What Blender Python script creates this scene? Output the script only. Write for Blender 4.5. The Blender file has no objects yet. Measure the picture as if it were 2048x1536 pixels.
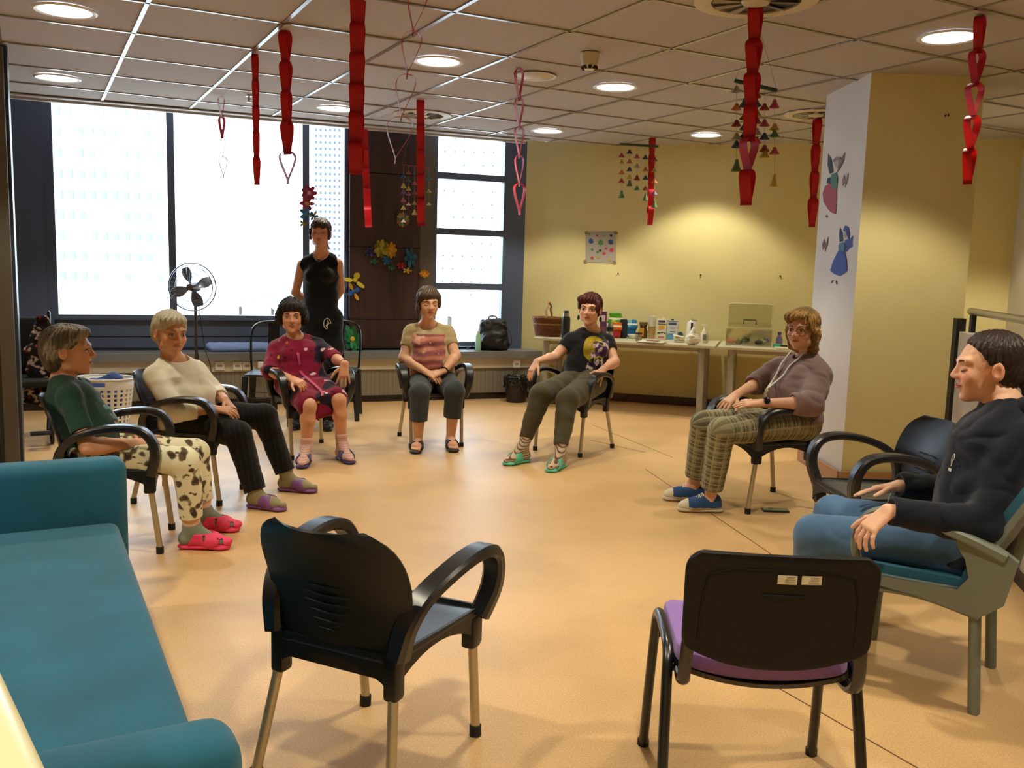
import bpy, bmesh, math, random
import numpy as np
from mathutils import Vector, Matrix
R_ = random.Random(7)
PI = math.pi
sc = bpy.context.scene
COL = sc.collection

# ------------------------------------------------------------------ camera
FPX, PITCH, ROLL, CAMZ = 1813.0, .1283, .0279, 1.45
_up = np.array([math.cos(PITCH)*math.sin(ROLL), math.cos(PITCH)*math.cos(ROLL), math.sin(PITCH)])
_fh = np.array([0, 0, -1.]); _fh = _fh-_fh@_up*_up; _fh /= np.linalg.norm(_fh)
_M = np.array([np.cross(_fh, _up), _fh, _up])
cam = bpy.data.cameras.new('camera'); co = bpy.data.objects.new('camera', cam); COL.objects.link(co)
cam.sensor_width = 36; cam.lens = FPX*36/2048; cam.clip_start = .05; cam.clip_end = 600
m4 = Matrix([list(_M[i])+[0] for i in range(3)]+[[0, 0, 0, 1]]); m4.translation = (0, 0, CAMZ)
co.matrix_world = m4; sc.camera = co

def W(px, py, d):
    'point seen at photo pixel (px,py) at distance d in front of the photographer'
    r = _M@np.array([(px-1024)/FPX, (768-py)/FPX, -1.])
    return Vector(r*(d/r[1])+np.array([0, 0, CAMZ]))
def G(px, py, z=0.):
    'point on the horizontal plane z'
    r = _M@np.array([(px-1024)/FPX, (768-py)/FPX, -1.])
    return Vector(r*((z-CAMZ)/r[2])+np.array([0, 0, CAMZ]))

# ------------------------------------------------------------------ world, exposure
H = 2.785
w = bpy.data.worlds.new('sky'); sc.world = w; w.use_nodes = True
bg = w.node_tree.nodes['Background']; bg.inputs[0].default_value = (.72, .86, 1, 1); bg.inputs[1].default_value = 10.5
sc.view_settings.view_transform = 'Standard'; sc.view_settings.look = 'None'
sc.view_settings.exposure = 0.0; sc.view_settings.gamma = 1; sc.view_settings.use_curve_mapping = False
sc.cycles.max_bounces = 6; sc.cycles.diffuse_bounces = 4; sc.cycles.glossy_bounces = 3; sc.cycles.transmission_bounces = 6
sc.cycles.transparent_max_bounces = 8
sc.cycles.sample_clamp_indirect = 6
sc.cycles.caustics_reflective = False; sc.cycles.caustics_refractive = False
# daylight enters through the two windows: sky portals in the openings
WD = Vector((.935, .355, 0)).normalized(); WN = Vector((WD.y, -WD.x, 0))     # window wall direction / normal into the room
def wall_pt(x, off=0, z=0):
    p = Vector((x, 10.333+.3795*x, 0))+WN*off; p.z = z; return p
def portal(x0, x1, z0, z1):
    a, b = wall_pt(x0), wall_pt(x1); l = bpy.data.lights.new('window_portal', 'AREA'); l.shape = 'RECTANGLE'
    l.size = (b-a).length; l.size_y = z1-z0; l.cycles.is_portal = True
    o = bpy.data.objects.new('window_portal', l); COL.objects.link(o)
    o.location = (a+b)/2-WN*.06+Vector((0, 0, (z0+z1)/2))
    o.rotation_euler = WN.to_track_quat('-Z', 'Y').to_euler()
portal(-4.5, -1.72, .9, 3.2); portal(-.87, -.06, .6, 3.2)

# ------------------------------------------------------------------ materials
def lin(h):
    if isinstance(h, str):
        h = h.lstrip('#'); c = [int(h[i:i+2], 16)/255 for i in (0, 2, 4)]
    else: c = list(h)
    return [x/12.92 if x <= .04045 else ((x+.055)/1.055)**2.4 for x in c]
MATS = {}
def mat(name, col, rough=.6, metal=0, bump=0, bscale=80, var=0, vscale=5, spec=.5, emit=0, alpha=1, trans=0, sheen=0, coat=0, stretch=None):
    if name in MATS: return MATS[name]
    m = bpy.data.materials.new(name); m.use_nodes = True; nt = m.node_tree; b = nt.nodes['Principled BSDF']
    c = lin(col); b.inputs['Base Color'].default_value = (*c, 1); b.inputs['Roughness'].default_value = rough
    b.inputs['Metallic'].default_value = metal; b.inputs['Specular IOR Level'].default_value = spec
    b.inputs['Alpha'].default_value = alpha; b.inputs['Transmission Weight'].default_value = trans
    b.inputs['Sheen Weight'].default_value = sheen; b.inputs['Coat Weight'].default_value = coat
    if emit: b.inputs['Emission Color'].default_value = (*c, 1); b.inputs['Emission Strength'].default_value = emit
    if bump or var:
        tc = nt.nodes.new('ShaderNodeTexCoord'); src = tc.outputs['Object']
        if stretch:
            mp = nt.nodes.new('ShaderNodeMapping'); mp.inputs['Scale'].default_value = stretch
            nt.links.new(src, mp.inputs['Vector']); src = mp.outputs['Vector']
    if bump:
        n = nt.nodes.new('ShaderNodeTexNoise'); n.inputs['Scale'].default_value = bscale; n.inputs['Detail'].default_value = 3
        nt.links.new(src, n.inputs['Vector'])
        bp = nt.nodes.new('ShaderNodeBump'); bp.inputs['Strength'].default_value = bump; bp.inputs['Distance'].default_value = .01
        nt.links.new(n.outputs['Fac'], bp.inputs['Height']); nt.links.new(bp.outputs['Normal'], b.inputs['Normal'])
    if var:
        n = nt.nodes.new('ShaderNodeTexNoise'); n.inputs['Scale'].default_value = vscale; n.inputs['Detail'].default_value = 4
        nt.links.new(src, n.inputs['Vector'])
        r = nt.nodes.new('ShaderNodeValToRGB'); r.color_ramp.elements[0].position = .3; r.color_ramp.elements[1].position = .7
        r.color_ramp.elements[0].color = (*[x*(1-var) for x in c], 1); r.color_ramp.elements[1].color = (*[min(1, x*(1+var)) for x in c], 1)
        nt.links.new(n.outputs['Fac'], r.inputs['Fac']); nt.links.new(r.outputs['Color'], b.inputs['Base Color'])
    MATS[name] = m; return m
def N(nt, t, **kw):
    n = nt.nodes.new('ShaderNode'+t)
    for k, v in kw.items(): setattr(n, k, v)
    return n

# ------------------------------------------------------------------ object helpers
def link(o, parent=None):
    COL.objects.link(o)
    if parent is not None: o.parent = parent
    return o
def meshobj(name, me, m=None, parent=None, smooth=False, loc=None):
    if m is not None: me.materials.append(m)
    if smooth: me.polygons.foreach_set('use_smooth', [True]*len(me.polygons)); me.update()
    o = bpy.data.objects.new(name, me); link(o, parent)
    if loc is not None: o.location = loc
    return o
def obj(name, bm, m=None, parent=None, smooth=False, loc=None):
    me = bpy.data.meshes.new(name); bmesh.ops.recalc_face_normals(bm, faces=bm.faces); bm.to_mesh(me); bm.free()
    o = meshobj(name, me, m, parent, smooth, loc)
    if smooth:
        try: me.set_sharp_from_angle(angle=math.radians(38))
        except Exception: pass
    return o
def tag(o, label, cat, group=None):
    o['label'] = label; o['category'] = cat
    if group: o['group'] = group
    return o
def thing(name, label, cat, loc=(0, 0, 0), rz=0, group=None):
    o = bpy.data.objects.new(name, None); link(o); o.location = loc; o.rotation_euler = (0, 0, rz); o.empty_display_size = .1
    return tag(o, label, cat, group)
def struct(name, bm, m, parent=None, smooth=False):
    o = obj(name, bm, m, parent, smooth)
    if parent is None: o['kind'] = 'structure'
    return o
def kids(o): return [c for c in bpy.data.objects if c.parent is o]
def dup(root, loc, rz, label, group=None):
    def cp(o, par):
        c = o.copy(); COL.objects.link(c); c.parent = par
        for k in TREE.get(o.name, kids(o)): cp(k, c)
        return c
    TREE = {}
    r = cp(root, None); r.location = loc; r.rotation_euler = (0, 0, rz); r['label'] = label
    if group: r['group'] = group
    return r
def BM(): return bmesh.new()
def add(bm, verts, faces):
    vs = [bm.verts.new(v) for v in verts]
    for f in faces:
        try: bm.faces.new([vs[i] for i in f])
        except ValueError: pass
    return vs
def box(bm, c, s, rz=0, bev=0, mtx=None):
    r = bmesh.ops.create_cube(bm, size=1); vs = r['verts']
    T = Matrix.Translation(Vector(c))@(mtx if mtx is not None else Matrix.Rotation(rz, 4, 'Z'))@Matrix.Diagonal((*s, 1))
    bmesh.ops.transform(bm, matrix=T, verts=vs)
    if bev:
        es = list({e for v in vs for e in v.link_edges})
        bmesh.ops.bevel(bm, geom=es, offset=bev, segments=2, affect='EDGES', profile=.6)
    return vs
def tube(bm, pts, r, n=10, caps=True, squash=None, closed=False):
    'round tube through points; r number or list; squash=(dir, factor) flattens'
    P = [Vector(p) for p in pts]; k = len(P); rs = r if isinstance(r, (list, tuple)) else [r]*k
    rings = []; prev = None
    for i in range(k):
        if closed: t = (P[(i+1) % k]-P[i-1])
        else: t = (P[min(i+1, k-1)]-P[max(i-1, 0)])
        t.normalize()
        a = prev if prev is not None else (Vector((0, 0, 1)) if abs(t.z) < .9 else Vector((1, 0, 0)))
        a = (a-a.dot(t)*t); a.normalize(); b = t.cross(a); prev = a
        ring = []
        for j in range(n):
            th = 2*PI*j/n; v = (a*math.cos(th)+b*math.sin(th))*rs[i]
            if squash: d = squash[0]; v = v-d*(v.dot(d))*(1-squash[1])
            ring.append(bm.verts.new(P[i]+v))
        rings.append(ring)
    for i in range(k if closed else k-1):
        A, B = rings[i], rings[(i+1) % k]
        for j in range(n): bm.faces.new([A[j], A[(j+1) % n], B[(j+1) % n], B[j]])
    if caps and not closed: bm.faces.new(rings[0][::-1]); bm.faces.new(rings[-1])
def lathe(bm, prof, n=24, c=(0, 0, 0), mtx=None):
    'profile list of (r,z) revolved about z'
    C = Vector(c); rings = []
    for r, z in prof:
        if r < 1e-6: rings.append([bm.verts.new(C+Vector((0, 0, z)))])
        else: rings.append([bm.verts.new(C+Vector((r*math.cos(2*PI*j/n), r*math.sin(2*PI*j/n), z))) for j in range(n)])
    for A, B in zip(rings, rings[1:]):
        for j in range(n):
            k = (j+1) % n
            if len(A) == 1 and len(B) > 1: bm.faces.new([A[0], B[j], B[k]])
            elif len(B) == 1 and len(A) > 1: bm.faces.new([A[j], A[k], B[0]])
            elif len(A) > 1: bm.faces.new([A[j], A[k], B[k], B[j]])
    if mtx is not None:
        bmesh.ops.transform(bm, matrix=mtx, verts=[v for r in rings for v in r])
def prism(bm, pts2, z0, z1, mtx=None):
    n = len(pts2); vs = add(bm, [(x, y, z0) for x, y in pts2]+[(x, y, z1) for x, y in pts2],
        [list(range(n))[::-1], list(range(n, 2*n))]+[[i, (i+1) % n, n+(i+1) % n, n+i] for i in range(n)])
    if mtx is not None: bmesh.ops.transform(bm, matrix=mtx, verts=vs)
    return vs
def frame(o, ex, ez=(0, 0, 1)):
    'matrix with x axis ex, z axis ez at origin o'
    x = Vector(ex).normalized(); z = Vector(ez); z = (z-z.dot(x)*x).normalized(); y = z.cross(x)
    m = Matrix(((x.x, y.x, z.x, 0), (x.y, y.y, z.y, 0), (x.z, y.z, z.z, 0), (0, 0, 0, 1))); m.translation = Vector(o); return m
def ss(pts, n=6, closed=False):
    'Catmull-Rom resample'
    P = [Vector(p) for p in pts]; k = len(P); out = []
    for i in range(k if closed else k-1):
        if closed: a, b, c, d = P[i-1], P[i], P[(i+1) % k], P[(i+2) % k]
        else: a, b, c, d = P[max(i-1, 0)], P[i], P[i+1], P[min(i+2, k-1)]
        for j in range(n):
            t = j/n; out.append(.5*((2*b)+(c-a)*t+(2*a-5*b+4*c-d)*t*t+(3*b-a-3*c+d)*t**3))
    if not closed: out.append(P[-1])
    return out
# ------------------------------------------------------------------ lamps (positions shared with the ceiling_light builder)
LAMPS = [(130, 20), (115, 155), (672, 216), (877, 122), (1095, 261), (1231, 173), (1412, 269), (1898, 73)]
LP = [G(x, y, H) for x, y in LAMPS]
EXTRA = [(-3.6, 2.9), (-1.7, 2.2), (.3, 3.6), (.4, 1.2), (2.2, 2.4), (-.9, -.8), (1.6, -.6), (4.1, 7.6), (-3.3, .6)]   # unseen ceiling spots without fixtures, added to brighten the floor near the photographer
def spot(p, power=86):
    l = bpy.data.lights.new('downlight_beam', 'SPOT'); l.energy = power; l.color = (1, .91, .69); l.spot_size = math.radians(106); l.spot_blend = .35
    l.shadow_soft_size = .07
    o = bpy.data.objects.new('downlight_beam', l); COL.objects.link(o); o.location = (p[0], p[1], H-.05)
for p in LP: spot(p)
for x, y in EXTRA: spot((x, y), 130)

# ------------------------------------------------------------------ setting materials
M_floor = mat('vinyl_floor', '#c9a070', .42, var=.10, vscale=1.2)
nt = M_floor.node_tree; b = nt.nodes['Principled BSDF']
tc = N(nt, 'TexCoord'); n1 = N(nt, 'TexNoise'); n1.inputs['Scale'].default_value = 170; n1.inputs['Detail'].default_value = 3
n2 = N(nt, 'TexNoise'); n2.inputs['Scale'].default_value = 1.3; n2.inputs['Detail'].default_value = 5
nt.links.new(tc.outputs['Object'], n1.inputs['Vector']); nt.links.new(tc.outputs['Object'], n2.inputs['Vector'])
r1 = N(nt, 'ValToRGB'); r1.color_ramp.elements[0].position = .32; r1.color_ramp.elements[1].position = .68
r1.color_ramp.elements[0].color = (*lin('#c69c69'), 1); r1.color_ramp.elements[1].color = (*lin('#deb883'), 1)
mx = N(nt, 'MixRGB'); mx.blend_type = 'MULTIPLY'; mx.inputs[0].default_value = .55
r2 = N(nt, 'ValToRGB'); r2.color_ramp.elements[0].position = .3; r2.color_ramp.elements[1].position = .55
r2.color_ramp.elements[0].color = (.62, .6, .58, 1); r2.color_ramp.elements[1].color = (1, 1, 1, 1)
nt.links.new(n1.outputs['Fac'], r1.inputs['Fac']); nt.links.new(n2.outputs['Fac'], r2.inputs['Fac'])
nt.links.new(r1.outputs['Color'], mx.inputs[1]); nt.links.new(r2.outputs['Color'], mx.inputs[2]); nt.links.new(mx.outputs[0], b.inputs['Base Color'])
bp = N(nt, 'Bump'); bp.inputs['Strength'].default_value = .12; bp.inputs['Distance'].default_value = .003
nt.links.new(n1.outputs['Fac'], bp.inputs['Height']); nt.links.new(bp.outputs['Normal'], b.inputs['Normal'])
M_cream = mat('cream_paint', '#dacf96', .75, var=.05, vscale=1.6, bump=.05, bscale=120)
M_cream2 = mat('grey_plaster_paint', '#c9bfa5', .75, var=.06, vscale=2)
M_pillar_side = mat('white_column_paint', '#cfcac4', .7, var=.05, vscale=2.5)
M_tile = mat('ceiling_tile_mineral', '#b3acaa', .9, bump=.25, bscale=260, var=.03, vscale=40)
M_bar = mat('ceiling_bar_darkened', '#8d8278', .25, metal=.0, spec=1.)  # white bars given a darker base colour to imitate shadowed grid lines
M_dark = mat('dark_window_metal', '#4c5a76', .38, spec=.6)
M_sill = mat('grey_sill', '#77797b', .35, spec=.6)
M_strip = mat('beige_trunking', '#c8c2b0', .5)
M_base = mat('black_baseboard', '#241d1a', .5)
M_brownbase = mat('brown_baseboard', '#4a3324', .5)
M_tanbase = mat('tan_baseboard', '#a87c55', .5)
M_wood = mat('dark_wood_cladding', '#35211e', .42, var=.35, vscale=3, bump=.1, bscale=18, stretch=(6, 6, .6))
M_white = mat('white_plastic', '#e6e3dc', .4)
M_black = mat('black_plastic', '#15161a', .38, spec=.55)
M_steel = mat('brushed_steel', '#b9b4aa', .3, metal=1)
M_rubber = mat('black_rubber', '#141212', .7)
M_perf = mat('perforated_cover', '#8d867a', .5)
nt = M_perf.node_tree; b = nt.nodes['Principled BSDF']; tc = N(nt, 'TexCoord'); v = N(nt, 'TexVoronoi'); v.inputs['Scale'].default_value = 60; v.inputs['Randomness'].default_value = 0
r = N(nt, 'ValToRGB'); r.color_ramp.elements[0].position = .18; r.color_ramp.elements[1].position = .3
r.color_ramp.elements[0].color = (*lin('#3a3733'), 1); r.color_ramp.elements[1].color = (*lin('#8a8579'), 1)
nt.links.new(tc.outputs['Object'], v.inputs['Vector']); nt.links.new(v.outputs['Distance'], r.inputs['Fac']); nt.links.new(r.outputs['Color'], b.inputs['Base Color'])
def glass(name, tint=(1, 1, 1), gloss=.06):
    m = bpy.data.materials.new(name); m.use_nodes = True; nt = m.node_tree; nt.nodes.clear()
    t = N(nt, 'BsdfTransparent'); t.inputs[0].default_value = (*tint, 1); g = N(nt, 'BsdfGlossy'); g.inputs['Roughness'].default_value = .03
    mx = N(nt, 'MixShader'); mx.inputs[0].default_value = gloss; o = N(nt, 'OutputMaterial')
    nt.links.new(t.outputs[0], mx.inputs[1]); nt.links.new(g.outputs[0], mx.inputs[2]); nt.links.new(mx.outputs[0], o.inputs[0]); return m
M_glass = glass('window_glass', (.97, .99, 1), .05)

# ------------------------------------------------------------------ floor, walls
bm = BM(); box(bm, (-.3, 3.9, -.05), (13, 14, .1)); struct('floor', bm, M_floor)
CW = lambda x, off=0, z=0: Vector((x, 9.93-.29*(x-1.5), z))+Vector((-.2785, -.9604, 0))*off     # back wall line
CD = Vector((.9604, -.2785, 0))
def slab(a, b, z0, z1, t, side=1, bm=None):
    'vertical slab between floor points a and b, thickness t to the left (side=1) of a->b'
    a, b = Vector(a[:2]), Vector(b[:2]); d = (b-a).normalized(); n = Vector((-d.y, d.x))*t*side
    own = bm is None
    if own: bm = BM()
    prism(bm, [tuple(a), tuple(b), tuple(b+n), tuple(a+n)], z0, z1); return bm
struct('wall_back', slab(CW(-.05), CW(5.4), 0, 3.3, .2), M_cream)
struct('wall_right', slab((5.0, 9.6), (3.2, 1.8), 0, 3.0, .15), M_cream2)
struct('wall_rear', slab((-6.3, -2.6), (6, -2.6), 0, 3.0, .15, -1), M_cream)
struct('wall_left', slab((-6.2, -2.8), (-6.2, 9.4), 0, 3.2, .15), M_cream2)
struct('wall_near_right', slab((4.6, -2.7), (3.25, 2.0), 0, 3.0, .15, -1), M_cream2)
struct('baseboard_back', slab(CW(.2, .018), CW(3.6, .018), 0, .09, .018), M_brownbase)
# square column
bm = BM(); prism(bm, [(2.32, 6.22), (3.09, 6.25), (3.07, 7.05), (2.30, 7.03)], 0, H+.1)
c = struct('column', bm, M_cream); me = c.data; me.materials.append(M_pillar_side)
for p in me.polygons:
    if p.normal.x < -.7: p.material_index = 1
bm = slab((2.302, 6.20), (3.095, 6.23), 0, .10, .016, -1); slab((2.30, 6.205), (2.282, 7.03), 0, .10, .016, 1, bm); struct('baseboard_column', bm, M_tanbase)
# little marks and chips on column and walls
# half wall with steel rail
A, B = Vector((2.86, 5.82)), Vector((1.98, 2.2))
struct('wall_half', slab(A, B, 0, 1.12, .12), mat('half_wall_paint', '#b9b0a2', .7, var=.06)); struct('baseboard_right', slab(A+Vector((-.012, 0)), B+Vector((-.012, 0)), 0, .07, .014), M_base)
t = thing('handrail', 'brushed steel handrail on dark posts above the low wall at the right', 'handrail', (A.x, A.y, 1.12))
bm = BM(); tube(bm, [(0.06, 0, .13), (B.x-A.x+.06, B.y-A.y, .13)], .022, 12); obj('rail', bm, M_steel, t, True)
for f in (.02, .35, .7):
    p = (B-A)*f; bm = BM(); box(bm, (p.x+.06, p.y, .055), (.03, .03, .11)); obj('post', bm, M_base, t)
bm = BM(); box(bm, (2.895, 5.90, .6), (.06, .05, 1.2)); o = struct('trim_1', bm, M_base)

# ------------------------------------------------------------------ ceiling
A1 = Vector((math.sin(-.4875), math.cos(.4875))); A2 = Vector((A1.y, -A1.x)); k_ = (H-CAMZ)/1.18
EA, EB = Vector((-4.396, 7.90)), Vector((.077, 9.87))
poly = [Vector((-6.2, EA.y-(6.2-4.396)*.44)), EB, Vector((.9, 10.16)), Vector((5.3, 8.88)), Vector((5.3, -2.6)), Vector((-6.2, -2.6))]
def clip(pts, cp):
    cx = sum((p for p in cp), Vector((0, 0)))/len(cp); out = pts
    for i in range(len(cp)):
        a, b = cp[i], cp[(i+1) % len(cp)]; n = Vector((-(b-a).y, (b-a).x))
        if n.dot(cx-a) < 0: n = -n
        src, out = out, []
        for j in range(len(src)):
            p, q = src[j-1], src[j]; dp, dq = n.dot(p-a), n.dot(q-a)
            if (dp >= 0) != (dq >= 0): out.append(p+(q-p)*(dp/(dp-dq)))
            if dq >= 0: out.append(q)
        if not out: return []
    return out
bm = BM(); add(bm, [(p.x, p.y, H+.03) for p in poly]+[(p.x, p.y, H+.06) for p in poly], [[0, 1, 2, 3, 4, 5], [11, 10, 9, 8, 7, 6]]+[[i, (i+1) % 6, 6+(i+1) % 6, 6+i] for i in range(6)])
ceil = struct('ceiling', bm, M_tile)
u0, du, v0, dv = .5255*k_, .637*k_, 3.4135*k_, .6655*k_
bw = .012
for i in range(-9, 9):
    for j in range(-9, 10):
        q = [A2*(u0+du*(i+a))+A1*(v0+dv*(j+b)) for a, b in ((0, 0), (1, 0), (1, 1), (0, 1))]
        c0 = sum(q, Vector((0, 0)))/4
        q = [p+(c0-p).normalized()*.0 for p in q]
        q = clip(q, poly)
        if len(q) < 3: continue
        c0 = sum(q, Vector((0, 0)))/len(q); q = [c0+(p-c0)*(1-.012/max(.1, (p-c0).length)) for p in q]
        if c0.y < -1.5 or abs(c0.x) > .75*max(c0.y, 0)+3: continue
        bm = BM(); dz = R_.uniform(0, .004); n = len(q)
        add(bm, [(p.x, p.y, H+.004+dz) for p in q]+[(p.x, p.y, H+.026) for p in q], [list(range(n)), list(range(n, 2*n))[::-1]]+[[a, (a+1) % n, n+(a+1) % n, n+a] for a in range(n)])
        obj('ceiling_tile', bm, M_tile, ceil)
def bar(p, q):
    seg = clip_line(p, q)
    if seg is None: return
    a, b = seg; d = (b-a).normalized(); n = Vector((-d.y, d.x))*bw
    bm = BM(); prism(bm, [tuple(a-n), tuple(b-n), tuple(b+n), tuple(a+n)], H-.002, H+.006); obj('ceiling_bar', bm, M_bar, ceil)
def clip_line(p, q):
    cx = sum(poly, Vector((0, 0)))/6; t0, t1 = 0., 1.
    for i in range(6):
        a, b = poly[i], poly[(i+1) % 6]; n = Vector((-(b-a).y, (b-a).x))
        if n.dot(cx-a) < 0: n = -n
        dp, dq = n.dot(p-a), n.dot(q-a)
        if dp < 0 and dq < 0: return None
        if dp < 0: t0 = max(t0, dp/(dp-dq))
        if dq < 0: t1 = min(t1, dp/(dp-dq))
    return (p+(q-p)*t0, p+(q-p)*t1) if t1 > t0 else None
for i in range(-9, 10): c0 = A2*(u0+du*i); bar(c0-A1*6, c0+A1*14)
for j in range(-9, 11): c0 = A1*(v0+dv*j); bar(c0-A2*12, c0+A2*12)
# pale edge profile where the ceiling stops before the windows, recess above it
struct('trim_2', slab(poly[0], EB, H-.03, H+.20, .05), mat('edge_trim_white', '#b9b4b4', .45))
d_ = (EB-EA).normalized(); n_ = Vector((d_.y, -d_.x))
struct('trim_3', slab(poly[0]+n_*.10, EB+n_*.10, H-.012, H-.001, .10), mat('edge_trim_white', '#b9b4b4'))
bm = BM(); prism(bm, [(-6.6, -3), (7, -3), (7, 11), (-6.6, 11)], 3.27, 3.32); o = struct('ceiling_recess', bm, M_tile)

# ------------------------------------------------------------------ window wall
def WH(px, py, off=0):
    'photo pixel -> x coordinate and z on the window plane (offset into the room)'
    r = _M@np.array([(px-1024)/FPX, (768-py)/FPX, -1.]); r = Vector(r); P0 = wall_pt(0, off); t = WN.dot(Vector((P0.x, P0.y, 0)))/WN.dot(r)
    p = r*t; return p.x, p.z+CAMZ
def wslab(x0, x1, z0, z1, off0, off1, bm=None):
    own = bm is None
    if own: bm = BM()
    ps = [wall_pt(x0, off0), wall_pt(x1, off0), wall_pt(x1, off1), wall_pt(x0, off1)]
    prism(bm, [(p.x, p.y) for p in ps], z0, z1); return bm
xL = WH(102, 420)[0]; xR = WH(694, 440)[0]; x2L = WH(865, 450)[0]; x2R = WH(1010, 450)[0]; xC = .13
zS = .885; zS2 = .61; ZT = 3.25
def wall_part(n, *a): return struct(n, wslab(*a), M_dark)
wall_part('wall_window_left', -6.3, xL, 0, ZT, -.1, .04)
for k, (a, b_) in enumerate(((-5.35, -5.2), (-5.18, -5.0), (-4.98, xL-.05))):
    o = obj('panel', wslab(a, b_, .55, ZT, .04, .055), M_dark, bpy.data.objects['wall_window_left'])
o = struct('wall_window_below', wslab(xL, xR+.02, 0, zS-.05, -.1, .0), M_dark)
for a, b_ in ((.56, .66), (.675, .83)): obj('panel', wslab(xL, xR, a, b_, 0, .02), M_dark, o)
wall_part('wall_window_below_right', xR+.02, xC, 0, zS2-.06, -.1, .0)
wall_part('wall_window_corner', x2R, xC+.3, 0, ZT, -.1, .03)
wall_part('wall_window_pillar', xR, x2L, 0, ZT, -.1, .02)
# window 1: frame, two mullions, three panes
def window(n, x0, x1, z0, cuts_v, cuts_h):
    fw = .035
    w_ = struct(n, wslab(x0, x1, z0-.05, z0, -.06, .07), M_dark)
    obj('window_frame', wslab(x0, x0+fw, z0, ZT, -.05, .05), M_dark, w_); obj('window_frame', wslab(x1-fw, x1, z0, ZT, -.05, .05), M_dark, w_)
    for c in cuts_v: obj('mullion', wslab(c-.032, c+.032, z0, ZT, -.05, .05), M_dark, w_)
    for c in cuts_h: obj('transom', wslab(x0+fw, x1-fw, c-.035, c+.035, -.045, .045), M_dark, w_)
    xs = [x0]+cuts_v+[x1]; zs = [z0]+cuts_h+[ZT]
    for a, b_ in zip(xs, xs[1:]):
        for c, d in zip(zs, zs[1:]): obj('pane', wslab(a+.03, b_-.03, c, d, -.004, .004), M_glass, w_)
window('window_1', xL, xR, zS, [WH(343, 420)[0], WH(611, 430)[0]], [])
zz = [WH(940, y)[1] for y in (355, 465, 573)]
window('window_2', x2L, x2R, zS2, [], zz[::-1])
# dark wood cladding on the pillar between the windows, in four panels
pl = thing('pillar_cladding', 'dark brown wooden cladding between the two windows', 'wall panel', wall_pt(-1.3, .1, .55))
zc = [.55, .86, 1.62, 2.38, ZT-.02]
inv = pl.matrix_basis.inverted()
for a, b_ in zip(zc, zc[1:]):
    bm = wslab(xR+.005, WH(832, 450, .12)[0], a+.004, b_-.004, .02, .13); bmesh.ops.translate(bm, verts=bm.verts, vec=-Vector(pl.location)); obj('wood_panel', bm, M_wood, pl)
bm = wslab(WH(832, 450, .12)[0]+.005, x2L-.002, .55, ZT, .021, .10); bmesh.ops.translate(bm, verts=bm.verts, vec=-Vector(pl.location)); obj('metal_edge', bm, mat('bronze_metal', '#5a544e', .4), pl)
# sill cabinet
F0, F1 = -5.6, .2
cab = thing('radiator_cabinet', 'long low radiator cabinet under the windows with grey sill and perforated front', 'cabinet', wall_pt(-2.7, .2, 0))
off = -Vector(cab.location)
def cp_(name, m, *a):
    bm = wslab(*a); bmesh.ops.translate(bm, verts=bm.verts, vec=off); return obj(name, bm, m, cab)
xcor = WH(784, 760, .3)[0]
for a, b_ in ((F0, -3.2), (-3.19, xcor), (xcor+.01, F1)):
    cp_('sill_board', M_sill, a, b_, .455, .53, .0, .36)
    cp_('trunking', M_strip, a, b_, .345, .453, .02, .325)
    cp_('perforated_panel', M_perf, a, b_, .07, .343, .05, .31)
cp_('kick_board', M_base, F0, F1, 0, .07, .06, .30)
def sil(px, py, z): return G(px, py, z)
def socket(px, py, label, plug=False):
    x, z = WH(px, py, .328); p = wall_pt(x, .326, z); t = thing('wall_socket', label, 'socket', p, math.atan2(WD.y, WD.x))
    bm = BM(); box(bm, (0, -.005, 0), (.085, .01, .085), bev=.003); obj('socket_plate', bm, M_white, t)
    bm = BM(); box(bm, (0, -.011, 0), (.045, .003, .02)); obj('socket_insert', bm, mat('grey_plastic', '#8b8b88', .5), t)
    if plug: bm = BM(); box(bm, (.005, -.04, .01), (.085, .06, .06), bev=.006); obj('plug', bm, M_white, t)
socket(413, 732, 'blank white switch plate on the trunking beside the woman in white')
socket(449, 732, 'white wall socket on the trunking, left of a pair under the blue roll')
socket(468, 732, 'white wall socket on the trunking, right of a pair under the blue roll')
socket(497, 731, 'white wall socket with a cube plug, nearest the burgundy dress', True)
socket(1012, 728, 'white double wall socket on the trunking under the backpack')

# ------------------------------------------------------------------ glazed door at the left edge
dr = struct('door_1', slab((-3.47, 6.06), (-3.34, 6.10), 0, H, .05), mat('door_frame_dark', '#3a3f47', .35))
obj('door_stile', slab((-3.42, 6.02), (-3.34, 6.05), .02, H-.02, .04), mat('bronze_metal', '#5a544e'), dr)
obj('door_rail', slab((-4.5, 5.80), (-3.47, 6.03), 0, .28, .05), M_dark, dr)
obj('door_rail', slab((-4.5, 5.80), (-3.47, 6.03), H-.2, H, .05), M_dark, dr)
obj('pane', slab((-4.5, 5.81), (-3.47, 6.04), .28, H-.2, .01), glass('door_glass', (.35, .38, .42), .1), dr)
bm = slab((-3.462, 6.005), (-3.425, 6.02), 1.0, 1.28, .02, -1); obj('door_lock', bm, M_base, dr)
bm = BM(); tube(bm, [(-3.44, 6.0, 1.07), (-3.44, 5.95, 1.07)], .014, 10); obj('door_knob', bm, M_steel, dr, True)

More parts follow.
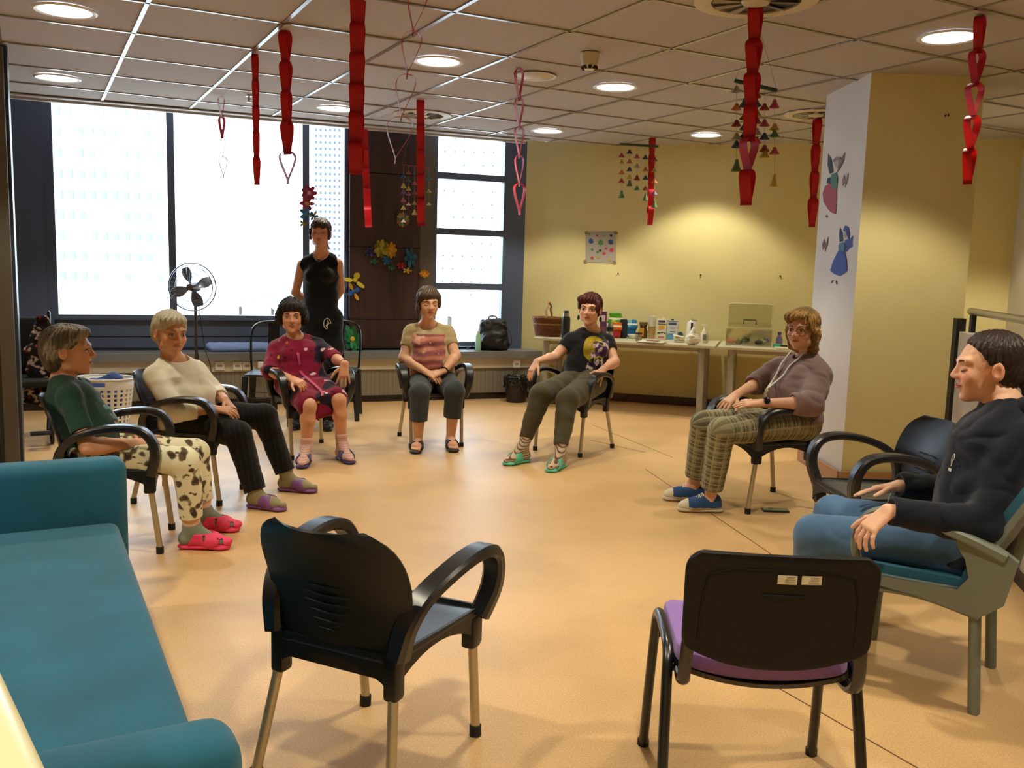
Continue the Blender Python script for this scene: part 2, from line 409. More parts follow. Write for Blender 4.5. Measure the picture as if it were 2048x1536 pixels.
# seams in the sheet floor
M_seam = mat('floor_seam', '#6b4a30', .7)
sm = bpy.data.objects['floor']
def seam(a, b_):
    a, b_ = G(*a), G(*b_); d = (b_-a).normalized(); n = Vector((-d.y, d.x, 0))*.0028
    bm = BM(); prism(bm, [tuple((a-n)[:2]), tuple((b_-n)[:2]), tuple((b_+n)[:2]), tuple((a+n)[:2])], -.001, .0012); obj('seam', bm, M_seam, sm)
seam((1290, 938), (1530, 1100)); seam((1560, 1378), (1850, 1545)); seam((1185, 850), (1345, 915)); seam((1180, 880), (1290, 905)); seam((1530, 1100), (1700, 1220))
# ------------------------------------------------------------------ smooth bodies: signed-distance shapes meshed by surface nets
class S:
    'smooth union of round cones, ellipsoids and elliptical lofts; cut() subtracts'
    def __init__(s): s.p = []; s.c = []; s.disp = None
    def rc(s, a, b, ra, rb=None, k=.02, flat=None):
        s.p.append(('rc', np.array(a, float), np.array(b, float), ra, ra if rb is None else rb, k, flat)); return s
    def chain(s, pts, rs, k=.02, flat=None):
        for i in range(len(pts)-1): s.rc(pts[i], pts[i+1], rs[i], rs[i+1], k, flat)
        return s
    def ell(s, c, r, Rm=None, k=.02):
        s.p.append(('el', np.array(c, float), np.array(r, float), np.eye(3) if Rm is None else np.array(Rm), 0, k, None)); return s
    def loft(s, pts, side, hw, hd, k=.03):
        'elliptical sections; pts spine, side = unit side vector(s), hw half widths, hd half depths'
        side = [np.array(x, float) for x in (side if isinstance(side[0], (list, tuple, np.ndarray)) else [side]*len(pts))]
        for i in range(len(pts)-1): s.p.append(('lo', np.array(pts[i], float), np.array(pts[i+1], float), (side[i], side[i+1]), (hw[i], hw[i+1], hd[i], hd[i+1]), k, None))
        return s
    def plane(s, p, n, k=.004): s.c.append(('pl', np.array(p, float), np.array(n, float)/np.linalg.norm(n), k)); return s      # removes the side n points to
    def cut(s, o, k=.006): s.c.append(('s', o, None, k)); return s
    def cutcap(s, a, b, r, k=.004): s.c.append(('s', S().rc(a, b, r), None, k)); return s
    def _one(s, q, P):
        t = q[0]
        if t == 'rc':
            _, a, b, ra, rb, k, flat = q; d = b-a; L = max(d@d, 1e-9); v = P-a
            if flat is not None: f = np.array(flat[0]); v = v+np.outer(v@f-np.clip((v@d)/L, 0, 1)*(d@f), f)*(flat[1]-1)
            h = np.clip((v@d)/L, 0, 1); return np.linalg.norm(v-h[:, None]*d, axis=1)-(ra+(rb-ra)*h)
        if t == 'el':
            _, c, r, Rm, _, k, _ = q; v = (P-c)@Rm; k0 = np.linalg.norm(v/r, axis=1); k1 = np.linalg.norm(v/(r*r), axis=1)+1e-9
            return np.where(k0 < 1e-3, -r.min(), k0*(k0-1)/k1)
        _, a, b, sd, w, k, _ = q; d = b-a; L = np.linalg.norm(d); ax = d/L; v = P-a; h = np.clip(v@ax/L, 0, 1)
        sv = sd[0]*(1-h)[:, None]+sd[1]*h[:, None]; sv = sv-(sv@ax)[:, None]*ax; sv /= np.linalg.norm(sv, axis=1)[:, None]
        dv = np.cross(ax, sv); hw = w[0]+(w[1]-w[0])*h; hd = w[2]+(w[3]-w[2])*h; e = (v@ax)-h*L
        vec = v; x = np.einsum('ij,ij->i', vec, sv)/hw; y = np.einsum('ij,ij->i', vec, dv)/hd; m = np.minimum(hw, hd)
        return (np.sqrt(x*x+y*y+(e/m)**2)-1)*m
    def evb(s, P, C, rad):
        'P (blocks, samples, 3) with block centres C and radius rad'
        nB, nS, _ = P.shape; d = np.full((nB, nS), 1.)
        V0 = np.stack([s._one(q, C) for q in s.p]); mn = V0.min(0)
        for q, v0 in zip(s.p, V0):
            k = q[5]; m = v0 <= mn+2.05*rad+k+.004
            if not m.any(): continue
            di = s._one(q, P[m].reshape(-1, 3)).reshape(-1, nS); dd = d[m]; hh = np.clip(.5+.5*(dd-di)/k, 0, 1); d[m] = dd*(1-hh)+di*hh-k*hh*(1-hh)
        if s.disp is not None: d = d+s.disp(P.reshape(-1, 3)).reshape(nB, nS)
        for c in s.c:
            k = c[3]
            if c[0] == 'pl': m = ((C-c[1])@c[2]) > -rad-k-.01
            else: m = c[1].ev_all(C) < rad+k+.02
            if not m.any(): continue
            if c[0] == 'pl': e = ((P[m]-c[1])@c[2])
            else: e = -c[1].evb(P[m], C[m], rad)
            dd = d[m]; hh = np.clip(.5-.5*(dd-e)/k, 0, 1); d[m] = dd*(1-hh)+e*hh+k*hh*(1-hh)
        return d
    def bounds(s):
        lo, hi = [], []
        for q in s.p:
            if q[0] == 'el': r = max(q[2]); lo.append(q[1]-r); hi.append(q[1]+r)
            elif q[0] == 'rc': r = max(q[3], q[4]); lo += [q[1]-r, q[2]-r]; hi += [q[1]+r, q[2]+r]
            else: r = max(q[4]); lo += [q[1]-r, q[2]-r]; hi += [q[1]+r, q[2]+r]
        return np.min(lo, 0)-.03, np.max(hi, 0)+.03
    def mesh(s, h):
        nb = 8; lo, hi = s.bounds(); B = h*nb; n = np.ceil((hi-lo)/B).astype(int)
        I = np.stack(np.meshgrid(*[np.arange(x) for x in n], indexing='ij'), -1).reshape(-1, 3)
        C = lo+(I+.5)*B; rad = B*.87
        dC = s.ev_all(C); m = np.abs(dC) < rad*1.1+.008; I = I[m]; C = C[m]
        g = np.arange(nb+1); L = np.stack(np.meshgrid(g, g, g, indexing='ij'), -1).reshape(-1, 3)
        V, K, E = [], [], []
        off = np.array([[0, 0, 0], [1, 0, 0], [0, 1, 0], [1, 1, 0], [0, 0, 1], [1, 0, 1], [0, 1, 1], [1, 1, 1]])
        edges = [(0, 1), (2, 3), (4, 5), (6, 7), (0, 2), (1, 3), (4, 6), (5, 7), (0, 4), (1, 5), (2, 6), (3, 7)]
        gg = np.arange(nb); CL = np.stack(np.meshgrid(gg, gg, gg, indexing='ij'), -1).reshape(-1, 3)
        for i0 in range(0, len(I), 400):
            Ib = I[i0:i0+400]; base = lo+Ib*B; P = base[:, None, :]+L[None]*h; f = s.evb(P, C[i0:i0+400], rad)
            f = f.reshape(-1, nb+1, nb+1, nb+1); neg = f < 0; cntn = np.zeros((len(f), nb, nb, nb), np.int8)
            for o in off: cntn += neg[:, o[0]:o[0]+nb, o[1]:o[1]+nb, o[2]:o[2]+nb]
            bi, ci = np.nonzero(((cntn > 0) & (cntn < 8)).reshape(len(f), -1))
            if not len(bi): continue
            cell = CL[ci]; c = np.stack([f[bi, cell[:, 0]+o[0], cell[:, 1]+o[1], cell[:, 2]+o[2]] for o in off], 1); ins = c < 0
            acc = np.zeros((len(c), 3)); cnt = np.zeros(len(c))
            for a, b_ in edges:
                x = ins[:, a] != ins[:, b_]; den = c[:, a]-c[:, b_]; den[den == 0] = 1e-9; t = np.where(x, c[:, a]/den, 0)
                acc += np.where(x[:, None], off[a]+(off[b_]-off[a])*t[:, None], 0); cnt += x
            gi = Ib[bi]*nb+cell; V.append(lo+(gi+acc/cnt[:, None])*h); K.append(gi)
            E.append(np.stack([ins[:, 0]*2+(ins[:, 0] != ins[:, j]) for j in (1, 2, 4)], 1))
        V = np.concatenate(V); K = np.concatenate(K)+2; E = np.concatenate(E)
        D = K.max(0)+4; key = (K[:, 0]*D[1]+K[:, 1])*D[2]+K[:, 2]; order = np.argsort(key); sk = key[order]
        def look(q):
            kk = (q[:, 0]*D[1]+q[:, 1])*D[2]+q[:, 2]; i = np.clip(np.searchsorted(sk, kk), 0, len(sk)-1); return np.where(sk[i] == kk, order[i], -1)
        F = []
        for ax, (u, v) in enumerate(((1, 2), (2, 0), (0, 1))):
            x = (E[:, ax] % 2) == 1; q = K[x]; fl = E[x, ax] >= 2
            du = np.zeros(3, int); du[u] = 1; dv = np.zeros(3, int); dv[v] = 1
            quad = np.stack([look(q), look(q-du), look(q-du-dv), look(q-dv)], 1); ok = (quad >= 0).all(1); quad = quad[ok]; fl = fl[ok]
            quad[~fl] = quad[~fl][:, ::-1]; F.append(quad)
        F = np.concatenate(F); me = bpy.data.meshes.new('m'); me.vertices.add(len(V)); me.vertices.foreach_set('co', V.ravel())
        me.loops.add(len(F)*4); me.loops.foreach_set('vertex_index', F.ravel().astype(np.int32))
        me.polygons.add(len(F)); me.polygons.foreach_set('loop_start', np.arange(0, len(F)*4, 4, dtype=np.int32))
        me.update(calc_edges=True); me.validate(); return me
    def ev_all(s, P):
        # conservative value at block centres: plain minimum, cuts ignored when they only carve
        d = np.full(len(P), 1.)
        for q in s.p:
            di = s._one(q, P); k = q[5]; hh = np.clip(.5+.5*(d-di)/k, 0, 1); d = d*(1-hh)+di*hh-k*hh*(1-hh)
        for c in s.c:
            e = -((P-c[1])@c[2]) if c[0] == 'pl' else c[1].ev_all(P)
            d = np.maximum(d, -e)
        return d
NVERT = [0]; PATTERNED = {'dress', 'patterned_trousers', 'checked_trousers', 'tie_dye_t_shirt', 'graphic_t_shirt', 'hair', 't_shirt'}
def blob(name, s, h, m, parent, col=None, loc=(0, 0, 0)):
    me = s.mesh(h)
    if len(me.polygons) > 15000 and name not in PATTERNED:
        o = bpy.data.objects.new('t', me); COL.objects.link(o); md = o.modifiers.new('d', 'DECIMATE'); md.ratio = .42
        me2 = bpy.data.meshes.new_from_object(o.evaluated_get(bpy.context.evaluated_depsgraph_get())); bpy.data.objects.remove(o); bpy.data.meshes.remove(me); me = me2
    NVERT[0] += len(me.loops)-2*len(me.polygons)
    if np.linalg.norm(loc) > 0: me.transform(Matrix.Translation(-Vector(loc)))
    if col is not None:
        n = len(me.vertices); co_ = np.empty(n*3); me.vertices.foreach_get('co', co_); rgb = col(co_.reshape(-1, 3)+np.array(loc))
        a = me.color_attributes.new('tone', 'FLOAT_COLOR', 'POINT'); a.data.foreach_set('color', np.hstack([rgb, np.ones((n, 1))]).ravel())
    return meshobj(name, me, m, parent, True)

# ------------------------------------------------------------------ plastic armchair with aluminium legs
def sheet(bm, rows, th, nrm=None):
    'thick sheet from a grid of points (list of rows)'
    nr, nc = len(rows), len(rows[0]); g = [[Vector(p) for p in r] for r in rows]; T = []; Bt = []
    for i in range(nr):
        t_, b_ = [], []
        for j in range(nc):
            du = g[min(i+1, nr-1)][j]-g[max(i-1, 0)][j]; dv = g[i][min(j+1, nc-1)]-g[i][max(j-1, 0)]; n = du.cross(dv); n.normalize()
            t_.append(bm.verts.new(g[i][j]+n*th/2)); b_.append(bm.verts.new(g[i][j]-n*th/2))
        T.append(t_); Bt.append(b_)
    for i in range(nr-1):
        for j in range(nc-1):
            bm.faces.new([T[i][j], T[i][j+1], T[i+1][j+1], T[i+1][j]]); bm.faces.new([Bt[i][j], Bt[i+1][j], Bt[i+1][j+1], Bt[i][j+1]])
    per = [(0, j) for j in range(nc)]+[(i, nc-1) for i in range(1, nr)]+[(nr-1, j) for j in range(nc-2, -1, -1)]+[(i, 0) for i in range(nr-2, 0, -1)]
    for a, b_ in zip(per, per[1:]+per[:1]):
        try: bm.faces.new([T[a[0]][a[1]], Bt[a[0]][a[1]], Bt[b_[0]][b_[1]], T[b_[0]][b_[1]]])
        except ValueError: pass
def ribbon(bm, pts, wv, hw, th):
    'flat band: centre line pts, width vector wv, half widths hw, thickness th normal to it (rounded box section)'
    P = [Vector(p) for p in pts]; n = len(P); rings = []
    for i in range(n):
        t = (P[min(i+1, n-1)]-P[max(i-1, 0)]).normalized(); a = wv[i] if isinstance(wv, list) else wv; a = Vector(a); a = (a-a.dot(t)*t).normalized(); b_ = t.cross(a)
        h_ = hw[i] if isinstance(hw, (list, tuple)) else hw; q = th[i] if isinstance(th, (list, tuple)) else th
        c = min(h_, q/2)*.45
        sec = [(-h_+c, -q/2), (h_-c, -q/2), (h_, -q/2+c), (h_, q/2-c), (h_-c, q/2), (-h_+c, q/2), (-h_, q/2-c), (-h_, -q/2+c)]
        rings.append([bm.verts.new(P[i]+a*x+b_*y) for x, y in sec])
    for A_, B_ in zip(rings, rings[1:]):
        for j in range(8): bm.faces.new([A_[j], A_[(j+1) % 8], B_[(j+1) % 8], B_[j]])
    bm.faces.new(rings[0][::-1]); bm.faces.new(rings[-1])
M_alu = mat('aluminium_leg', '#bdb39b', .42, metal=.85)
M_chair = mat('black_moulded_plastic', '#090b10', .40, spec=.5, bump=.04, bscale=300)
M_gloss = mat('black_plastic_sky_tint', '#0c1528', .46, spec=1., coat=.6); M_armp = mat('black_arm_plastic', '#090c13', .34, spec=.7); M_gloss.node_tree.nodes['Principled BSDF'].inputs['Coat Roughness'].default_value = .35  # blue in the seat plastic's base colour stands in for window reflection
def armchair():
    t = thing('armchair', '', 'chair', group='black plastic armchairs of the circle')
    # seat: dished sheet
    bm = BM(); rows = []
    for i in range(11):
        y = .235-.45*i/10; row = []
        hwid = .225-.03*(i/10)
        for j in range(13):
            x = -1+2*j/12; z = .425-.018*(1-x*x)*math.sin(PI*min(1, (i+1)/11))-.012*(i/10)
            if i == 0: z -= .014
            row.append((x*hwid, y, z))
        rows.append(row)
    sheet(bm, rows, .010); obj('seat', bm, M_gloss, t, True)
    # apron under the seat, arched between the leg sockets
    bm = BM()
    for sx in (-1, 1):
        for i in range(10):
            u = i/10; v = (i+1)/10; q = []
            for w_ in (u, v):
                y = .235-.45*w_; x = sx*(.225-.03*w_); zb = .318+.075*math.sin(PI*w_)**.8+.01*w_; q.append((x, y, .43, zb))
            a, b_ = q; add(bm, [(a[0], a[1], a[2]), (b_[0], b_[1], b_[2]), (b_[0], b_[1], b_[3]), (a[0], a[1], a[3]), (a[0]-sx*.010, a[1], a[2]), (b_[0]-sx*.010, b_[1], b_[2]), (b_[0]-sx*.010, b_[1], b_[3]), (a[0]-sx*.010, a[1], a[3])],
                [[0, 1, 2, 3], [7, 6, 5, 4], [3, 2, 6, 7], [0, 4, 5, 1]])
    for yy, hw_ in ((.235, .225), (-.215, .195)):
        for i in range(12):
            q = []
            for w_ in (i/12, (i+1)/12): x = (-1+2*w_)*hw_; q.append((x, .318+.075*math.sin(PI*w_)**.6))
            (xa, za), (xb, zb) = q; d = .010 if yy > 0 else -.010
            add(bm, [(xa, yy, .43), (xb, yy, .43), (xb, yy, zb), (xa, yy, za), (xa, yy-d, .43), (xb, yy-d, .43), (xb, yy-d, zb), (xa, yy-d, za)], [[0, 1, 2, 3], [7, 6, 5, 4], [3, 2, 6, 7], [0, 4, 5, 1]])
    for sx in (-1, 1):
        box(bm, (sx*.205, .205, .355), (.045, .055, .10), bev=.012); box(bm, (sx*.187, -.195, .375), (.042, .05, .14), bev=.012)
    bmesh.ops.remove_doubles(bm, verts=bm.verts, dist=.0005); obj('apron', bm, M_chair, t, True)
    # backrest: concave shell with rounded shoulders, slots low down
    bm = BM(); rows = []
    prof = ss([(0, -.198, .355), (0, -.205, .40), (0, -.222, .50), (0, -.245, .60), (0, -.285, .70), (0, -.325, .77)], 4)
    wd = ss([(.200, 0, .35), (.205, 0, .40), (.222, 0, .50), (.236, 0, .60), (.234, 0, .67), (.212, 0, .725), (.178, 0, .755), (.135, 0, .772)], 4)
    def half(z):
        best = .195
        for a, b_ in zip(wd, wd[1:]):
            if a.z <= z <= b_.z: best = a.x+(b_.x-a.x)*(z-a.z)/max(1e-6, b_.z-a.z)
            elif z > wd[-1].z: best = .1
        return best
    for p in prof:
        hw_ = half(p.z); row = []
        for j in range(15):
            x = -1+2*j/14; dz = 0
            row.append((x*hw_, p.y+.055*x*x*min(1, (p.z-.36)/.2), p.z))
        rows.append(row)
    # drop narrow cells for slots
    nr, nc = len(rows), 15
    sheet(bm, rows, .009)
    obj('backrest', bm, M_chair, t, True)
    bm = BM()
    for i in range(6):
        z = .47+i*.026; y = -.215-(z-.47)*.23+.006; tube(bm, [(-.075, y+.011, z), (-.035, y+.003, z), (0, y, z), (.035, y+.003, z), (.075, y+.011, z)], .0038, 6)
    for i in range(6):
        z = .47+i*.026; y = -.215-(z-.47)*.23-.006; tube(bm, [(-.075, y+.011, z), (-.035, y+.003, z), (0, y, z), (.035, y+.003, z), (.075, y+.011, z)], .0038, 6)
    obj('back_ribs', bm, M_black, t, True)
    # arms: from the back at elbow height, forward, curling down to the front of the seat
    for sx in (-1, 1):
        bm = BM(); pts = ss([(sx*.200, -.200, .425), (sx*.218, -.190, .51), (sx*.240, -.14, .578), (sx*.262, -.04, .622), (sx*.270, .09, .640), (sx*.268, .185, .622), (sx*.262, .232, .565), (sx*.250, .240, .49), (sx*.225, .215, .405)], 5)
        n = len(pts); hw_ = [.030+.004*math.sin(PI*i/(n-1)) for i in range(n)]
        th_ = [.060-.024*min(1, i/8)+.014*max(0, (i-22)/(n-22)) for i in range(n)]
        ribbon(bm, pts, [Vector((1, 0, 0))]*n, hw_, th_); obj('armrest', bm, M_armp, t, True)
    for sx in (-1, 1):
        for (x0, y0, z0, x1, y1) in ((.207, .207, .345, .205, .245), (.187, -.197, .345, .222, -.262)):
            bm = BM(); tube(bm, [(sx*x0, y0, z0), (sx*x1, y1, .03)], .0145, 12); lg = obj('leg', bm, M_alu, t, True)
            bm = BM(); tube(bm, [(sx*x1, y1, .034), (sx*(x1+.001), y1, .0)], .0185, 12); obj('leg_cap', bm, M_rubber, lg, True)
    return t
def face(d): return math.atan2(-d[0], d[1])     # rotation whose +y points along d
CH = [  # x, y, facing, label
 (-.375, 2.53, (.429, .903), 'empty black plastic armchair in front, seen from behind beside the teal sofa'),
 (-2.0, 4.475, (.974, .225), 'black plastic armchair under the woman in the dark green T-shirt'),
 (-1.95, 5.44, (1, -.035), 'black plastic armchair under the white-haired woman in white'),
 (-1.565, 6.845, (.55, -.835), 'black plastic armchair under the woman in the burgundy dress'),
 (-.659, 7.39, (.27, -.963), 'black plastic armchair under the woman with closed eyes and crossed black sandals'),
 (.506, 7.227, (-.55, -.835), 'black plastic armchair under the red-haired woman'),
 (1.61, 5.66, (-.93, -.36), 'black plastic armchair under the woman in checked trousers'),
 (1.80, 4.32, (-1, -.06), 'empty black plastic armchair by the column, next to the person in the navy hoodie')]
c0 = armchair(); chairs = []
for i, (x, y, d, lab) in enumerate(CH):
    if i == 0: o = c0; o.location = (x, y, 0); o.rotation_euler = (0, 0, face(d)); o['label'] = lab
    else: o = dup(c0, (x, y, 0), face(d), lab)
    chairs.append(o)
# ------------------------------------------------------------------ people
def attr_mat(name, rough=.8, bump=0, bscale=200, spec=.4, sheen=0, sss=0):
    m = bpy.data.materials.new(name); m.use_nodes = True; nt = m.node_tree; b = nt.nodes['Principled BSDF']
    a = N(nt, 'Attribute'); a.attribute_name = 'tone'; nt.links.new(a.outputs['Color'], b.inputs['Base Color'])
    b.inputs['Roughness'].default_value = rough; b.inputs['Specular IOR Level'].default_value = spec; b.inputs['Sheen Weight'].default_value = sheen
    if sss: b.inputs['Subsurface Weight'].default_value = sss; b.inputs['Subsurface Radius'].default_value = (.012, .005, .003)
    if bump:
        tc = N(nt, 'TexCoord'); n = N(nt, 'TexNoise'); n.inputs['Scale'].default_value = bscale; nt.links.new(tc.outputs['Object'], n.inputs['Vector'])
        p = N(nt, 'Bump'); p.inputs['Strength'].default_value = bump; p.inputs['Distance'].default_value = .004; nt.links.new(n.outputs['Fac'], p.inputs['Height']); nt.links.new(p.outputs['Normal'], b.inputs['Normal'])
    return m
M_skin = attr_mat('skin', .52, .08, 250, .35)
M_cloth = attr_mat('cloth', .88, .15, 400, .2, .15)
M_hair = attr_mat('hair', .5, .5, 90, .35)
Z3 = np.array([0, 0, 1.])
def wob(P, f=45., a=1., seed=0):
    r = np.random.RandomState(seed); o = np.zeros(len(P))
    for i in range(5):
        d = r.randn(3); d /= np.linalg.norm(d); q = P@d*f*(.6+.35*i)+r.rand()*6; o += np.sin(q+1.5*np.sin(P@r.randn(3)*f*.5))/(1+.5*i)
    return o*a/2.2
def folds(seed=1, a=.0035, f=38.): return lambda P: wob(P, f*.8, a, seed)+a*1.5*(.45-np.abs(wob(P*np.array([1., 1., 1.35]), f*.75, 1., seed+50)))
def solid(c, var=.0, seed=3):
    c = np.array(lin(c))
    return lambda P: np.clip(c[None]*(1+var*wob(P, 30, 1, seed))[:, None], 0, 1)
def nv(v): v = np.array(v, float); return v/np.linalg.norm(v)
def A_(v): return np.array([v[0], v[1], v[2]], float)

class Frame:
    def __init__(s, o, fwd, up=(0, 0, 1), sc=1.):
        y = nv(fwd); z = np.array(up, float); z = nv(z-(z@y)*y); x = np.cross(y, z); s.o = A_(o); s.R = np.stack([x, y, z], 1); s.s = sc
    def __call__(s, x, y, z): return s.o+s.R@np.array([x, y, z])*s.s
    def loc(s, P): return (P-s.o)@s.R/s.s
    def m4(s):
        m = Matrix([[*(s.R[i]*s.s), s.o[i]] for i in range(3)]+[[0, 0, 0, 1]]); return m
def head_skin(b, T, jaw=1., old=0., nose=1.):
    k = T.s; R = T.R; e = lambda c, r, kk=.015: b.ell(T(*c), np.array(r)*k, R, kk*k)
    e((0, -.018, .036), (.073, .090, .080), .01)
    e((0, .026, -.012), (.060*jaw, .062, .082), .03)
    e((0, .030, -.058), (.049*jaw, .052, .048), .02)
    e((0, .064, -.094), (.019, .018, .014), .02)
    for s_ in (-1, 1):
        e((s_*.034, .058, -.024), (.025, .022, .024), .02); e((s_*.046, .006, -.066), (.016*jaw, .030, .022), .02)
        b.rc(T(s_*.045, .070, .030), T(s_*.012, .082, .026), .0095*k, .0085*k, .012*k)
    b.c.append(('s', S().ell(T(.032, .096, .004), np.array((.019, .016, .0125))*k, R).ell(T(-.032, .096, .004), np.array((.019, .016, .0125))*k, R), None, .014*k))
    for s_ in (-1, 1): pass
    b.rc(T(0, .084, .016), T(0, .100*nose+.0*old, -.020), .0065*k, .0115*k, .010*k)
    for s_ in (-1, 1): e((s_*.0125, .092, -.025), (.0085, .011, .008), .008)
    e((0, .082, -.047), (.021, .010, .0055), .006); e((0, .080, -.058), (.018, .010, .0065), .006)
    for s_ in (-1, 1):
        e((s_*.077, -.012, -.004), (.0085, .019, .031), .006)
        b.c.append(('s', S().ell(T(s_*.089, -.010, .004), np.array((.008, .010, .017))*k, R).ell(T(s_*.089, -.004, -.010), np.array((.007, .008, .009))*k, R), None, .003))
def face_parts(root, T, brow='#3a2a20', iris='#3b2a1e', closed=False, smile=0, lip='#a85a4c', lidc='#c58e6e', age=0):
    off = -Vector(root.location); M = Matrix.Translation(off)@T.m4()
    for s_ in (-1, 1):
        x0 = s_*.032
        if not closed:
            bm = BM(); bmesh.ops.create_uvsphere(bm, u_segments=16, v_segments=10, radius=1, matrix=Matrix.Translation((x0, .0765, .003))@Matrix.Diagonal((.0125, .0085, .0062, 1))); bmesh.ops.transform(bm, matrix=M, verts=bm.verts)
            ey = obj('eye', bm, mat('eye_white', '#cfc4b8', .25), root, True)
            bm = BM(); bmesh.ops.create_uvsphere(bm, u_segments=12, v_segments=8, radius=1, matrix=Matrix.Translation((x0, .0830, .003))@Matrix.Diagonal((.0058, .0030, .0056, 1))); bmesh.ops.transform(bm, matrix=M, verts=bm.verts)
            obj('iris', bm, mat('iris_'+iris, iris, .15), ey, True)
        if closed:
            bm = BM(); bmesh.ops.create_uvsphere(bm, u_segments=16, v_segments=10, radius=1, matrix=Matrix.Translation((x0, .0735, .003))@Matrix.Diagonal((.0165, .0115, .0105, 1))); bmesh.ops.transform(bm, matrix=M, verts=bm.verts); obj('eyelid', bm, mat('eyelid_'+lidc, lidc, .55), root, True)
        zz = .0085 if not closed else -.002; bow = .0035 if not closed else -.004
        bm = BM(); tube(bm, [(x0-.0155, .0755, zz-bow*1.2), (x0-.008, .0825, zz+bow*.5), (x0, .0850, zz+bow), (x0+.008, .0825, zz+bow*.5), (x0+.0155, .0755, zz-bow*1.2)], [.0010, .0017, .0019, .0017, .0010], 6)
        bmesh.ops.transform(bm, matrix=M, verts=bm.verts); obj('eyelashes', bm, mat('lash', '#2a1a14', .6), root, True)
        bm = BM(); tube(bm, [(s_*.014, .0895, .0235), (s_*.026, .0900, .0290), (s_*.038, .0835, .0300), (s_*.049, .0730, .0255)], [.0028, .0032, .0026, .0012], 6, squash=(Vector((0, 1, 0)), .5))
        bmesh.ops.transform(bm, matrix=M, verts=bm.verts); obj('eyebrow', bm, mat('brow_'+brow, brow, .8), root, True)
    bm = BM(); u = .003*smile
    tube(bm, [(-.024, .0815, -.052+u*1.6), (-.012, .0925, -.0505), (-.004, .0945, -.0485), (0, .0940, -.0495), (.004, .0945, -.0485), (.012, .0925, -.0505), (.024, .0815, -.052+u*1.6)], [.0006, .0020, .0027, .0024, .0027, .0020, .0006], 6)
    tube(bm, [(-.022, .0815, -.0535+u*1.6), (-.010, .0915, -.0575-u*.3), (0, .0930, -.0588-u*.3), (.010, .0915, -.0575-u*.3), (.022, .0815, -.0535+u*1.6)], [.0006, .0027, .0034, .0027, .0006], 6)
    bmesh.ops.transform(bm, matrix=M, verts=bm.verts); obj('lips', bm, mat('lip_'+lip, lip, .45), root, True)
def skin_col(T, base='#c98f6c', rosy=.12, lidd=.0):
    c = np.array(lin(base)); red = np.array([1.05, .62, .58])
    def f(P):
        q = T.loc(P); out = np.repeat(c[None], len(P), 0)*(1+.05*wob(P, 25, 1, 5))[:, None]
        for cx, cy, cz, r, w_ in ((.036, .075, -.022, .024, rosy*2), (-.036, .075, -.022, .024, rosy*2), (0, .105, -.02, .014, rosy*1.6), (.08, -.01, 0, .03, rosy*2), (-.08, -.01, 0, .03, rosy*2)):
            g = w_*np.exp(-((q-[cx, cy, cz])**2).sum(1)/(r*r)); out = out*(1-g[:, None])+out*red*g[:, None]
        return np.clip(out, 0, 1)
    return f
def hand(b, w, d, pn, t, curl=(.35, .45, .35), sc=1., spread=.0, thumb=(.62, .70, .1)):
    'w wrist, d towards fingers, pn the way the palm faces, t thumb side'
    d = nv(d); pn = nv(np.array(pn, float)-np.dot(pn, d)*d); t = nv(np.array(t, float)-np.dot(t, d)*d-np.dot(t, pn)*pn); w = A_(w)
    for o_, r in ((.024, .0125), (.008, .0135), (-.008, .013), (-.023, .0115)):
        b.rc(w+t*o_*.55*sc, w+d*.082*sc+t*o_*sc*1.06-pn*.003*sc, .0155*sc, r*.9*sc, .010*sc)
    b.rc(w+d*.015*sc+t*.012*sc+pn*.004*sc, w+d*.05*sc+t*.024*sc+pn*.008*sc, .014*sc, .013*sc, .010*sc)
    for i, (o_, L) in enumerate(((.027, .070), (.0092, .078), (-.0092, .073), (-.0268, .057))):
        p = w+d*(.084-.004*abs(i-1.3))*sc+t*o_*sc*1.06-pn*.002; dd = nv(d+t*o_*spread*30*.03/.03*.6); a = 0.; r = .0084*sc-(.0008 if i == 3 else 0)
        for j, (f_, c_) in enumerate(zip((.44, .31, .25), curl)):
            a += c_; v = nv(dd*math.cos(a)+pn*math.sin(a)); q = p+v*L*f_*sc; b.rc(p, q, r, r*.90, .0025 if j == 0 else .004); p = q; r *= .90
    p = w+d*.030*sc+t*.024*sc+pn*.004; v = nv(d*thumb[0]+t*thumb[1]+pn*thumb[2])
    for j, (L, r) in enumerate(((.040, .0115), (.030, .0095), (.024, .0085))):
        q = p+v*L*sc; b.rc(p, q, r*sc, r*.88*sc, .006); p = q; v = nv(v*.8+d*.35+pn*.12)
def foot(b, a, D, up=0., toes=True, k=.02):
    D = nv((D[0], D[1], 0)); a = A_(a); s_ = np.array([D[1], -D[0], 0]); z = lambda p, h: np.array([p[0], p[1], h+up])
    b.rc(a, z(a-D*.030, .040), .034, .033, k); b.rc(z(a-D*.030, .036), z(a+D*.11, .028), .031, .030, k, ((0, 0, 1), 1.25)); b.rc(a+D*.01, z(a+D*.10, .032), .034, .026, k)
    b.rc(z(a+D*.10-s_*.016, .024), z(a+D*.10+s_*.020, .024), .024, .024, .02)
    if toes:
        for i, (o_, L, r) in enumerate(((-.026, .050, .0125), (-.008, .052, .0095), (.007, .046, .009), (.020, .038, .0085), (.032, .028, .008))):
            b.rc(z(a+D*.115+s_*o_, .020), z(a+D*(.115+L)+s_*o_, .014), r, r*.9, .004)
    else: b.rc(z(a+D*.10, .026), z(a+D*.165, .022), .031, .022, .02, ((0, 0, 1), 1.5))

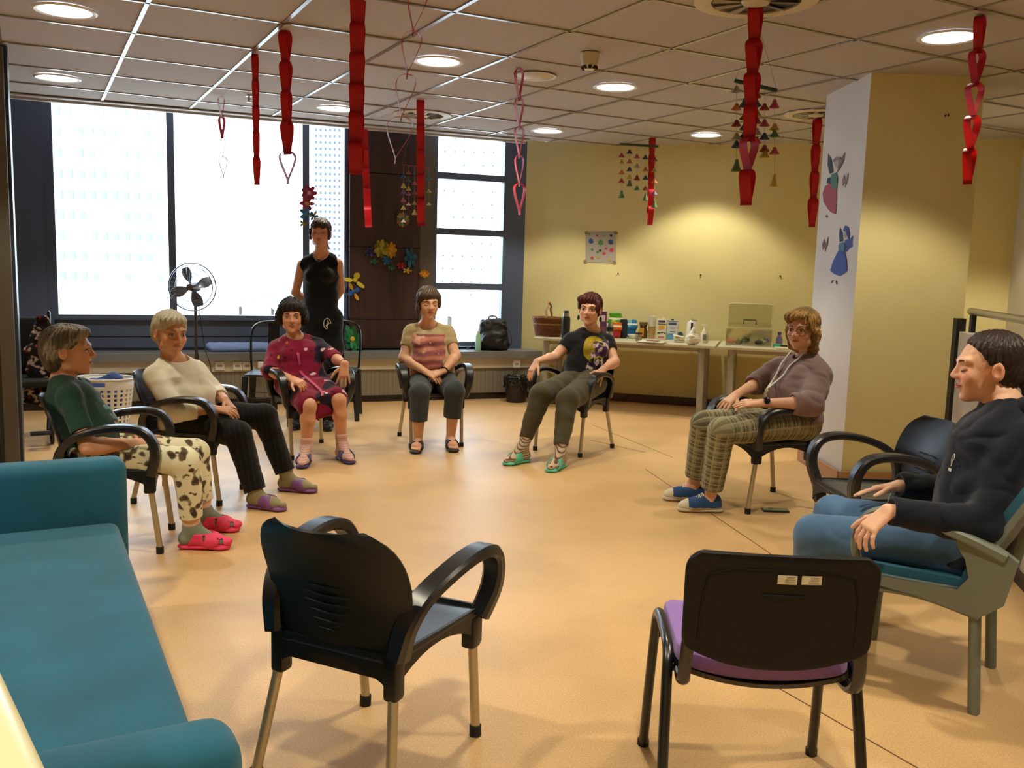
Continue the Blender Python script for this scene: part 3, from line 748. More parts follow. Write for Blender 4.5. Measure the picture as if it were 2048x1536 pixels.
def plan(P, *names): return [P[n] for n in names]
def person(label, J, **o):
    g = lambda k, d=None: o.get(k, d)
    base = Vector((J['pelvis'][0], J['pelvis'][1], 0)); root = thing('person', label, 'person', base)
    J = {k: (A_(v) if len(v) == 3 else v) for k, v in J.items()}; h = g('h', .005)
    T = Frame(J['head'], J['face'], J.get('headup', (0, 0, 1)), g('hs', 1.)*1.09); side = nv(J['shR']-J['shL']); fat = g('fat', 1.)
    hipd = nv(J.get('hipside', side)); hR = J['pelvis']+hipd*.085; hL = J['pelvis']-hipd*.085
    spine = [J['pelvis'], J['pelvis']*.62+J['neck']*.38, J['pelvis']*.28+J['neck']*.72, J['neck']*.93+J['pelvis']*.07]
    if 'belly' in J: spine[1] = spine[1]+A_(J['belly'])
    hw = [.165*fat, .145*fat, .150*fat, .085]; hd = [.105*fat, .108*fat, .105, .055]
    fwd = nv(np.cross(np.array([0, 0, 1.]), side)); fwd = fwd if fwd@np.array(J['front']) > 0 else -fwd
    # --- body
    b = S(); head_skin(b, T, g('jaw', 1.), nose=g('nose', 1.))
    nb = J['neck']; b.rc(T(0, -.022, -.050), nb, .050, .056, .025)
    b.rc(nb+side*.03, J['shR']*.8+nb*.2+np.array([0, 0, -.01]), .050, .045, .03); b.rc(nb-side*.03, J['shL']*.8+nb*.2+np.array([0, 0, -.01]), .050, .045, .03)
    b.rc(nb+Z3*.02, J['shR']*.55+nb*.45+Z3*.0, .045, .035, .03); b.rc(nb+Z3*.02, J['shL']*.55+nb*.45, .045, .035, .03)
    b.loft(spine, side, [x-.020 for x in hw], [x-.020 for x in hd], .03)
    am = g('arm', 1.)
    for s_ in 'RL':
        sh, el, wr = J['sh'+s_], J['el'+s_], J['wr'+s_]
        b.rc(sh, el, .048*am, .038*am, .02); mid = el*.7+wr*.3; b.rc(el, mid, .038*am, .038*am, .02); b.rc(mid, wr, .038*am, .0245, .02)
        hd_ = J['hand'+s_]; b_hand = (hd_[0], hd_[1], hd_[2]); hand(b, wr, b_hand[0], b_hand[1], b_hand[2], *hd_[3:4], (hd_[4] if len(hd_) > 4 else 1.)*1.05, *hd_[5:])
        kn, an, hp = J['kn'+s_], J['an'+s_], hR if s_ == 'R' else hL; lg = g('leg', 1.)
        b.rc(hp, kn, .078*lg, .056*lg, .03); cf = kn*.68+an*.32; b.rc(kn, cf, .055*lg, .052*lg, .02); b.rc(cf, an, .052*lg, .034, .02)
        foot(b, an, J['toe'+s_], g('shoeup', .015), g('toes', False))
    b.c.append(('s', S().rc(J['pelvis']-Z3*(.30 if not g('stand') else .9)-nv(J['front'])*.1, J['pelvis']-Z3*(.30 if not g('stand') else .9)-nv(J['front'])*.15, .21), None, .01)) if not g('stand') else None
    blob('body', b, h, M_skin, root, skin_col(T, g('skin', '#c98f6c'), g('rosy', .14)), base)
    face_parts(root, T, g('brow', '#3a2a20'), g('iris', '#3b2a1e'), g('closed', False), g('smile', 0), g('lip', '#b8735f'), g('lid', '#c58e6e'))
    return root, base, T, J, spine, hw, hd, hR, hL, side, fwd
def sleeve(s, a, b_, ra, rb, f=1., k=.02):
    a, b_ = A_(a), A_(b_); s.rc(a, a+(b_-a)*f, ra, ra+(rb-ra)*f, k)
    return a+(b_-a)*f, nv(b_-a)
def top(root, base, J, spine, hw, hd, side, fwd, h, colf, name='shirt', sl=.5, ease=.012, arm=1., seed=1, fa=.003, neck=(.075, .02), low=True, belly=0, sleeve_r=1., hem=-.02, bust=.0, vneck=0, cuffs=None, forearm=0):
    s = S(); nb = J['neck']; up = nv(J['neck']-J['pelvis'])
    sp = [spine[0]+up*hem]+list(spine[1:])
    s.loft(sp, side, [x+ease for x in hw[:3]]+[hw[3]+.01], [x+ease for x in hd[:3]]+[hd[3]+.008], .04)
    for q in (1, -1):
        sh = J['shR'] if q > 0 else J['shL']; s.rc(nb+side*q*.035-up*.004, sh*.92+nb*.08, .054, .054, .03)
    if bust:
        for q in (1, -1): s.ell(spine[2]-up*.015+fwd*(hd[2]-.015)+side*q*.062, (.062, .052+bust, .058), np.stack([side, fwd, np.cross(side, fwd)], 1), .03)
    if belly: s.ell(spine[1]+fwd*(hd[1]*.45)-up*.02, (hw[1]*.92, .075+belly, .12), np.stack([side, fwd, np.cross(side, fwd)], 1), .05)
    cuts = []
    for q in 'RL':
        sh, el, wr = J['sh'+q], J['el'+q], J['wr'+q]
        if forearm:
            s.rc(sh, el, .056*sleeve_r*arm, .050*sleeve_r*arm, .03); e, d = sleeve(s, el, wr, .050*sleeve_r*arm, .036*sleeve_r*arm, forearm, .02)
        elif sl > 0: e, d = sleeve(s, sh, el, .058*sleeve_r*arm, .052*sleeve_r*arm, sl, .03)
        else: e = None
        if e is not None: cuts.append((e, d))
    for e, d in cuts:
        # flat sleeve end: subtract a short wide capsule region beyond the end
        c = S(); c.rc(e+d*.062, e+d*.12, .062, .062); s.c.append(('s', c, None, .004))
    if sl < 0:
        for q, sh in ((1, J['shR']), (-1, J['shL'])): s.c.append(('s', S().rc(sh+side*q*.055-up*.06, sh+side*q*.045+up*.06, .062), None, .006))
    nr, nd = neck; c = S(); c.rc(nb+up*.035+fwd*.01, nb+up*.16, nr, nr); 
    if vneck: c.rc(nb+up*.03+fwd*.05, nb-up*vneck+fwd*.09, nr*.8, .02)
    elif nd: c.ell(nb+up*.02+fwd*(nd+.03), (nr*.95, .06, .05), np.stack([side, fwd, np.cross(side, fwd)], 1))
    s.c.append(('s', c, None, .006)); s.disp = folds(seed, fa); s.c.append(('pl', J['pelvis']-Z3*.055, -Z3, .02)); s.c.append(('pl', sp[0]-up*.045, -up, .006))
    return blob(name, s, h, M_cloth, root, colf, base)
def trousers(root, base, J, hR, hL, hw, hd, side, h, colf, name='trousers', end=(.9, .9), r=(.098, .072, .055), ease=.012, seed=2, fa=.003, fat=1., knee=.072, cut_top=None, hemr=None):
    s = S(); pel = J['pelvis']; s.loft([pel+np.array([0, 0, .05]), pel-np.array([0, 0, .02])], side, [hw[0]*.98, hw[0]+ease], [hd[0]*.95, hd[0]+ease], .04)
    for q, hp, e in (('R', hR, end[0]), ('L', hL, end[1])):
        kn, an = J['kn'+q], J['an'+q]; s.rc(hp, kn, r[0]*fat, knee*fat, .03); p = kn+(an-kn)*e; s.rc(kn, p, knee*fat, (hemr or r[2]), .02)
        d = nv(an-kn); R2 = .09; s.c.append(('s', S().rc(p+d*(R2-.012), p+d*(R2+.1), R2, R2), None, .003))
    s.disp = folds(seed, fa, 30.)
    return blob(name, s, h, M_cloth, root, colf, base)
def hairdo(root, base, T, colr, h, build, var=.25, seed=4, amp=.0035, cutface=(.062, .075, .088, -.040), cutz=None, name='hair'):
    s = S(); build(s, T); k = T.s
    s.c.append(('s', S().ell(T(0, .085, cutface[3]), np.array(cutface[:3])*k, T.R), None, .010))
    def disp(P):
        q = T.loc(P); ang = np.arctan2(q[:, 0], q[:, 1]+.02); return amp*(np.sin(ang*26+8*q[:, 2]/.1+2*np.sin(q[:, 2]*60))+.6*np.sin(ang*47+q[:, 2]*35))+wob(P, 60, .0015, seed)
    s.disp = disp; c = np.array(lin(colr)) if isinstance(colr, str) else None
    def cf(P):
        q = T.loc(P); ang = np.arctan2(q[:, 0], q[:, 1]+.02); v = 1+var*(.6*np.sin(ang*40+q[:, 2]*60)+.5*wob(P, 70, 1, seed))
        cc = c[None] if c is not None else colr(q); return np.clip(cc*v[:, None], 0, 1)
    return blob(name, s, h, M_hair, root, cf, base)
def he(s, T, c, r, k=.02): s.ell(T(*c), np.array(r)*T.s, T.R, k)
def sock(root, base, J, q, h, colf, top_f=.8, extra=.006, name='sock', up=.015):
    s = S(); kn, an = J['kn'+q], J['an'+q]; p = kn+(an-kn)*top_f; s.rc(p, an, .040+extra, .034+extra, .02); f0 = S(); foot(f0, an, J['toe'+q], up, False)
    for t in f0.p:
        t = list(t)
        if t[0] == 'rc': t[3] += extra*.6; t[4] += extra*.6
        s.p.append(tuple(t))
    d = nv(an-kn); s.c.append(('s', S().rc(p-d*.06, p-d*.2, .058), None, .003)); return blob(name, s, h, M_cloth, root, colf, base)
def slide(root, base, J, q, col, kind='slide', h=.004, name='slide_sandal', sole='#3a3346', L=(-.075, .19)):
    'open slipper: sole, strap (with cut-outs) closing over the foot'
    a, D = J['an'+q], nv((J['toe'+q][0], J['toe'+q][1], 0)); sd = np.array([D[1], -D[0], 0]); z = lambda u, v, hh: np.array([a[0], a[1], 0])+D*u+sd*v+np.array([0, 0, hh])
    s = S(); fl = ((0, 0, 1), 2.6)
    s.rc(z(L[0]+.04, 0, .014), z(.05, .0, .014), .038, .036, .02, fl); s.rc(z(.05, 0, .014), z(L[1]-.045, .002, .014), .036, .047, .02, fl)
    s.c.append(('pl', z(0, 0, .0), np.array([0, 0, -1.]), .002))
    so = blob(name, s, h, mat('foam_'+col, col, .55), root, None, base)
    u = S(); f0 = S(); foot(f0, a, J['toe'+q], .015, False)
    u0, u1 = (.032, .128) if kind != 'clog' else (.0, .3)
    for t in f0.p:
        if t[0] == 'rc': u.p.append(('rc', t[1], t[2], t[3]+.013, t[4]+.013, t[5], t[6]))
    inner = S(); inner.p = [('rc', t[1], t[2], t[3]+.005, t[4]+.005, t[5], t[6]) for t in f0.p if t[0] == 'rc']
    u.c.append(('s', inner, None, .002)); u.c.append(('pl', z(0, 0, .012), np.array([0, 0, -1.]), .002))
    u.c.append(('pl', z(u0, 0, .05), -D-np.array([0, 0, -.6]) if kind == 'clog' else -D+np.array([0, 0, .35]), .004))
    if kind != 'clog': u.c.append(('pl', z(u1, 0, .02), D+np.array([0, 0, .5]), .004))
    u.c.append(('pl', z(0, 0, .085), np.array([0, 0, 1.]), .004))
    hol = S()
    if kind == 'clog':
        for i in range(6):
            for j in range(5):
                hol.ell(z(.050+i*.021, (j-2)*.017+(.0085 if i % 2 else 0), .060-.006*i), (.0048, .0048, .022))
    elif kind == 'slide':
        for j in (-1, 0, 1): hol.rc(z(.075, j*.02-.01, .09), z(.105, j*.02+.006, .02), .0035)
    elif kind == 'cross':
        hol.rc(z(.06, -.05, .05), z(.06, -.052, .03), .012); hol.rc(z(.115, 0, .09), z(.115, 0, .0), .013)
    if hol.p: u.c.append(('s', hol, None, .002))
    blob('strap', u, h*.8, mat('foam_'+col, col, .55), so, None, (0, 0, 0)) if False else blob('strap', u, h*.8, mat('foam_'+col, col, .55), root, None, base)
def pobj(name, bm, m, root, smooth=True):
    bmesh.ops.translate(bm, verts=bm.verts, vec=-Vector(root.location)); return obj(name, bm, m, root, smooth)
def ring(root, c, ax, r, w_, th, m, name):
    'band round an arm'
    c = A_(c); ax = nv(ax); u = nv(np.cross(ax, [0.3, .2, 1])); v = np.cross(ax, u); bm = BM()
    tube(bm, [c+(u*math.cos(t)+v*math.sin(t))*r for t in [2*PI*i/20 for i in range(20)]], w_/2, 8, closed=True, squash=None); return pobj(name, bm, m, root)

def legcoord(P, J):
    'arc length along the nearer leg and distance round it'
    best = None
    for q in 'RL':
        for a, b_, u0 in ((J['pelvis'], J['kn'+q], 0), (J['kn'+q], J['an'+q], np.linalg.norm(J['kn'+q]-J['pelvis']))):
            d = b_-a; L = np.linalg.norm(d); d = d/L; t = np.clip((P-a)@d, 0, L); v = P-a-t[:, None]*d; r = np.linalg.norm(v, axis=1)
            e = nv(np.cross(d, Z3+.01)); f_ = np.cross(d, e); ang = np.arctan2(v@f_, v@e)*.075
            X = np.stack([r, t+u0, ang], 1)
            best = X if best is None else np.where((X[:, 0] < best[:, 0])[:, None], X, best)
    return best[:, 1], best[:, 2]
def stripes(P, ax, per, duty): return ((P@np.array(ax)/per) % 1) < duty
def mixc(base, mask, c): out = base.copy(); out[mask] = np.array(lin(c)); return out
# ---- woman in dark green T-shirt (left, nearest the window end of the sofa)
J = dict(head=W(140, 702, 4.45), face=(.97, .22, .02), headup=(-.06, 0, 1), neck=W(127, 765, 4.47), shR=W(140, 795, 4.31), shL=W(162, 780, 4.66), elR=W(176, 893, 4.24), elL=W(212, 858, 4.76),
    wrR=W(270, 887, 4.36), wrL=W(272, 868, 4.60), pelvis=W(190, 905, 4.46), knR=W(372, 922, 4.36), knL=W(390, 905, 4.70), anR=W(384, 1060, 4.42), anL=W(408, 1026, 4.72),
    toeR=(1, .05), toeL=(1, .08), front=(1, .2, 0), belly=(.02, 0, 0), hipside=(.2, -.98, 0),
    handR=((.95, .25, -.05), (0, .5, -.8), (.1, .5, .6), (.45, .6, .4), .95), handL=((.9, -.45, -.15), (-.2, -.3, -.9), (0, -.5, .3), (.35, .5, .4), .95))
root, base, T, J, spine, hw, hd, hR, hL, side, fwd = person('woman with short grey hair in a dark green T-shirt and patterned trousers, far left', J, h=.0045, skin='#d09b7a', brow='#5a4a40', hs=.98, fat=.95, shoeup=.018)
def patt(P):
    q = P; out = np.repeat(np.array(lin('#23433a'))[None], len(P), 0); f = (q-spine[2])@fwd; s_ = (q-spine[2])@side; z = q[:, 2]-spine[2][2]
    m = (f > .07) & (np.abs(s_) < .08) & (z < .03) & (z > -.18); out[m & (wob(P, 70, 1, 9) > .0)] = lin('#5f8a84'); out[m & (wob(P, 90, 1, 11) > .45)] = lin('#d9a49a'); return out
top(root, base, J, spine, hw, hd, side, fwd, .0045, patt, sl=.62, seed=3, neck=(.066, .01), hem=-.05, bust=.0, belly=.012, ease=.016, name='t_shirt')
def paws(P):
    out = np.repeat(np.array(lin('#ded8b8'))[None], len(P), 0); n = wob(P, 75, 1, 21); n2 = wob(P, 120, 1, 22); out[(n > .42)] = lin('#5b4a36'); out[(n > .55) & (n2 > 0)] = lin('#3f3226'); out[(n2 > .85)] = lin('#4b3d2e'); out[(n > .3) & (n <= .42)] = lin('#8f8767'); return out
trousers(root, base, J, hR, hL, hw, hd, side, .0045, paws, 'patterned_trousers', (.78, .76), (.095, .066, .058), knee=.070)
for q, e in (('R', .80), ('L', .78)):
    kn, an = J['kn'+q], J['an'+q]; s = S(); d = nv(an-kn); p = kn+(an-kn)*e; s.rc(p, p+d*.035, .047, .043)
    s.c.append(('pl', p-d*.012, -d, .003)); s.c.append(('pl', p+d*.05, d, .003)); blob('trouser_cuff', s, .005, M_cloth, root, solid('#e3b9a4'), base)
    sock(root, base, J, q, .005, solid('#7f8677', .05), .93); slide(root, base, J, q, '#e2365f', 'clog', .004, 'clog')
def hb(s, T):
    he(s, T, (0, -.024, .042), (.086, .104, .086)); he(s, T, (0, -.060, -.005), (.076, .070, .080)); he(s, T, (0, .035, .082), (.062, .055, .036)); he(s, T, (0, -.065, -.06), (.055, .045, .04))
    for q in (-1, 1): s.c.append(('s', S().ell(T(q*.085, .018, -.030), np.array((.03, .036, .050))*T.s, T.R), None, .01))
hairdo(root, base, T, lambda q: np.where((wob(q, 60, 1, 3) > .2)[:, None], np.array(lin('#8d8274')), np.array(lin('#5a5046'))), .005, hb, .35, cutface=(.120, .075, .108, -.040))

# ---- white haired woman in white top
J = dict(head=W(341, 668, 5.42), face=(.72, -.68, -.06), headup=(.1, 0, 1), neck=W(345, 722, 5.46), shR=W(308, 752, 5.33), shL=W(392, 742, 5.62), elR=W(352, 826, 5.20), elL=W(432, 785, 5.66),
    wrR=W(428, 818, 5.28), wrL=W(450, 800, 5.46), pelvis=W(372, 838, 5.44), knR=W(476, 868, 5.24), knL=W(528, 832, 5.62), anR=W(515, 995, 5.20), anL=W(577, 960, 5.62),
    toeR=(.95, -.28), toeL=(.98, -.12), front=(1, -.1, 0), belly=(.04, 0, 0), hipside=(-.05, -1, 0),
    handR=((.97, .0, -.12), (.1, .3, -.9), (0, .9, .2), (.3, .4, .3), .96), handL=((.65, -.45, -.5), (-.4, -.2, -.9), (-.2, -.8, .3), (.3, .4, .3), .96))
root, base, T, J, spine, hw, hd, hR, hL, side, fwd = person('white-haired woman in a white long top and black trousers, leaning back with joined hands', J, skin='#d8a282', brow='#8a7a6a', hs=1.02, fat=1.06, rosy=.2, lip='#b47a62', jaw=1.04, shoeup=.018)
top(root, base, J, spine, hw, hd, side, fwd, .005, solid('#e9e3cf', .02), sl=1, forearm=.48, seed=6, fa=.003, neck=(.082, .015), hem=-.03, belly=.05, ease=.022, bust=.0, name='white_top', sleeve_r=1.12)
trousers(root, base, J, hR, hL, hw, hd, side, .005, lambda P: mixc(np.repeat(np.array(lin('#131315'))[None], len(P), 0), stripes(P, (.6, .2, .1), .02, .15), '#25262a'), 'black_trousers', (.86, .84), (.098, .074, .066), knee=.078, hemr=.064)
for q in 'RL': sock(root, base, J, q, .005, solid('#948a68', .04), .78, .007); slide(root, base, J, q, '#7d4b8e', 'slide')
def hb(s, T):
    he(s, T, (0, -.022, .045), (.085, .102, .086)); he(s, T, (0, -.055, .0), (.078, .072, .068)); he(s, T, (.01, .045, .078), (.070, .045, .034))
    for q in (-1, 1): s.c.append(('s', S().ell(T(q*.082, .012, -.030), np.array((.026, .032, .050))*T.s, T.R), None, .01))
hairdo(root, base, T, '#b9b09c', .005, hb, .12, cutface=(.066, .075, .104, -.040))

# ---- woman in burgundy dress
J = dict(head=W(584, 633, 6.88), face=(.22, -.97, -.06), headup=(0, 0, 1), neck=W(590, 680, 6.95), shR=W(553, 697, 6.93), shL=W(636, 692, 7.02), elR=W(538, 742, 6.74), elL=W(668, 716, 6.86),
    wrR=W(584, 758, 6.52), wrL=W(689, 727, 6.66), pelvis=W(604, 768, 6.85), knR=W(617, 812, 6.42), knL=W(677, 800, 6.56), anR=W(612, 896, 6.42), anL=W(684, 889, 6.58),
    toeR=(.05, -1), toeL=(.55, -.83), front=(.5, -.85, 0), hipside=(-.85, -.5, 0),
    handR=((.85, -.5, -.25), (.2, .2, -.9), (.3, -.5, .6), (.5, .7, .5), 1.), handL=((-.02, -.15, -1), (-.3, .9, 0), (-.9, -.2, 0), (.1, .15, .1), 1.04, .6))
root, base, T, J, spine, hw, hd, hR, hL, side, fwd = person('dark-haired woman in a burgundy floral dress, seated in front of the standing woman', J, skin='#d59c7c', brow='#241812', fat=1.02, rosy=.18, lip='#a86452', shoeup=.018)
def flor(P):
    out = np.repeat(np.array(lin('#7a0d30'))[None], len(P), 0); n = wob(P, 20, 1, 31); n2 = wob(P, 62, 1, 32); n3 = wob(P, 50, 1, 35); n4 = wob(P, 75, 1, 36)
    out[n > .30] = lin('#1a1426'); out[(n4 > .85) & (n < .3)] = lin('#3a1024'); out[wob(P, 44, 1, 37) > .95] = lin('#d6b6c2'); out[(n3 > 1.05)] = lin('#b8561c'); out[(n3 < -1.1)] = lin('#a99a2a'); return out
s = S(); up = nv(J['neck']-J['pelvis'])
s.loft(spine, side, [x+.02 for x in hw[:3]]+[.10], [x+.018 for x in hd[:3]]+[.065], .04)
for q in (1, -1):
    sh = J['shR'] if q > 0 else J['shL']; s.rc(J['neck']+side*q*.04, sh, .056, .060, .03); s.ell(spine[2]+fwd*.085+side*q*.065-up*.01, (.065, .06, .06), None, .03)
for q in 'RL':
    el = J['el'+q]; s.rc(J['sh'+q], el*1.0, .060, .060, .03); d = nv(J['wr'+q]-el); s.rc(el, el+d*.02, .060, .062, .02); s.c.append(('s', S().rc(el+d*.115, el+d*.2, .075), None, .004))
kR, kL = J['knR'], J['knL']; s.rc(hR, kR*.93+hR*.07, .110, .082, .05); s.rc(hL, kL*.93+hL*.07, .110, .082, .05); mid = (kR+kL)/2*.86+J['pelvis']*.14
s.rc(J['pelvis'], mid-Z3*.02, .11, .075, .06); s.rc(kR-Z3*.06-fwd*.05, kL-Z3*.06-fwd*.05, .055, .055, .05)
kd = nv((kR+kL)/2-J['pelvis']); s.c.append(('s', S().rc((kR+kL)/2+kd*.46+Z3*.1, (kR+kL)/2+kd*.46-Z3*.5, .45), None, .004))
s.c.append(('s', S().rc(J['neck']+Z3*.03+fwd*.03, J['neck']+Z3*.16, .066), None, .006)); s.disp = folds(8, .005, 34.)
blob('dress', s, .005, M_cloth, root, flor, base)
bm = BM(); c = J['neck']; pts = [A_(c)+side*a*.075+fwd*(.035+b_)+Z3*z for a, b_, z in ((1.05, -.06, .035), (1.1, .0, .02), (.75, .05, -.02), (.15, .07, -.055))]
for q in (1, -1): ribbon(bm, ss([A_(c)+side*q*a*.075+fwd*(.03+b_)+Z3*z for a, b_, z in ((.9, -.08, .045), (1.15, -.02, .03), (.95, .045, .0), (.2, .078, -.05))], 4), Vector(tuple(side*q+Z3*-.5)), .024, .006)
pobj('collar', bm, mat('navy_velvet', '#1b1830', .9, sheen=.4), root)
bm = BM(); pts = [J['neck']+fwd*.085-Z3*.06, spine[2]+fwd*.155, spine[1]+fwd*.135+side*-.0, (J['pelvis']+fwd*.16+Z3*.09), mid+Z3*.075, mid+fwd*.13+Z3*.05]
ribbon(bm, ss(pts, 5), Vector(tuple(side)), .010, .006); pobj('zip_band', bm, mat('pink_band', '#a8325a', .6), root)
for q in 'RL': sock(root, base, J, q, .005, lambda P: mixc(np.repeat(np.array(lin('#d9b9b0'))[None], len(P), 0), stripes(P, (0, 0, 1), .014, .3), '#c98a86'), .80); slide(root, base, J, q, '#43356f', 'slide')
ring(root, J['wrL']-nv(J['wrL']-J['elL'])*.01, J['wrL']-J['elL'], .029, .005, .003, M_black, 'bracelet')
def hb(s, T):
    he(s, T, (0, -.022, .045), (.092, .104, .090)); he(s, T, (0, -.050, -.012), (.096, .080, .078)); he(s, T, (.015, .052, .074), (.075, .045, .036))
    he(s, T, (-.088, .008, .0), (.024, .04, .055)); he(s, T, (.088, .008, -.002), (.024, .04, .055))
hairdo(root, base, T, '#1c1512', .005, hb, .3, amp=.005, cutface=(.060, .08, .086, -.042))

# ---- standing woman
J = dict(head=W(641, 467, 7.72), face=(.05, -1, .05), headup=(0, 0, 1), neck=W(643, 512, 7.80), shR=W(604, 530, 7.82), shL=W(676, 528, 7.82), elR=W(591, 585, 7.95), elL=W(681, 580, 7.95),
    wrR=W(622, 612, 8.03), wrL=W(660, 612, 8.03), pelvis=W(642, 640, 7.82), knR=W(622, 745, 7.80), knL=W(658, 745, 7.80), anR=W(603, 832, 7.86), anL=W(655, 832, 7.86),
    toeR=(-.25, -1), toeL=(.2, -1), front=(0, -1, 0), handR=((.8, .1, -.5), (0, 1, 0), (.3, 0, .8), (.4, .4, .3), .95), handL=((-.8, .1, -.5), (0, 1, 0), (-.3, 0, .8), (.4, .4, .3), .95))
root, base, T, J, spine, hw, hd, hR, hL, side, fwd = person('smiling young woman in a black sleeveless top standing before the window, hands behind her back', J, skin='#d29d84', brow='#3a2820', closed=True, smile=1.6, stand=True, fat=.86, arm=.92, rosy=.25, lip='#b05f55')
top(root, base, J, spine, hw, hd, side, fwd, .005, solid('#10141a'), sl=-1, seed=12, neck=(.072, .03), hem=-.03, bust=.008, ease=.012, name='sleeveless_top')
s = S(); pel = J['pelvis']; s.loft([pel+Z3*.14, pel+Z3*.02, pel-Z3*.25], side, [.125, .175, .205], [.10, .125, .14], .05)
s.c.append(('pl', pel-Z3*.32, -Z3, .004)); s.disp = folds(14, .004, 30.)
blob('overskirt', s, .006, M_cloth, root, solid('#0d0f14'), base)
trousers(root, base, J, hR, hL, hw, hd, side, .006, solid('#0d0f14'), 'wide_trousers', (.96, .96), (.10, .10, .10), knee=.10, hemr=.10)
for q in 'RL': slide(root, base, J, q, '#14161b', 'clog', .005, 'shoe')
bm = BM(); e0 = J['pelvis']+np.array([.085, -.152, -.02]); M0 = frame(e0, (1, .1, 0), (0, -1, .1))
tube(bm, [(.030*math.cos(t), .045*math.sin(t), 0) for t in [2*PI*i/16 for i in range(13)]], .0035, 6); tube(bm, [(.0, .03, 0), (.012, .005, 0), (-.006, -.02, 0), (.006, -.04, 0)], [.003, .008, .009, .003], 6)
bmesh.ops.transform(bm, matrix=M0, verts=bm.verts); pobj('white_drawing', bm, mat('print_white', '#cfcabd', .7), root)
bm = BM(); tube(bm, ss([J['neck']+side*.062+Z3*.03, J['neck']+side*.045+fwd*.07-Z3*.015, J['neck']+fwd*.088-Z3*.045, J['neck']-side*.045+fwd*.07-Z3*.015, J['neck']-side*.062+Z3*.03], 4), .0028, 6); pobj('necklace', bm, mat('necklace', '#c9c0b4', .3, metal=.4), root)
def hb(s, T):
    he(s, T, (0, -.024, .042), (.079, .098, .084)); he(s, T, (0, .040, .060), (.064, .050, .040)); he(s, T, (0, .072, .045), (.050, .022, .020), .01)
    he(s, T, (0, -.095, .05), (.035, .035, .04)); he(s, T, (-.070, .032, -.01), (.012, .016, .045), .01); he(s, T, (.070, .032, -.01), (.012, .016, .045), .01); s.rc(T(0, -.11, .04), T(-.03, -.12, -.10), .035, .022, .02)
hairdo(root, base, T, '#3a2820', .005, hb, .3, cutface=(.058, .078, .086, -.046))

# ---- woman with closed eyes in the middle
J = dict(head=W(857, 607, 7.40), face=(.30, -.94, -.10), headup=(0, 0, 1), neck=W(856, 652, 7.50), shR=W(822, 665, 7.50), shL=W(894, 665, 7.50), elR=W(808, 716, 7.42), elL=W(911, 712, 7.40),
    wrR=W(852, 744, 7.20), wrL=W(889, 741, 7.20), pelvis=W(866, 762, 7.42), knR=W(839, 786, 7.02), knL=W(909, 782, 7.08), anR=W(836, 884, 7.03), anL=W(901, 879, 7.12),
    toeR=(0, -1), toeL=(.25, -.97), front=(.27, -.96, 0), hipside=(-.96, -.27, 0), belly=(.0, -.03, 0),
    handR=((.85, -.35, -.38), (.2, .3, -.8), (.3, -.4, .7), (.3, .35, .3), .98), handL=((-.85, -.25, -.38), (-.2, .3, -.8), (-.3, -.4, .7), (.3, .35, .3), .98))
root, base, T, J, spine, hw, hd, hR, hL, side, fwd = person('woman with closed eyes in a beige and red T-shirt and grey capri leggings', J, skin='#dca888', brow='#3c2a22', closed=True, fat=1.08, arm=1.12, leg=1.04, rosy=.12, lip='#a8604f', toes=True, shoeup=.02)
def dye(P):
    out = np.repeat(np.array(lin('#ad9b72'))[None], len(P), 0); f = (P-spine[2])@fwd; s_ = (P-spine[2])@side; z = P[:, 2]
    m = (f > .02) & (np.abs(s_+.012*wob(P, 60, 1, 44)) < .135) & (z < spine[2][2]+.065); n = np.sin(z*90+2*wob(P, 18, 1, 41)); n2 = wob(P, 40, 1, 42)
    out[m] = lin('#a05450'); out[m & (n > .35)] = lin('#b57866'); out[m & (n < -.6)] = lin('#7a4c4e'); out[m & (n2 > .75)] = lin('#c8927a'); return out
top(root, base, J, spine, hw, hd, side, fwd, .005, dye, sl=.45, seed=16, fa=.0035, neck=(.080, .04), hem=-.0, belly=.035, bust=.02, ease=.014, arm=1.12, name='tie_dye_t_shirt')
trousers(root, base, J, hR, hL, hw, hd, side, .005, solid('#3b4146', .03), 'capri_leggings', (.52, .50), (.105, .078, .066), knee=.082, hemr=.070)
for q in 'RL': slide(root, base, J, q, '#1e1b1c', 'cross', .004, 'crossed_sandal')
ring(root, J['wrL'], J['wrL']-J['elL'], .028, .014, .004, M_black, 'watch')
def hb(s, T):
    he(s, T, (0, -.022, .045), (.086, .103, .086)); he(s, T, (0, -.055, -.005), (.080, .072, .075)); he(s, T, (.02, .050, .072), (.070, .045, .036)); he(s, T, (.078, -.01, -.03), (.014, .035, .07), .015); he(s, T, (-.080, .005, .015), (.014, .035, .05), .015)
hairdo(root, base, T, '#4e3c2e', .005, hb, .35, cutface=(.060, .080, .085, -.040))

# ---- red haired woman in black graphic T-shirt
J = dict(head=W(1180, 619, 7.28), face=(-.28, -.95, -.02), headup=(.05, 0, 1), neck=W(1181, 663, 7.36), shR=W(1142, 682, 7.30), shL=W(1214, 684, 7.42), elR=W(1110, 714, 7.24), elL=W(1229, 724, 7.26),
    wrR=W(1074, 723, 7.02), wrL=W(1208, 737, 7.06), pelvis=W(1168, 764, 7.22), knR=W(1082, 790, 6.78), knL=W(1135, 800, 6.72), anR=W(1046, 893, 6.66), anL=W(1120, 908, 6.50),
    toeR=(-.72, -.7), toeL=(-.45, -.9), front=(-.55, -.83, 0), hipside=(-.83, .55, 0),
    handR=((-.45, -.35, -.8), (.5, .3, -.6), (.1, -.8, .2), (.15, .25, .2), 1.), handL=((-.5, -.35, -.75), (-.1, .5, -.8), (-.9, 0, .5), (.1, .2, .2), 1., .5))
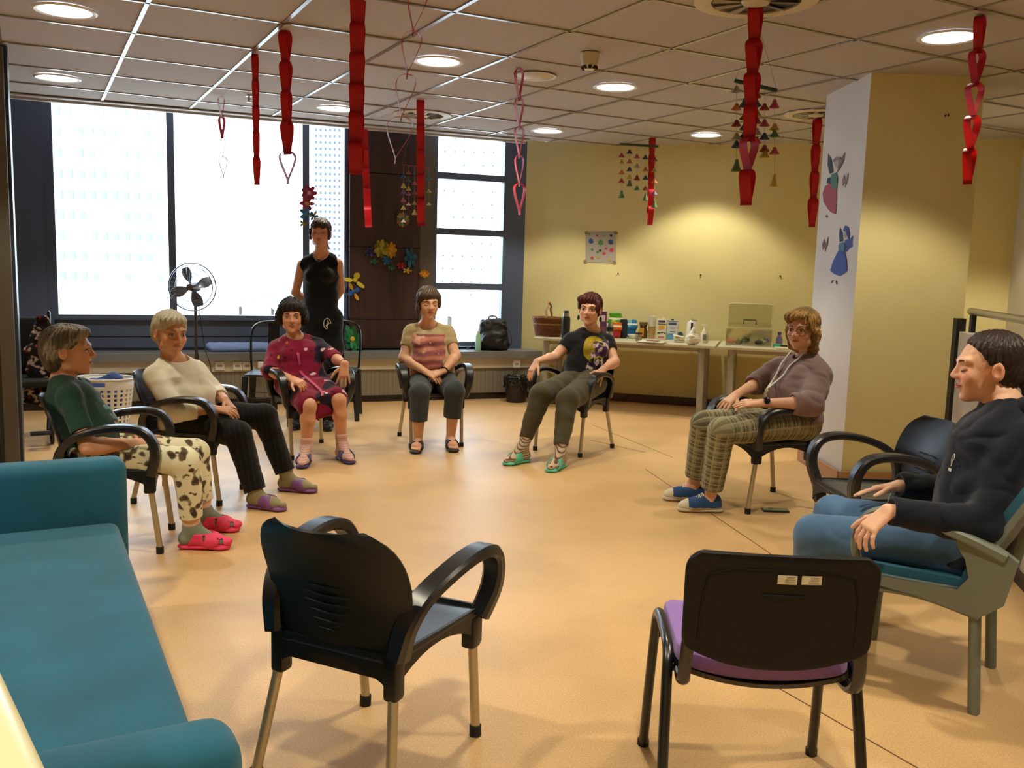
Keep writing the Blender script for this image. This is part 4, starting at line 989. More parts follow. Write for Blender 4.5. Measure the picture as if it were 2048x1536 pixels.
root, base, T, J, spine, hw, hd, hR, hL, side, fwd = person('red-haired woman in a black T-shirt with a yellow and purple print, arms on her armrests', J, skin='#e2ae8e', brow='#5a2a1c', fat=1.0, arm=1.05, rosy=.14, lip='#b0584c', shoeup=.018)
def print_(P):
    out = np.repeat(np.array(lin('#16161a'))[None], len(P), 0); f = (P-spine[2])@fwd; s_ = (P-spine[2])@side; z = P[:, 2]-spine[2][2]
    m = (f > .03); c1 = m & (((s_-.01)/.105)**2+((z+.02)/.105)**2 < 1); out[c1] = lin('#a8941f')
    fig = m & (np.abs(s_+.02+.35*(z+.08)) < .085) & (z < .045) & (z > -.215); n = wob(P, 75, 1, 51); n2 = wob(P, 95, 1, 52)
    out[fig & (n > -.1)] = lin('#4a2f5c'); out[fig & (n2 > .35)] = lin('#cfc4c4'); out[fig & (n < -.55)] = lin('#1a1418'); out[c1 & (n2 > .8)] = lin('#c98a8a'); return out
top(root, base, J, spine, hw, hd, side, fwd, .005, print_, sl=.30, seed=18, neck=(.070, .012), hem=-.02, bust=.012, ease=.016, arm=1.05, name='graphic_t_shirt', sleeve_r=1.1)
trousers(root, base, J, hR, hL, hw, hd, side, .005, solid('#4e4833', .05), 'olive_trousers', (.84, .84), (.108, .080, .046), knee=.088, hemr=.052, seed=23, fa=.0045)
for q in 'RL': sock(root, base, J, q, .004, lambda P: mixc(np.repeat(np.array(lin('#c2ad95'))[None], len(P), 0), stripes(P, (.2, -.5, .8), .016, .35), '#6a4a3c'), .86); slide(root, base, J, q, '#58c2a2', 'slide')
for q in (-1, 1):
    bm = BM(); lathe(bm, [(0, -.022), (.009, -.014), (.011, 0), (.007, .014), (0, .020)], 10); bmesh.ops.transform(bm, matrix=T.m4()@Matrix.Translation((q*.083, -.005, -.065)), verts=bm.verts); pobj('earring', bm, mat('dark_earring', '#2a1420', .3), root)
ring(root, J['wrL'], J['wrL']-J['elL'], .027, .004, .003, M_steel, 'bracelet')
def hb(s, T):
    he(s, T, (0, -.022, .045), (.084, .102, .084)); he(s, T, (0, -.055, -.002), (.080, .070, .068)); he(s, T, (.025, .045, .074), (.066, .045, .034)); he(s, T, (-.066, .050, .025), (.018, .022, .045), .015); he(s, T, (.074, .038, .03), (.012, .02, .03), .01)
hairdo(root, base, T, '#4a1712', .005, hb, .35, cutface=(.058, .080, .086, -.038))

# ---- woman with glasses in mauve blouse
J = dict(head=W(1604, 660, 5.70), face=(-.66, -.75, -.05), headup=(0, 0, 1), neck=W(1616, 716, 5.80), shR=W(1566, 735, 5.95), shL=W(1636, 752, 5.62), elR=W(1524, 762, 5.88), elL=W(1622, 808, 5.42),
    wrR=W(1475, 788, 5.62), wrL=W(1525, 806, 5.34), pelvis=W(1590, 838, 5.66), knR=W(1408, 848, 5.52), knL=W(1444, 862, 5.30), anR=W(1388, 970, 5.66), anL=W(1420, 998, 5.40),
    toeR=(-1, .02), toeL=(-1, .0), front=(-.93, -.36, 0), hipside=(-.36, .93, 0), belly=(-.03, 0, 0),
    handR=((-.75, -.35, -.55), (0, .2, -1), (.4, -.9, 0), (.15, .2, .15), 1.02, .5), handL=((-.98, .1, -.1), (0, .3, -.9), (.1, .6, .5), (.1, .12, .1), 1.02))
root, base, T, J, spine, hw, hd, hR, hL, side, fwd = person('blonde woman with glasses in a mauve blouse and checked trousers beside the column', J, h=.0045, skin='#daa88a', brow='#6a4c34', fat=1.12, arm=1.1, rosy=.16, lip='#b4705f', shoeup=.02)
def checks(P):
    u, v = legcoord(P, J); out = np.repeat(np.array(lin('#8d8669'))[None], len(P), 0)
    a = ((v/.060) % 1) < .5; b_ = ((u/.060) % 1) < .5; out[a] = lin('#757056'); out[b_] = lin('#777258'); out[a & b_] = lin('#57523f')
    out[(((u+.02)/.030) % 1) < .17] = lin('#a39b79'); out[(((v+.01)/.060) % 1) < .10] = lin('#9f9775'); return out
trousers(root, base, J, hR, hL, hw, hd, side, .0045, checks, 'checked_trousers', (.80, .80), (.112, .080, .068), knee=.082, hemr=.070)
top(root, base, J, spine, hw, hd, side, fwd, .0045, solid('#87706e', .04), sl=1, forearm=.30, seed=27, fa=.006, neck=(.070, .0), hem=-.01, bust=.03, belly=.02, ease=.026, arm=1.15, name='mauve_blouse', sleeve_r=1.3, vneck=.06)
# lanyard with keys
bm = BM(); pt = [J['neck']+side*q*.062+Z3*.062-fwd*.01 for q in (1, -1)]; low = spine[1]+fwd*(hd[1]+.095)+Z3*.05
for q, p in zip((1, -1), pt): ribbon(bm, ss([p, J['neck']+side*q*.062+fwd*.075+Z3*.045, J['neck']+side*q*.055+fwd*.125+Z3*.0, J['neck']*.6+spine[2]*.4+side*q*.042+fwd*.165, spine[2]+fwd*(hd[2]+.088)+side*q*.03, low], 5), Vector(tuple(side)), .007, .003)
lan = pobj('lanyard', bm, mat('lanyard_white', '#ddd6cc', .7), root)
bm = BM(); lathe(bm, [(0, -.004), (.014, -.004), (.014, .004), (0, .004)], 14, mtx=frame(low-Z3*.015+fwd*.004, side, fwd)); box(bm, low-Z3*.05+fwd*.004, (.012, .012, .045), bev=.003); box(bm, low-Z3*.045+fwd*.004+side*.015, (.01, .01, .035), bev=.003); pobj('badge', bm, mat('ivory', '#cfc5a4', .4), root)
bm = BM(); s_ = -1
for q in (-1, 1): tube(bm, [T(q*.034+.027*math.cos(t), .094-.006*abs(math.cos(t)), -.002+.024*math.sin(t)) for t in [2*PI*i/20 for i in range(20)]], .0019, 6, closed=True)
tube(bm, [T(-.008, .096, .002), T(0, .100, .006), T(.008, .096, .002)], .0016, 6)
for q in (-1, 1): tube(bm, [T(q*.061, .088, .006), T(q*.075, .04, .006), T(q*.080, -.01, .008)], .0018, 6)
pobj('glasses', bm, mat('glasses_frame', '#8a6a4c', .3), root)
bm = BM()
tube(bm, [J['wrL']+nv(J['elL']-J['wrL'])*.02+(np.array([math.sin(t), 0, math.cos(t)])*.031) for t in [2*PI*i/18 for i in range(18)]], .007, 8, closed=True); wt = pobj('watch_strap', bm, mat('watch_strap', '#3a2a2c', .5), root)
bm = BM(); lathe(bm, [(0, -.005), (.019, -.005), (.019, .004), (.015, .006), (0, .006)], 18, mtx=frame(J['wrL']+nv(J['elL']-J['wrL'])*.02+np.array([0, -.030, .018]), (1, 0, 0), (0, -.85, .5))); pobj('watch_case', bm, mat('watch_glass', '#101015', .15), root)
def hb(s, T):
    he(s, T, (0, -.024, .045), (.088, .104, .086)); he(s, T, (0, -.060, -.035), (.084, .064, .085)); he(s, T, (.02, .046, .076), (.068, .045, .036))
    s.rc(T(.076, -.005, .0), T(.066, -.025, -.10), .026, .024, .02); s.rc(T(-.076, -.005, .0), T(-.066, -.025, -.10), .026, .024, .02); he(s, T, (.0, -.062, -.115), (.078, .042, .035)); he(s, T, (-.062, .045, .045), (.022, .026, .05), .02)
def blonde(q): m = wob(q, 55, 1, 8) > .15; return np.where(m[:, None], np.array(lin('#ab8448')), np.array(lin('#806238')))
hairdo(root, base, T, blonde, .0045, hb, .25, amp=.0045, cutface=(.062, .082, .110, -.040))
def sneaker(q):
    a, D = J['an'+q], nv((*J['toe'+q], 0)); sd = np.array([D[1], -D[0], 0]); z = lambda u, v, hh: np.array([a[0], a[1], 0])+D*u+sd*v+Z3*hh
    s = S(); fl = (tuple(Z3), 2.2); s.rc(z(-.045, 0, .016), z(.05, .0, .016), .037, .036, .02, fl); s.rc(z(.05, 0, .016), z(.155, .0, .016), .036, .042, .02, fl); s.c.append(('pl', z(0, 0, 0), -Z3, .002)); s.c.append(('pl', z(0, 0, .030), Z3, .002))
    so = blob('shoe_sole', s, .004, mat('rubber_white', '#cfc8b4', .6), root, None, base)
    s = S(); s.rc(z(-.03, 0, .045), z(.06, 0, .045), .041, .041, .02); s.rc(z(.095, -.018, .040), z(.095, .024, .040), .036, .036, .02); s.rc(z(.03, 0, .062), z(.13, 0, .040), .044, .036, .03); s.rc(z(.13, 0, .036), z(.160, 0, .032), .038, .033, .02); s.rc(z(-.03, 0, .05), z(-.03, 0, .075), .036, .038)
    s.c.append(('pl', z(0, 0, .026), -Z3, .002)); s.c.append(('s', S().rc(A_(a)+Z3*.025, A_(a)+Z3*.2, .036, .045), None, .004)); toe = z(.135, 0, 0)
    def cc(P): o_ = np.repeat(np.array(lin('#2d4d7c'))[None], len(P), 0); o_[(P-toe)@D > 0] = lin('#d5ceb9'); o_[P[:, 2] < .034] = lin('#c9c2ad'); return o_
    blob('shoe_upper', s, .004, M_cloth, root, cc, base)
    bm = BM()
    for i in range(5):
        u = .045+i*.018; hh = .112-i*.0105
        tube(bm, ss([z(u, -.024, hh-.010), z(u+.004, 0, hh+.004), z(u+.012, .024, hh-.012)], 3), .0028, 6); tube(bm, ss([z(u, .024, hh-.010), z(u+.004, 0, hh+.005), z(u+.012, -.024, hh-.012)], 3), .0028, 6)
    pobj('laces', bm, mat('lace_white', '#d8d4c8', .7), root)
for q in 'RL': sneaker(q)

# ---- person in navy hoodie at the right
J = dict(head=W(1975, 737, 3.20), face=(-.97, .22, -.06), headup=(0, 0, 1), neck=W(2008, 815, 3.16), shR=W(1978, 868, 3.36), shL=W(2040, 890, 3.00), elR=W(1925, 985, 3.46), elL=W(1968, 1052, 2.94),
    wrR=W(1797, 972, 3.44), wrL=W(1778, 1022, 2.96), pelvis=W(1935, 1085, 3.14), knR=W(1668, 1032, 3.60), knL=W(1632, 1072, 3.34), anR=W(1650, 1195, 3.70), anL=W(1612, 1250, 3.40),
    toeR=(-.8, .6), toeL=(-.85, .5), front=(-.83, .56, 0), hipside=(.56, .83, 0),
    handR=((-.97, .15, -.22), (-.1, -.2, -1), (0, -1, .1), (.1, .1, .1), 1.), handL=((-.72, -.1, -.66), (.55, .2, -.6), (-.25, .9, .1), (.35, .45, .35), 1.02, .5))
root, base, T, J, spine, hw, hd, hR, hL, side, fwd = person('person with tied-back hair in a navy hoodie and jeans, seated at right edge', J, h=.004, skin='#e1af90', brow='#3a2820', closed=True, rosy=.3, fat=1.02, lip='#b4685c', hs=1.0)
top(root, base, J, spine, hw, hd, side, fwd, .0045, solid('#0e1420', .05), sl=1, forearm=.93, seed=33, fa=.005, neck=(.066, .0), hem=-.06, ease=.03, arm=1.1, name='hoodie', sleeve_r=1.2)
s = S(); nk = J['neck']; s.rc(nk+side*.075-fwd*.04+Z3*.0, nk+side*.05+fwd*.07-Z3*.05, .030, .024, .03); s.rc(nk-side*.075-fwd*.04+Z3*.0, nk-side*.05+fwd*.07-Z3*.05, .030, .024, .03); s.ell(nk-fwd*.085-Z3*.01, (.10, .05, .055), np.stack([side, fwd, np.cross(side, fwd)], 1), .04); s.rc(nk+side*.075-fwd*.04, nk-side*.075-fwd*.05, .04, .04, .03)
s.c.append(('s', S().rc(nk+Z3*.02, nk+Z3*.2, .060), None, .006)); blob('hood', s, .004, M_cloth, root, solid('#0e1420', .05), base)
def denim(P): return np.clip(np.array(lin('#4a6a8e'))[None]*(1+.22*wob(P, 14, 1, 61)+.10*wob(P, 60, 1, 62))[:, None], 0, 1)
trousers(root, base, J, hR, hL, hw, hd, side, .0045, denim, 'jeans', (.93, .93), (.100, .074, .06), knee=.080, hemr=.062, seed=37, fa=.0035)
for q in 'RL': slide(root, base, J, q, '#22262e', 'clog', .006, 'shoe')
bm = BM(); e0 = spine[2]+fwd*(hd[2]+.045)+side*-.085-Z3*.06; M0 = frame(e0, tuple(-side), tuple(nv(fwd-side*.55+Z3*.2)))
tube(bm, ss([(-.012, 0, 0), (-.014, .018, 0), (.002, .030, 0), (.014, .018, 0), (.004, .006, 0), (-.004, -.004, 0)], 4), .0016, 6); tube(bm, [(0, .01, 0), (0, -.014, 0)], .0016, 6)
for i in range(4): tube(bm, [(-.018+i*.010, -.022, 0), (-.014+i*.010, -.032, 0)], .0016, 5)
bmesh.ops.transform(bm, matrix=M0, verts=bm.verts); pobj('embroidery', bm, mat('print_white', '#cfcabd'), root)
bm = BM()
for q in (-.02, .02): tube(bm, ss([nk+fwd*.085+side*q-Z3*.045, nk+fwd*.135+side*q*1.6-Z3*.13, nk+fwd*.150+side*q*1.4-Z3*.21], 4), .003, 6)
pobj('drawstring', bm, mat('navy_cord', '#141c30', .7), root)
def hb(s, T):
    he(s, T, (0, -.024, .042), (.080, .099, .084)); he(s, T, (0, .0, .066), (.060, .055, .048)); he(s, T, (0, -.05, -.012), (.070, .062, .060)); he(s, T, (0, -.118, .005), (.032, .036, .045)); s.rc(T(0, -.12, 0), T(.0, -.125, -.12), .032, .016, .02)
    for q in (-1, 1): s.c.append(('s', S().ell(T(q*.082, .016, -.034), np.array((.030, .036, .052))*T.s, T.R), None, .01))
hairdo(root, base, T, '#2b1c16', .004, hb, .3, amp=.0022, cutface=(.130, .090, .116, -.030))
# ------------------------------------------------------------------ ceiling fittings
M_lamp = mat('lamp_diffuser', '#f4f8ff', .4, emit=5.); M_refl = mat('lamp_reflector', '#e8e8e6', .25, metal=.6, emit=.0)
def downlight(x, y, lab):
    t = thing('ceiling_light', lab, 'ceiling light', (x, y, H-.002), group='round recessed ceiling lights')
    bm = BM(); lathe(bm, [(.138, .0), (.165, .0), (.165, -.006), (.155, -.011), (.138, -.006), (.138, .0)], 40); obj('trim_ring', bm, M_white, t, True)
    bm = BM(); lathe(bm, [(0, -.002), (.060, -.002), (.137, -.004), (.137, 0), (0, 0)], 40); obj('diffuser', bm, M_lamp, t)
    bm = BM()
    for i in range(18):
        a = 2*PI*i/18; box(bm, (.10*math.cos(a), .10*math.sin(a), -.0055), (.07, .0025, .002), a)
    obj('reflector_flute', bm, M_refl, t)
    return t
wh = ['at the top left corner', 'left of the first window, second from the left corner', 'over the middle window, half behind a red chain', 'next to the open red heart chain, centre of the ceiling',
      'just above the corner by the basket table', 'below the smoke detector, centre right', 'nearest the back wall at right', 'in front of the column, top right']
for p, s_ in zip(LP, wh): downlight(p[0], p[1], 'round recessed ceiling light '+s_)
def vent(px, py, lab, r=.26):
    p = G(px, py, H); t = thing('ceiling_vent', lab, 'air vent', (p[0], p[1], H-.002))
    bm = BM(); lathe(bm, [(r*.72, 0), (r, 0), (r, -.006), (r*.86, -.016), (r*.72, -.010), (r*.72, 0)], 40); obj('rim', bm, mat('vent_cream', '#cbbfa6', .5), t, True)
    bm = BM(); lathe(bm, [(0, -.001), (r*.72, -.001), (r*.72, 0), (0, 0)], 32); obj('opening', bm, M_base, t)
    for i in range(10):
        a = 2*PI*i/10; bm = BM(); prism(bm, [(.25*r, -.006), (.70*r, -.018), (.70*r, .018), (.25*r, .006)], -.012, -.006, Matrix.Rotation(a, 4, 'Z')@Matrix.Rotation(.25, 4, 'X')); obj('blade', bm, mat('vent_blade', '#9a9284', .5), t)
    bm = BM(); lathe(bm, [(0, -.02), (.22*r, -.016), (.24*r, -.004), (0, -.004)], 24); obj('hub', bm, mat('vent_cream', '#cbbfa6'), t, True)
vent(845, 229, 'round swirl air vent in the ceiling in front of the pillar'); vent(1512, 0, 'large round swirl air vent at the top edge above a red chain', .30); vent(1632, 228, 'round swirl air vent in the ceiling left of the column')
p = G(1070, 151, H); t = thing('ceiling_disc', 'flat round cover plate in the ceiling beside a looped red chain', 'cover plate', (p[0], p[1], H-.002)); bm = BM(); lathe(bm, [(0, -.012), (.11, -.010), (.13, -.002), (0, -.002)], 32); obj('cover', bm, mat('vent_cream', '#cbbfa6'), t, True)
bm = BM(); lathe(bm, [(.13, -.002), (.15, -.002), (.15, -.008), (.13, -.006)], 32); obj('rim', bm, M_white, t, True)
p = G(1180, 106, H); t = thing('smoke_detector', 'white smoke detector cup hanging from the ceiling', 'smoke detector', (p[0], p[1], H-.002))
bm = BM(); lathe(bm, [(0, 0), (.060, 0), (.058, -.03), (.045, -.085), (0, -.085)], 24); obj('housing', bm, mat('vent_cream', '#cbbfa6'), t, True)
bm = BM()
for i in range(8): a = 2*PI*i/8; box(bm, (.043*math.cos(a), .043*math.sin(a), -.088), (.016, .022, .02), a)
obj('grille', bm, M_base, t)
bm = BM(); lathe(bm, [(0, -.102), (.030, -.100), (.034, -.086), (0, -.086)], 16); obj('sensor_cap', bm, M_white, t, True)
for px, py, s_ in ((498, 197, 'over the middle window'), (1627, 268, 'left of the column')):
    p = G(px, py-6, H); t = thing('sprinkler', 'small metal sprinkler head in the ceiling '+s_, 'sprinkler', (p[0], p[1], H-.002)); bm = BM(); lathe(bm, [(0, 0), (.03, 0), (.03, -.006), (.01, -.012), (.009, -.045), (.022, -.048), (.022, -.053), (0, -.055)], 16); obj('head', bm, M_steel, t, True)

# ------------------------------------------------------------------ red paper chains
M_red = mat('red_paper', '#c01426', .5, var=.06, vscale=30); bsdf = M_red.node_tree.nodes['Principled BSDF']; bsdf.inputs['Transmission Weight'].default_value = 0
# thin paper lets some light through
nt = M_red.node_tree; tl = N(nt, 'BsdfTranslucent'); tl.inputs[0].default_value = (*lin('#e01a2a'), 1); mxs = N(nt, 'MixShader'); mxs.inputs[0].default_value = .35
outn = [n for n in nt.nodes if n.type == 'OUTPUT_MATERIAL'][0]; nt.links.new(bsdf.outputs[0], mxs.inputs[1]); nt.links.new(tl.outputs[0], mxs.inputs[2]); nt.links.new(mxs.outputs[0], outn.inputs[0])
def chain_thing(px, py, px2, py2, d, n, ang, w_, b_, lab):
    'hangs from the ceiling; d distance, n links, ang turn about the vertical, w_ strip half width, b_ loop half width'
    a = W(px, py, d); e = W(px2, py2, d); t = thing('paper_chain', lab, 'paper chain', a, group='red paper chains hanging from the ceiling'); ax = (e-a); L = ax.length; pitch = L/n; ax.normalize()
    for i in range(n):
        aa = ang[i % len(ang)]; u = Vector((math.cos(aa), math.sin(aa), 0)); wv = Vector((-math.sin(aa), math.cos(aa), 0)); ll = pitch*1.12; bw = b_*(1+.35*(i == n-1))
        prof = ss([(.0, -ll), (bw*.22, -ll*.86), (bw*.85, -ll*.42), (bw, -ll*.16), (bw*.55, -.004), (0, .006*(i > 0)), (-bw*.55, -.004), (-bw, -ll*.16), (-bw*.85, -ll*.42), (-bw*.22, -ll*.86), (0, -ll)], 3) if False else ss([(.0008, 0, -ll), (.002, 0, -ll*.86), (bw*.78, 0, -ll*.42), (bw, 0, -ll*.16), (bw*.55, 0, -.006), (0, 0, 0), (-bw*.55, 0, -.006), (-bw, 0, -ll*.16), (-bw*.78, 0, -ll*.42), (-.002, 0, -ll*.86), (-.0008, 0, -ll)], 3)
        o = ax*(pitch*i); bm = BM(); ribbon(bm, [u*p.x-ax*p.z+o for p in prof], wv, w_, .0012); obj('paper_link', bm, M_red, t, True)
    if a.z < H-.02: bm = BM(); tube(bm, [(0, 0, 0), (0, 0, H-a.z)], .0012, 5); obj('thread', bm, mat('thread', '#8a6a5a'), t)
fa_, ed = 0., PI/2
chain_thing(442, 193, 447, 352, 7.7, 4, [.5, .9, .2], .018, .024, 'short red paper chain with thin twisted links at the window, leftmost of the chains')
chain_thing(510, 108, 514, 364, 6.15, 5, [ed+.1], .019, .03, 'narrow red paper chain, second from the left, seen edge-on against the window')
chain_thing(570, 62, 576, 361, 5.55, 5, [ed-.3, ed-.2, ed, ed-.3, .5], .027, .035, 'red paper chain third from the left ending in an open loop')
chain_thing(716, -15, 712, 342, 4.86, 6, [ed+.05], .036, .04, 'broad dark red paper chain nearest the dark pillar top, the largest one')
chain_thing(728, 258, 737, 450, 8.95, 5, [ed+.1], .033, .035, 'bright red paper chain hanging before the dark wood pillar, behind the largest chain')
chain_thing(838, -25, 791, 318, 4.83, 4, [.3], .013, .050, 'red paper chain of open hearts hanging aslant at top centre')
chain_thing(841, 200, 842, 446, 7.65, 5, [ed+.05], .031, .035, 'red paper chain in front of the frame between pillar and narrow window')
chain_thing(1038, 137, 1039, 423, 6.36, 5, [.5, .4, .35, .3], .018, .030, 'red paper chain of open loops beside the room corner')
chain_thing(1305, 275, 1300, 446, 9.25, 5, [ed+.1], .028, .03, 'red paper chain in front of the small green-rod mobile')
chain_thing(1512, 12, 1492, 403, 4.77, 6, [ed-.5, .9, .9, ed-.4, .5], .030, .040, 'long red paper chain hanging from the large vent before the big mobile')
chain_thing(1635, 237, 1624, 448, 7.95, 4, [ed+.1], .029, .035, 'dark red paper chain left of the column')
chain_thing(1961, 32, 1935, 361, 4.83, 5, [.9, .5, .3, .5], .022, .042, 'red paper chain at the far right in front of the column')

# ------------------------------------------------------------------ bell mobiles
BC = ['#8e3526', '#33445e', '#4d6b3a', '#b59a3a', '#a84a55', '#9a9a8c', '#2e5a58', '#b86a3a', '#6a4a72', '#c9b9a0']
def mobile(a, b_, d, cols, lab, rc_, sz, rodr, top_=None, grp='hanging paper bell mobiles'):
    A0, B0 = W(*a, d), W(*b_, d); t = thing('mobile', lab, 'mobile', A0, group=grp); bm = BM(); tube(bm, [Vector((0, 0, 0)), B0-A0], rodr, 8); obj('rod', bm, mat('rod_'+rc_, rc_, .6), t, True)
    tp = W(*top_, d); tp.z = min(tp.z, H)
    for e in (Vector((0, 0, 0)), B0-A0): bm = BM(); tube(bm, [e, tp-A0], .0012, 5); obj('hanging_thread', bm, mat('thread', '#8a6a5a'), t)
    k = 0
    for x, ys in cols:
        f = (x-a[0])/(b_[0]-a[0]); s0 = (B0-A0)*f; e = W(x, ys[-1][0], d)-A0; bm = BM(); tube(bm, [s0, Vector((e.x, e.y, e.z))], .0014, 5); obj('string', bm, mat('string_pale', '#a9a293', .7), t)
        for y, c, h_ in ys:
            q = W(x, y, d)-A0; bm = BM(); lathe(bm, [(.001, .5*h_*sz), (.25*sz, .42*h_*sz), (.42*sz, 0), (.78*sz, -.42*h_*sz), (.80*sz, -.5*h_*sz), (.68*sz, -.46*h_*sz), (.2*sz, .3*h_*sz)], 12, q); obj('bell', bm, mat('bell_'+BC[c], BC[c], .7), t, True)
mobile((1240, 288), (1317, 293), 9.15, [(1243, [(310, 0, 1), (323, 3, 1), (344, 7, 1), (361, 0, 1), (388, 2, 1.8)]), (1259, [(303, 1, 1), (322, 7, 1), (338, 1, 1), (353, 3, 1), (366, 2, 1.5)]), (1274, [(312, 4, 1), (331, 5, 1), (355, 0, 1.3), (376, 2, 1)]),
    (1291, [(314, 1, 1), (338, 7, 1), (355, 1, 1), (376, 0, 1), (394, 2, 1.8)]), (1309, [(318, 0, 1), (340, 3, 1), (362, 7, 1), (386, 8, 1), (408, 2, 1.8)])], 'small mobile of paper bells on a green rod above the poster wall', '#33452c', .040, .012, (1284, 238))
mobile((1469, 161), (1554, 181), 5.2, [(1473, [(178, 5, 1), (213, 7, 1), (246, 0, 1), (272, 5, 1), (288, 1, 1.1), (330, 2, 1.9)]), (1489, [(205, 1, 1.3), (232, 0, 1), (253, 1, 1), (268, 1, 1), (276, 4, 1)]), (1513, [(188, 0, 1.1), (206, 1, 1), (225, 3, 1), (240, 0, 1), (262, 5, 1), (280, 4, 1)]),
    (1529, [(213, 0, 1), (245, 4, 1.1), (272, 1, 1), (296, 0, 1), (306, 3, 1.4)]), (1549, [(207, 4, 1.3), (253, 3, 1), (267, 2, 1), (301, 4, 1.1), (360, 3, 2)])], 'large mobile of coloured paper bells on a thick green rod, nearest the column', '#23402a', .036, .011, (1520, 42))
mobile((804, 329), (862, 336), 8.95, [(807, [(352, 1, 1.2), (371, 3, 1.5), (384, 8, 1), (400, 4, 1.2), (415, 3, 1.2), (442, 9, .8)]), (817, [(345, 0, 1), (361, 1, 1), (377, 3, 1.2), (387, 4, 1), (408, 9, .7)]), (829, [(366, 4, 1), (385, 0, 1), (406, 3, 1), (424, 3, 1.6)]), (845, [(370, 4, 1), (400, 1, 1)]), (858, [(355, 6, 1), (382, 3, 1), (408, 9, .7)])],
    'mobile of small bells on a thin red rod in front of the wood pillar', '#8a2b3c', .032, .006, (822, 258))

# ------------------------------------------------------------------ paper flowers
def flower(px, py, off, r, n, c1, c2, lab, rows=1, sq=1., rot=0., core=.3, name='paper_flower', on='w', cat='paper flower'):
    x, z = WH(px, py, off); p = wall_pt(x, off, z); M0 = frame(p, WD, WN); t = thing(name, lab, cat, p)
    M1 = M0.copy(); M1.translation = (0, 0, 0); Rz = Matrix.Rotation(rot, 4, 'Z')
    for k in range(rows):
        rr = r*(1-.33*k)
        for i in range(n):
            a = 2*PI*i/n+k*.4; bm = BM(); pts = [(0, 0, .004*k), (rr*.45, -rr*.24, .012+.01*k), (rr*.8, -rr*.22, .022+.01*k), (rr, 0, .026+.008*k), (rr*.8, rr*.22, .022+.01*k), (rr*.45, rr*.24, .012+.01*k)]
            add(bm, pts, [[0, 1, 2, 3, 4, 5]]); r_ = bmesh.ops.extrude_face_region(bm, geom=bm.faces[:]); bmesh.ops.translate(bm, verts=[v for v in r_['geom'] if isinstance(v, bmesh.types.BMVert)], vec=(0, 0, .002))
            bmesh.ops.transform(bm, matrix=M1@Rz@Matrix.Diagonal((1, sq, 1, 1))@Matrix.Rotation(a, 4, 'Z'), verts=bm.verts); c = c1[(i+k) % len(c1)]; obj('petal', bm, mat('paper_'+c, c, .7), t)
    bm = BM(); lathe(bm, [(0, .03), (r*core*.7, .026), (r*core, .014), (r*core*.8, 0), (0, 0)], 12, mtx=M1@Rz); obj('flower_centre', bm, mat('paper_'+c2, c2, .7), t, True); return t
flower(613, 386, .06, .085, 7, ['#8c1f3f', '#a83a56'], '#c9a9a0', 'crumpled dark red paper flower at the top of the window post', 2)
flower(609, 407, .06, .080, 6, ['#9c4a5c', '#8c1f3f'], '#b98a55', 'dusky red paper flower with tan centre on the window post', 1)
flower(607, 428, .06, .075, 5, ['#1f5f8a', '#2a78a8'], '#2a78a8', 'blue paper flower on the window post above the standing woman', 1)
flower(622, 432, .06, .055, 6, ['#3a6a78', '#c8b02a'], '#28485a', 'small teal and yellow paper flower on the window post', 1)
flower(602, 447, .06, .045, 5, ['#8a7a3a', '#5a5a4a'], '#8a7a3a', 'small olive paper flower on the window post, lowest of the cluster', 1)
flower(752, 497, .135, .085, 9, ['#8a8a2a', '#6a6a1a', '#a8a040'], '#a09030', 'tangled olive yellow paper flower on the wood pillar', 2, 1.2)
flower(772, 500, .135, .065, 8, ['#c89a1a', '#b8861a'], '#c89a1a', 'ochre yellow paper flower leaning right on the wood pillar', 2, 1.4)
flower(763, 521, .135, .055, 6, ['#1f6a9a', '#14506e'], '#1f6a9a', 'blue paper flower under the two yellow ones on the wood pillar', 1)
flower(729, 503, .135, .060, 6, ['#2a2150', '#33285e'], '#2a2150', 'dark violet paper flower at the left of the yellow ones', 1)
flower(737, 522, .135, .055, 5, ['#1f5a3a', '#2a6a48'], '#1f5a3a', 'dark green paper leaves under the violet flower', 1, .6, name='paper_leaves', cat='paper leaves')
flower(811, 515, .135, .075, 6, ['#145a7a', '#10485e'], '#145a7a', 'petrol blue upright oval paper flower on the wood pillar', 1, 1.6, .2)
flower(792, 531, .135, .055, 6, ['#8c1420', '#a01a20'], '#8c1420', 'red paper flower low on the wood pillar', 1, .7)
flower(804, 541, .135, .055, 5, ['#b89a2a', '#c8aa3a'], '#b89a2a', 'thin yellow paper flower under the red one', 1, .6)
flower(772, 536, .135, .040, 5, ['#2a8a5a', '#1f7a4a'], '#2a8a5a', 'small green paper flower left of the red one', 1, .7)
flower(839, 547, .13, .060, 8, ['#d8921a', '#c8820f'], '#d8921a', 'orange yellow paper flower on the bronze frame', 2, .75)
flower(795, 439, .135, .075, 12, ['#7a8a5a', '#b09a6a', '#3a6a6a', '#a85a3a'], '#2a4a5a', 'round multicoloured paper rosette high on the wood pillar', 2, 1.1, 0, .35)
flower(700, 560, .135, .085, 3, ['#b8a82a', '#c8b83a'], '#b8a82a', 'yellow paper bird leaf at the left edge of the wood pillar', 1, 1.6, 1.2)
flower(697, 583, .135, .070, 4, ['#2a5a9a', '#c8922a'], '#2a5a9a', 'blue and orange paper bird tail at the left edge of the pillar', 1, 1.5, .5)
flower(690, 678, .20, .10, 7, ['#1a7a4a', '#14683c', '#2a8a5a'], '#c8a83a', 'green paper leaf fan standing on the sill behind the metal chair', 2, 1.7, .3)

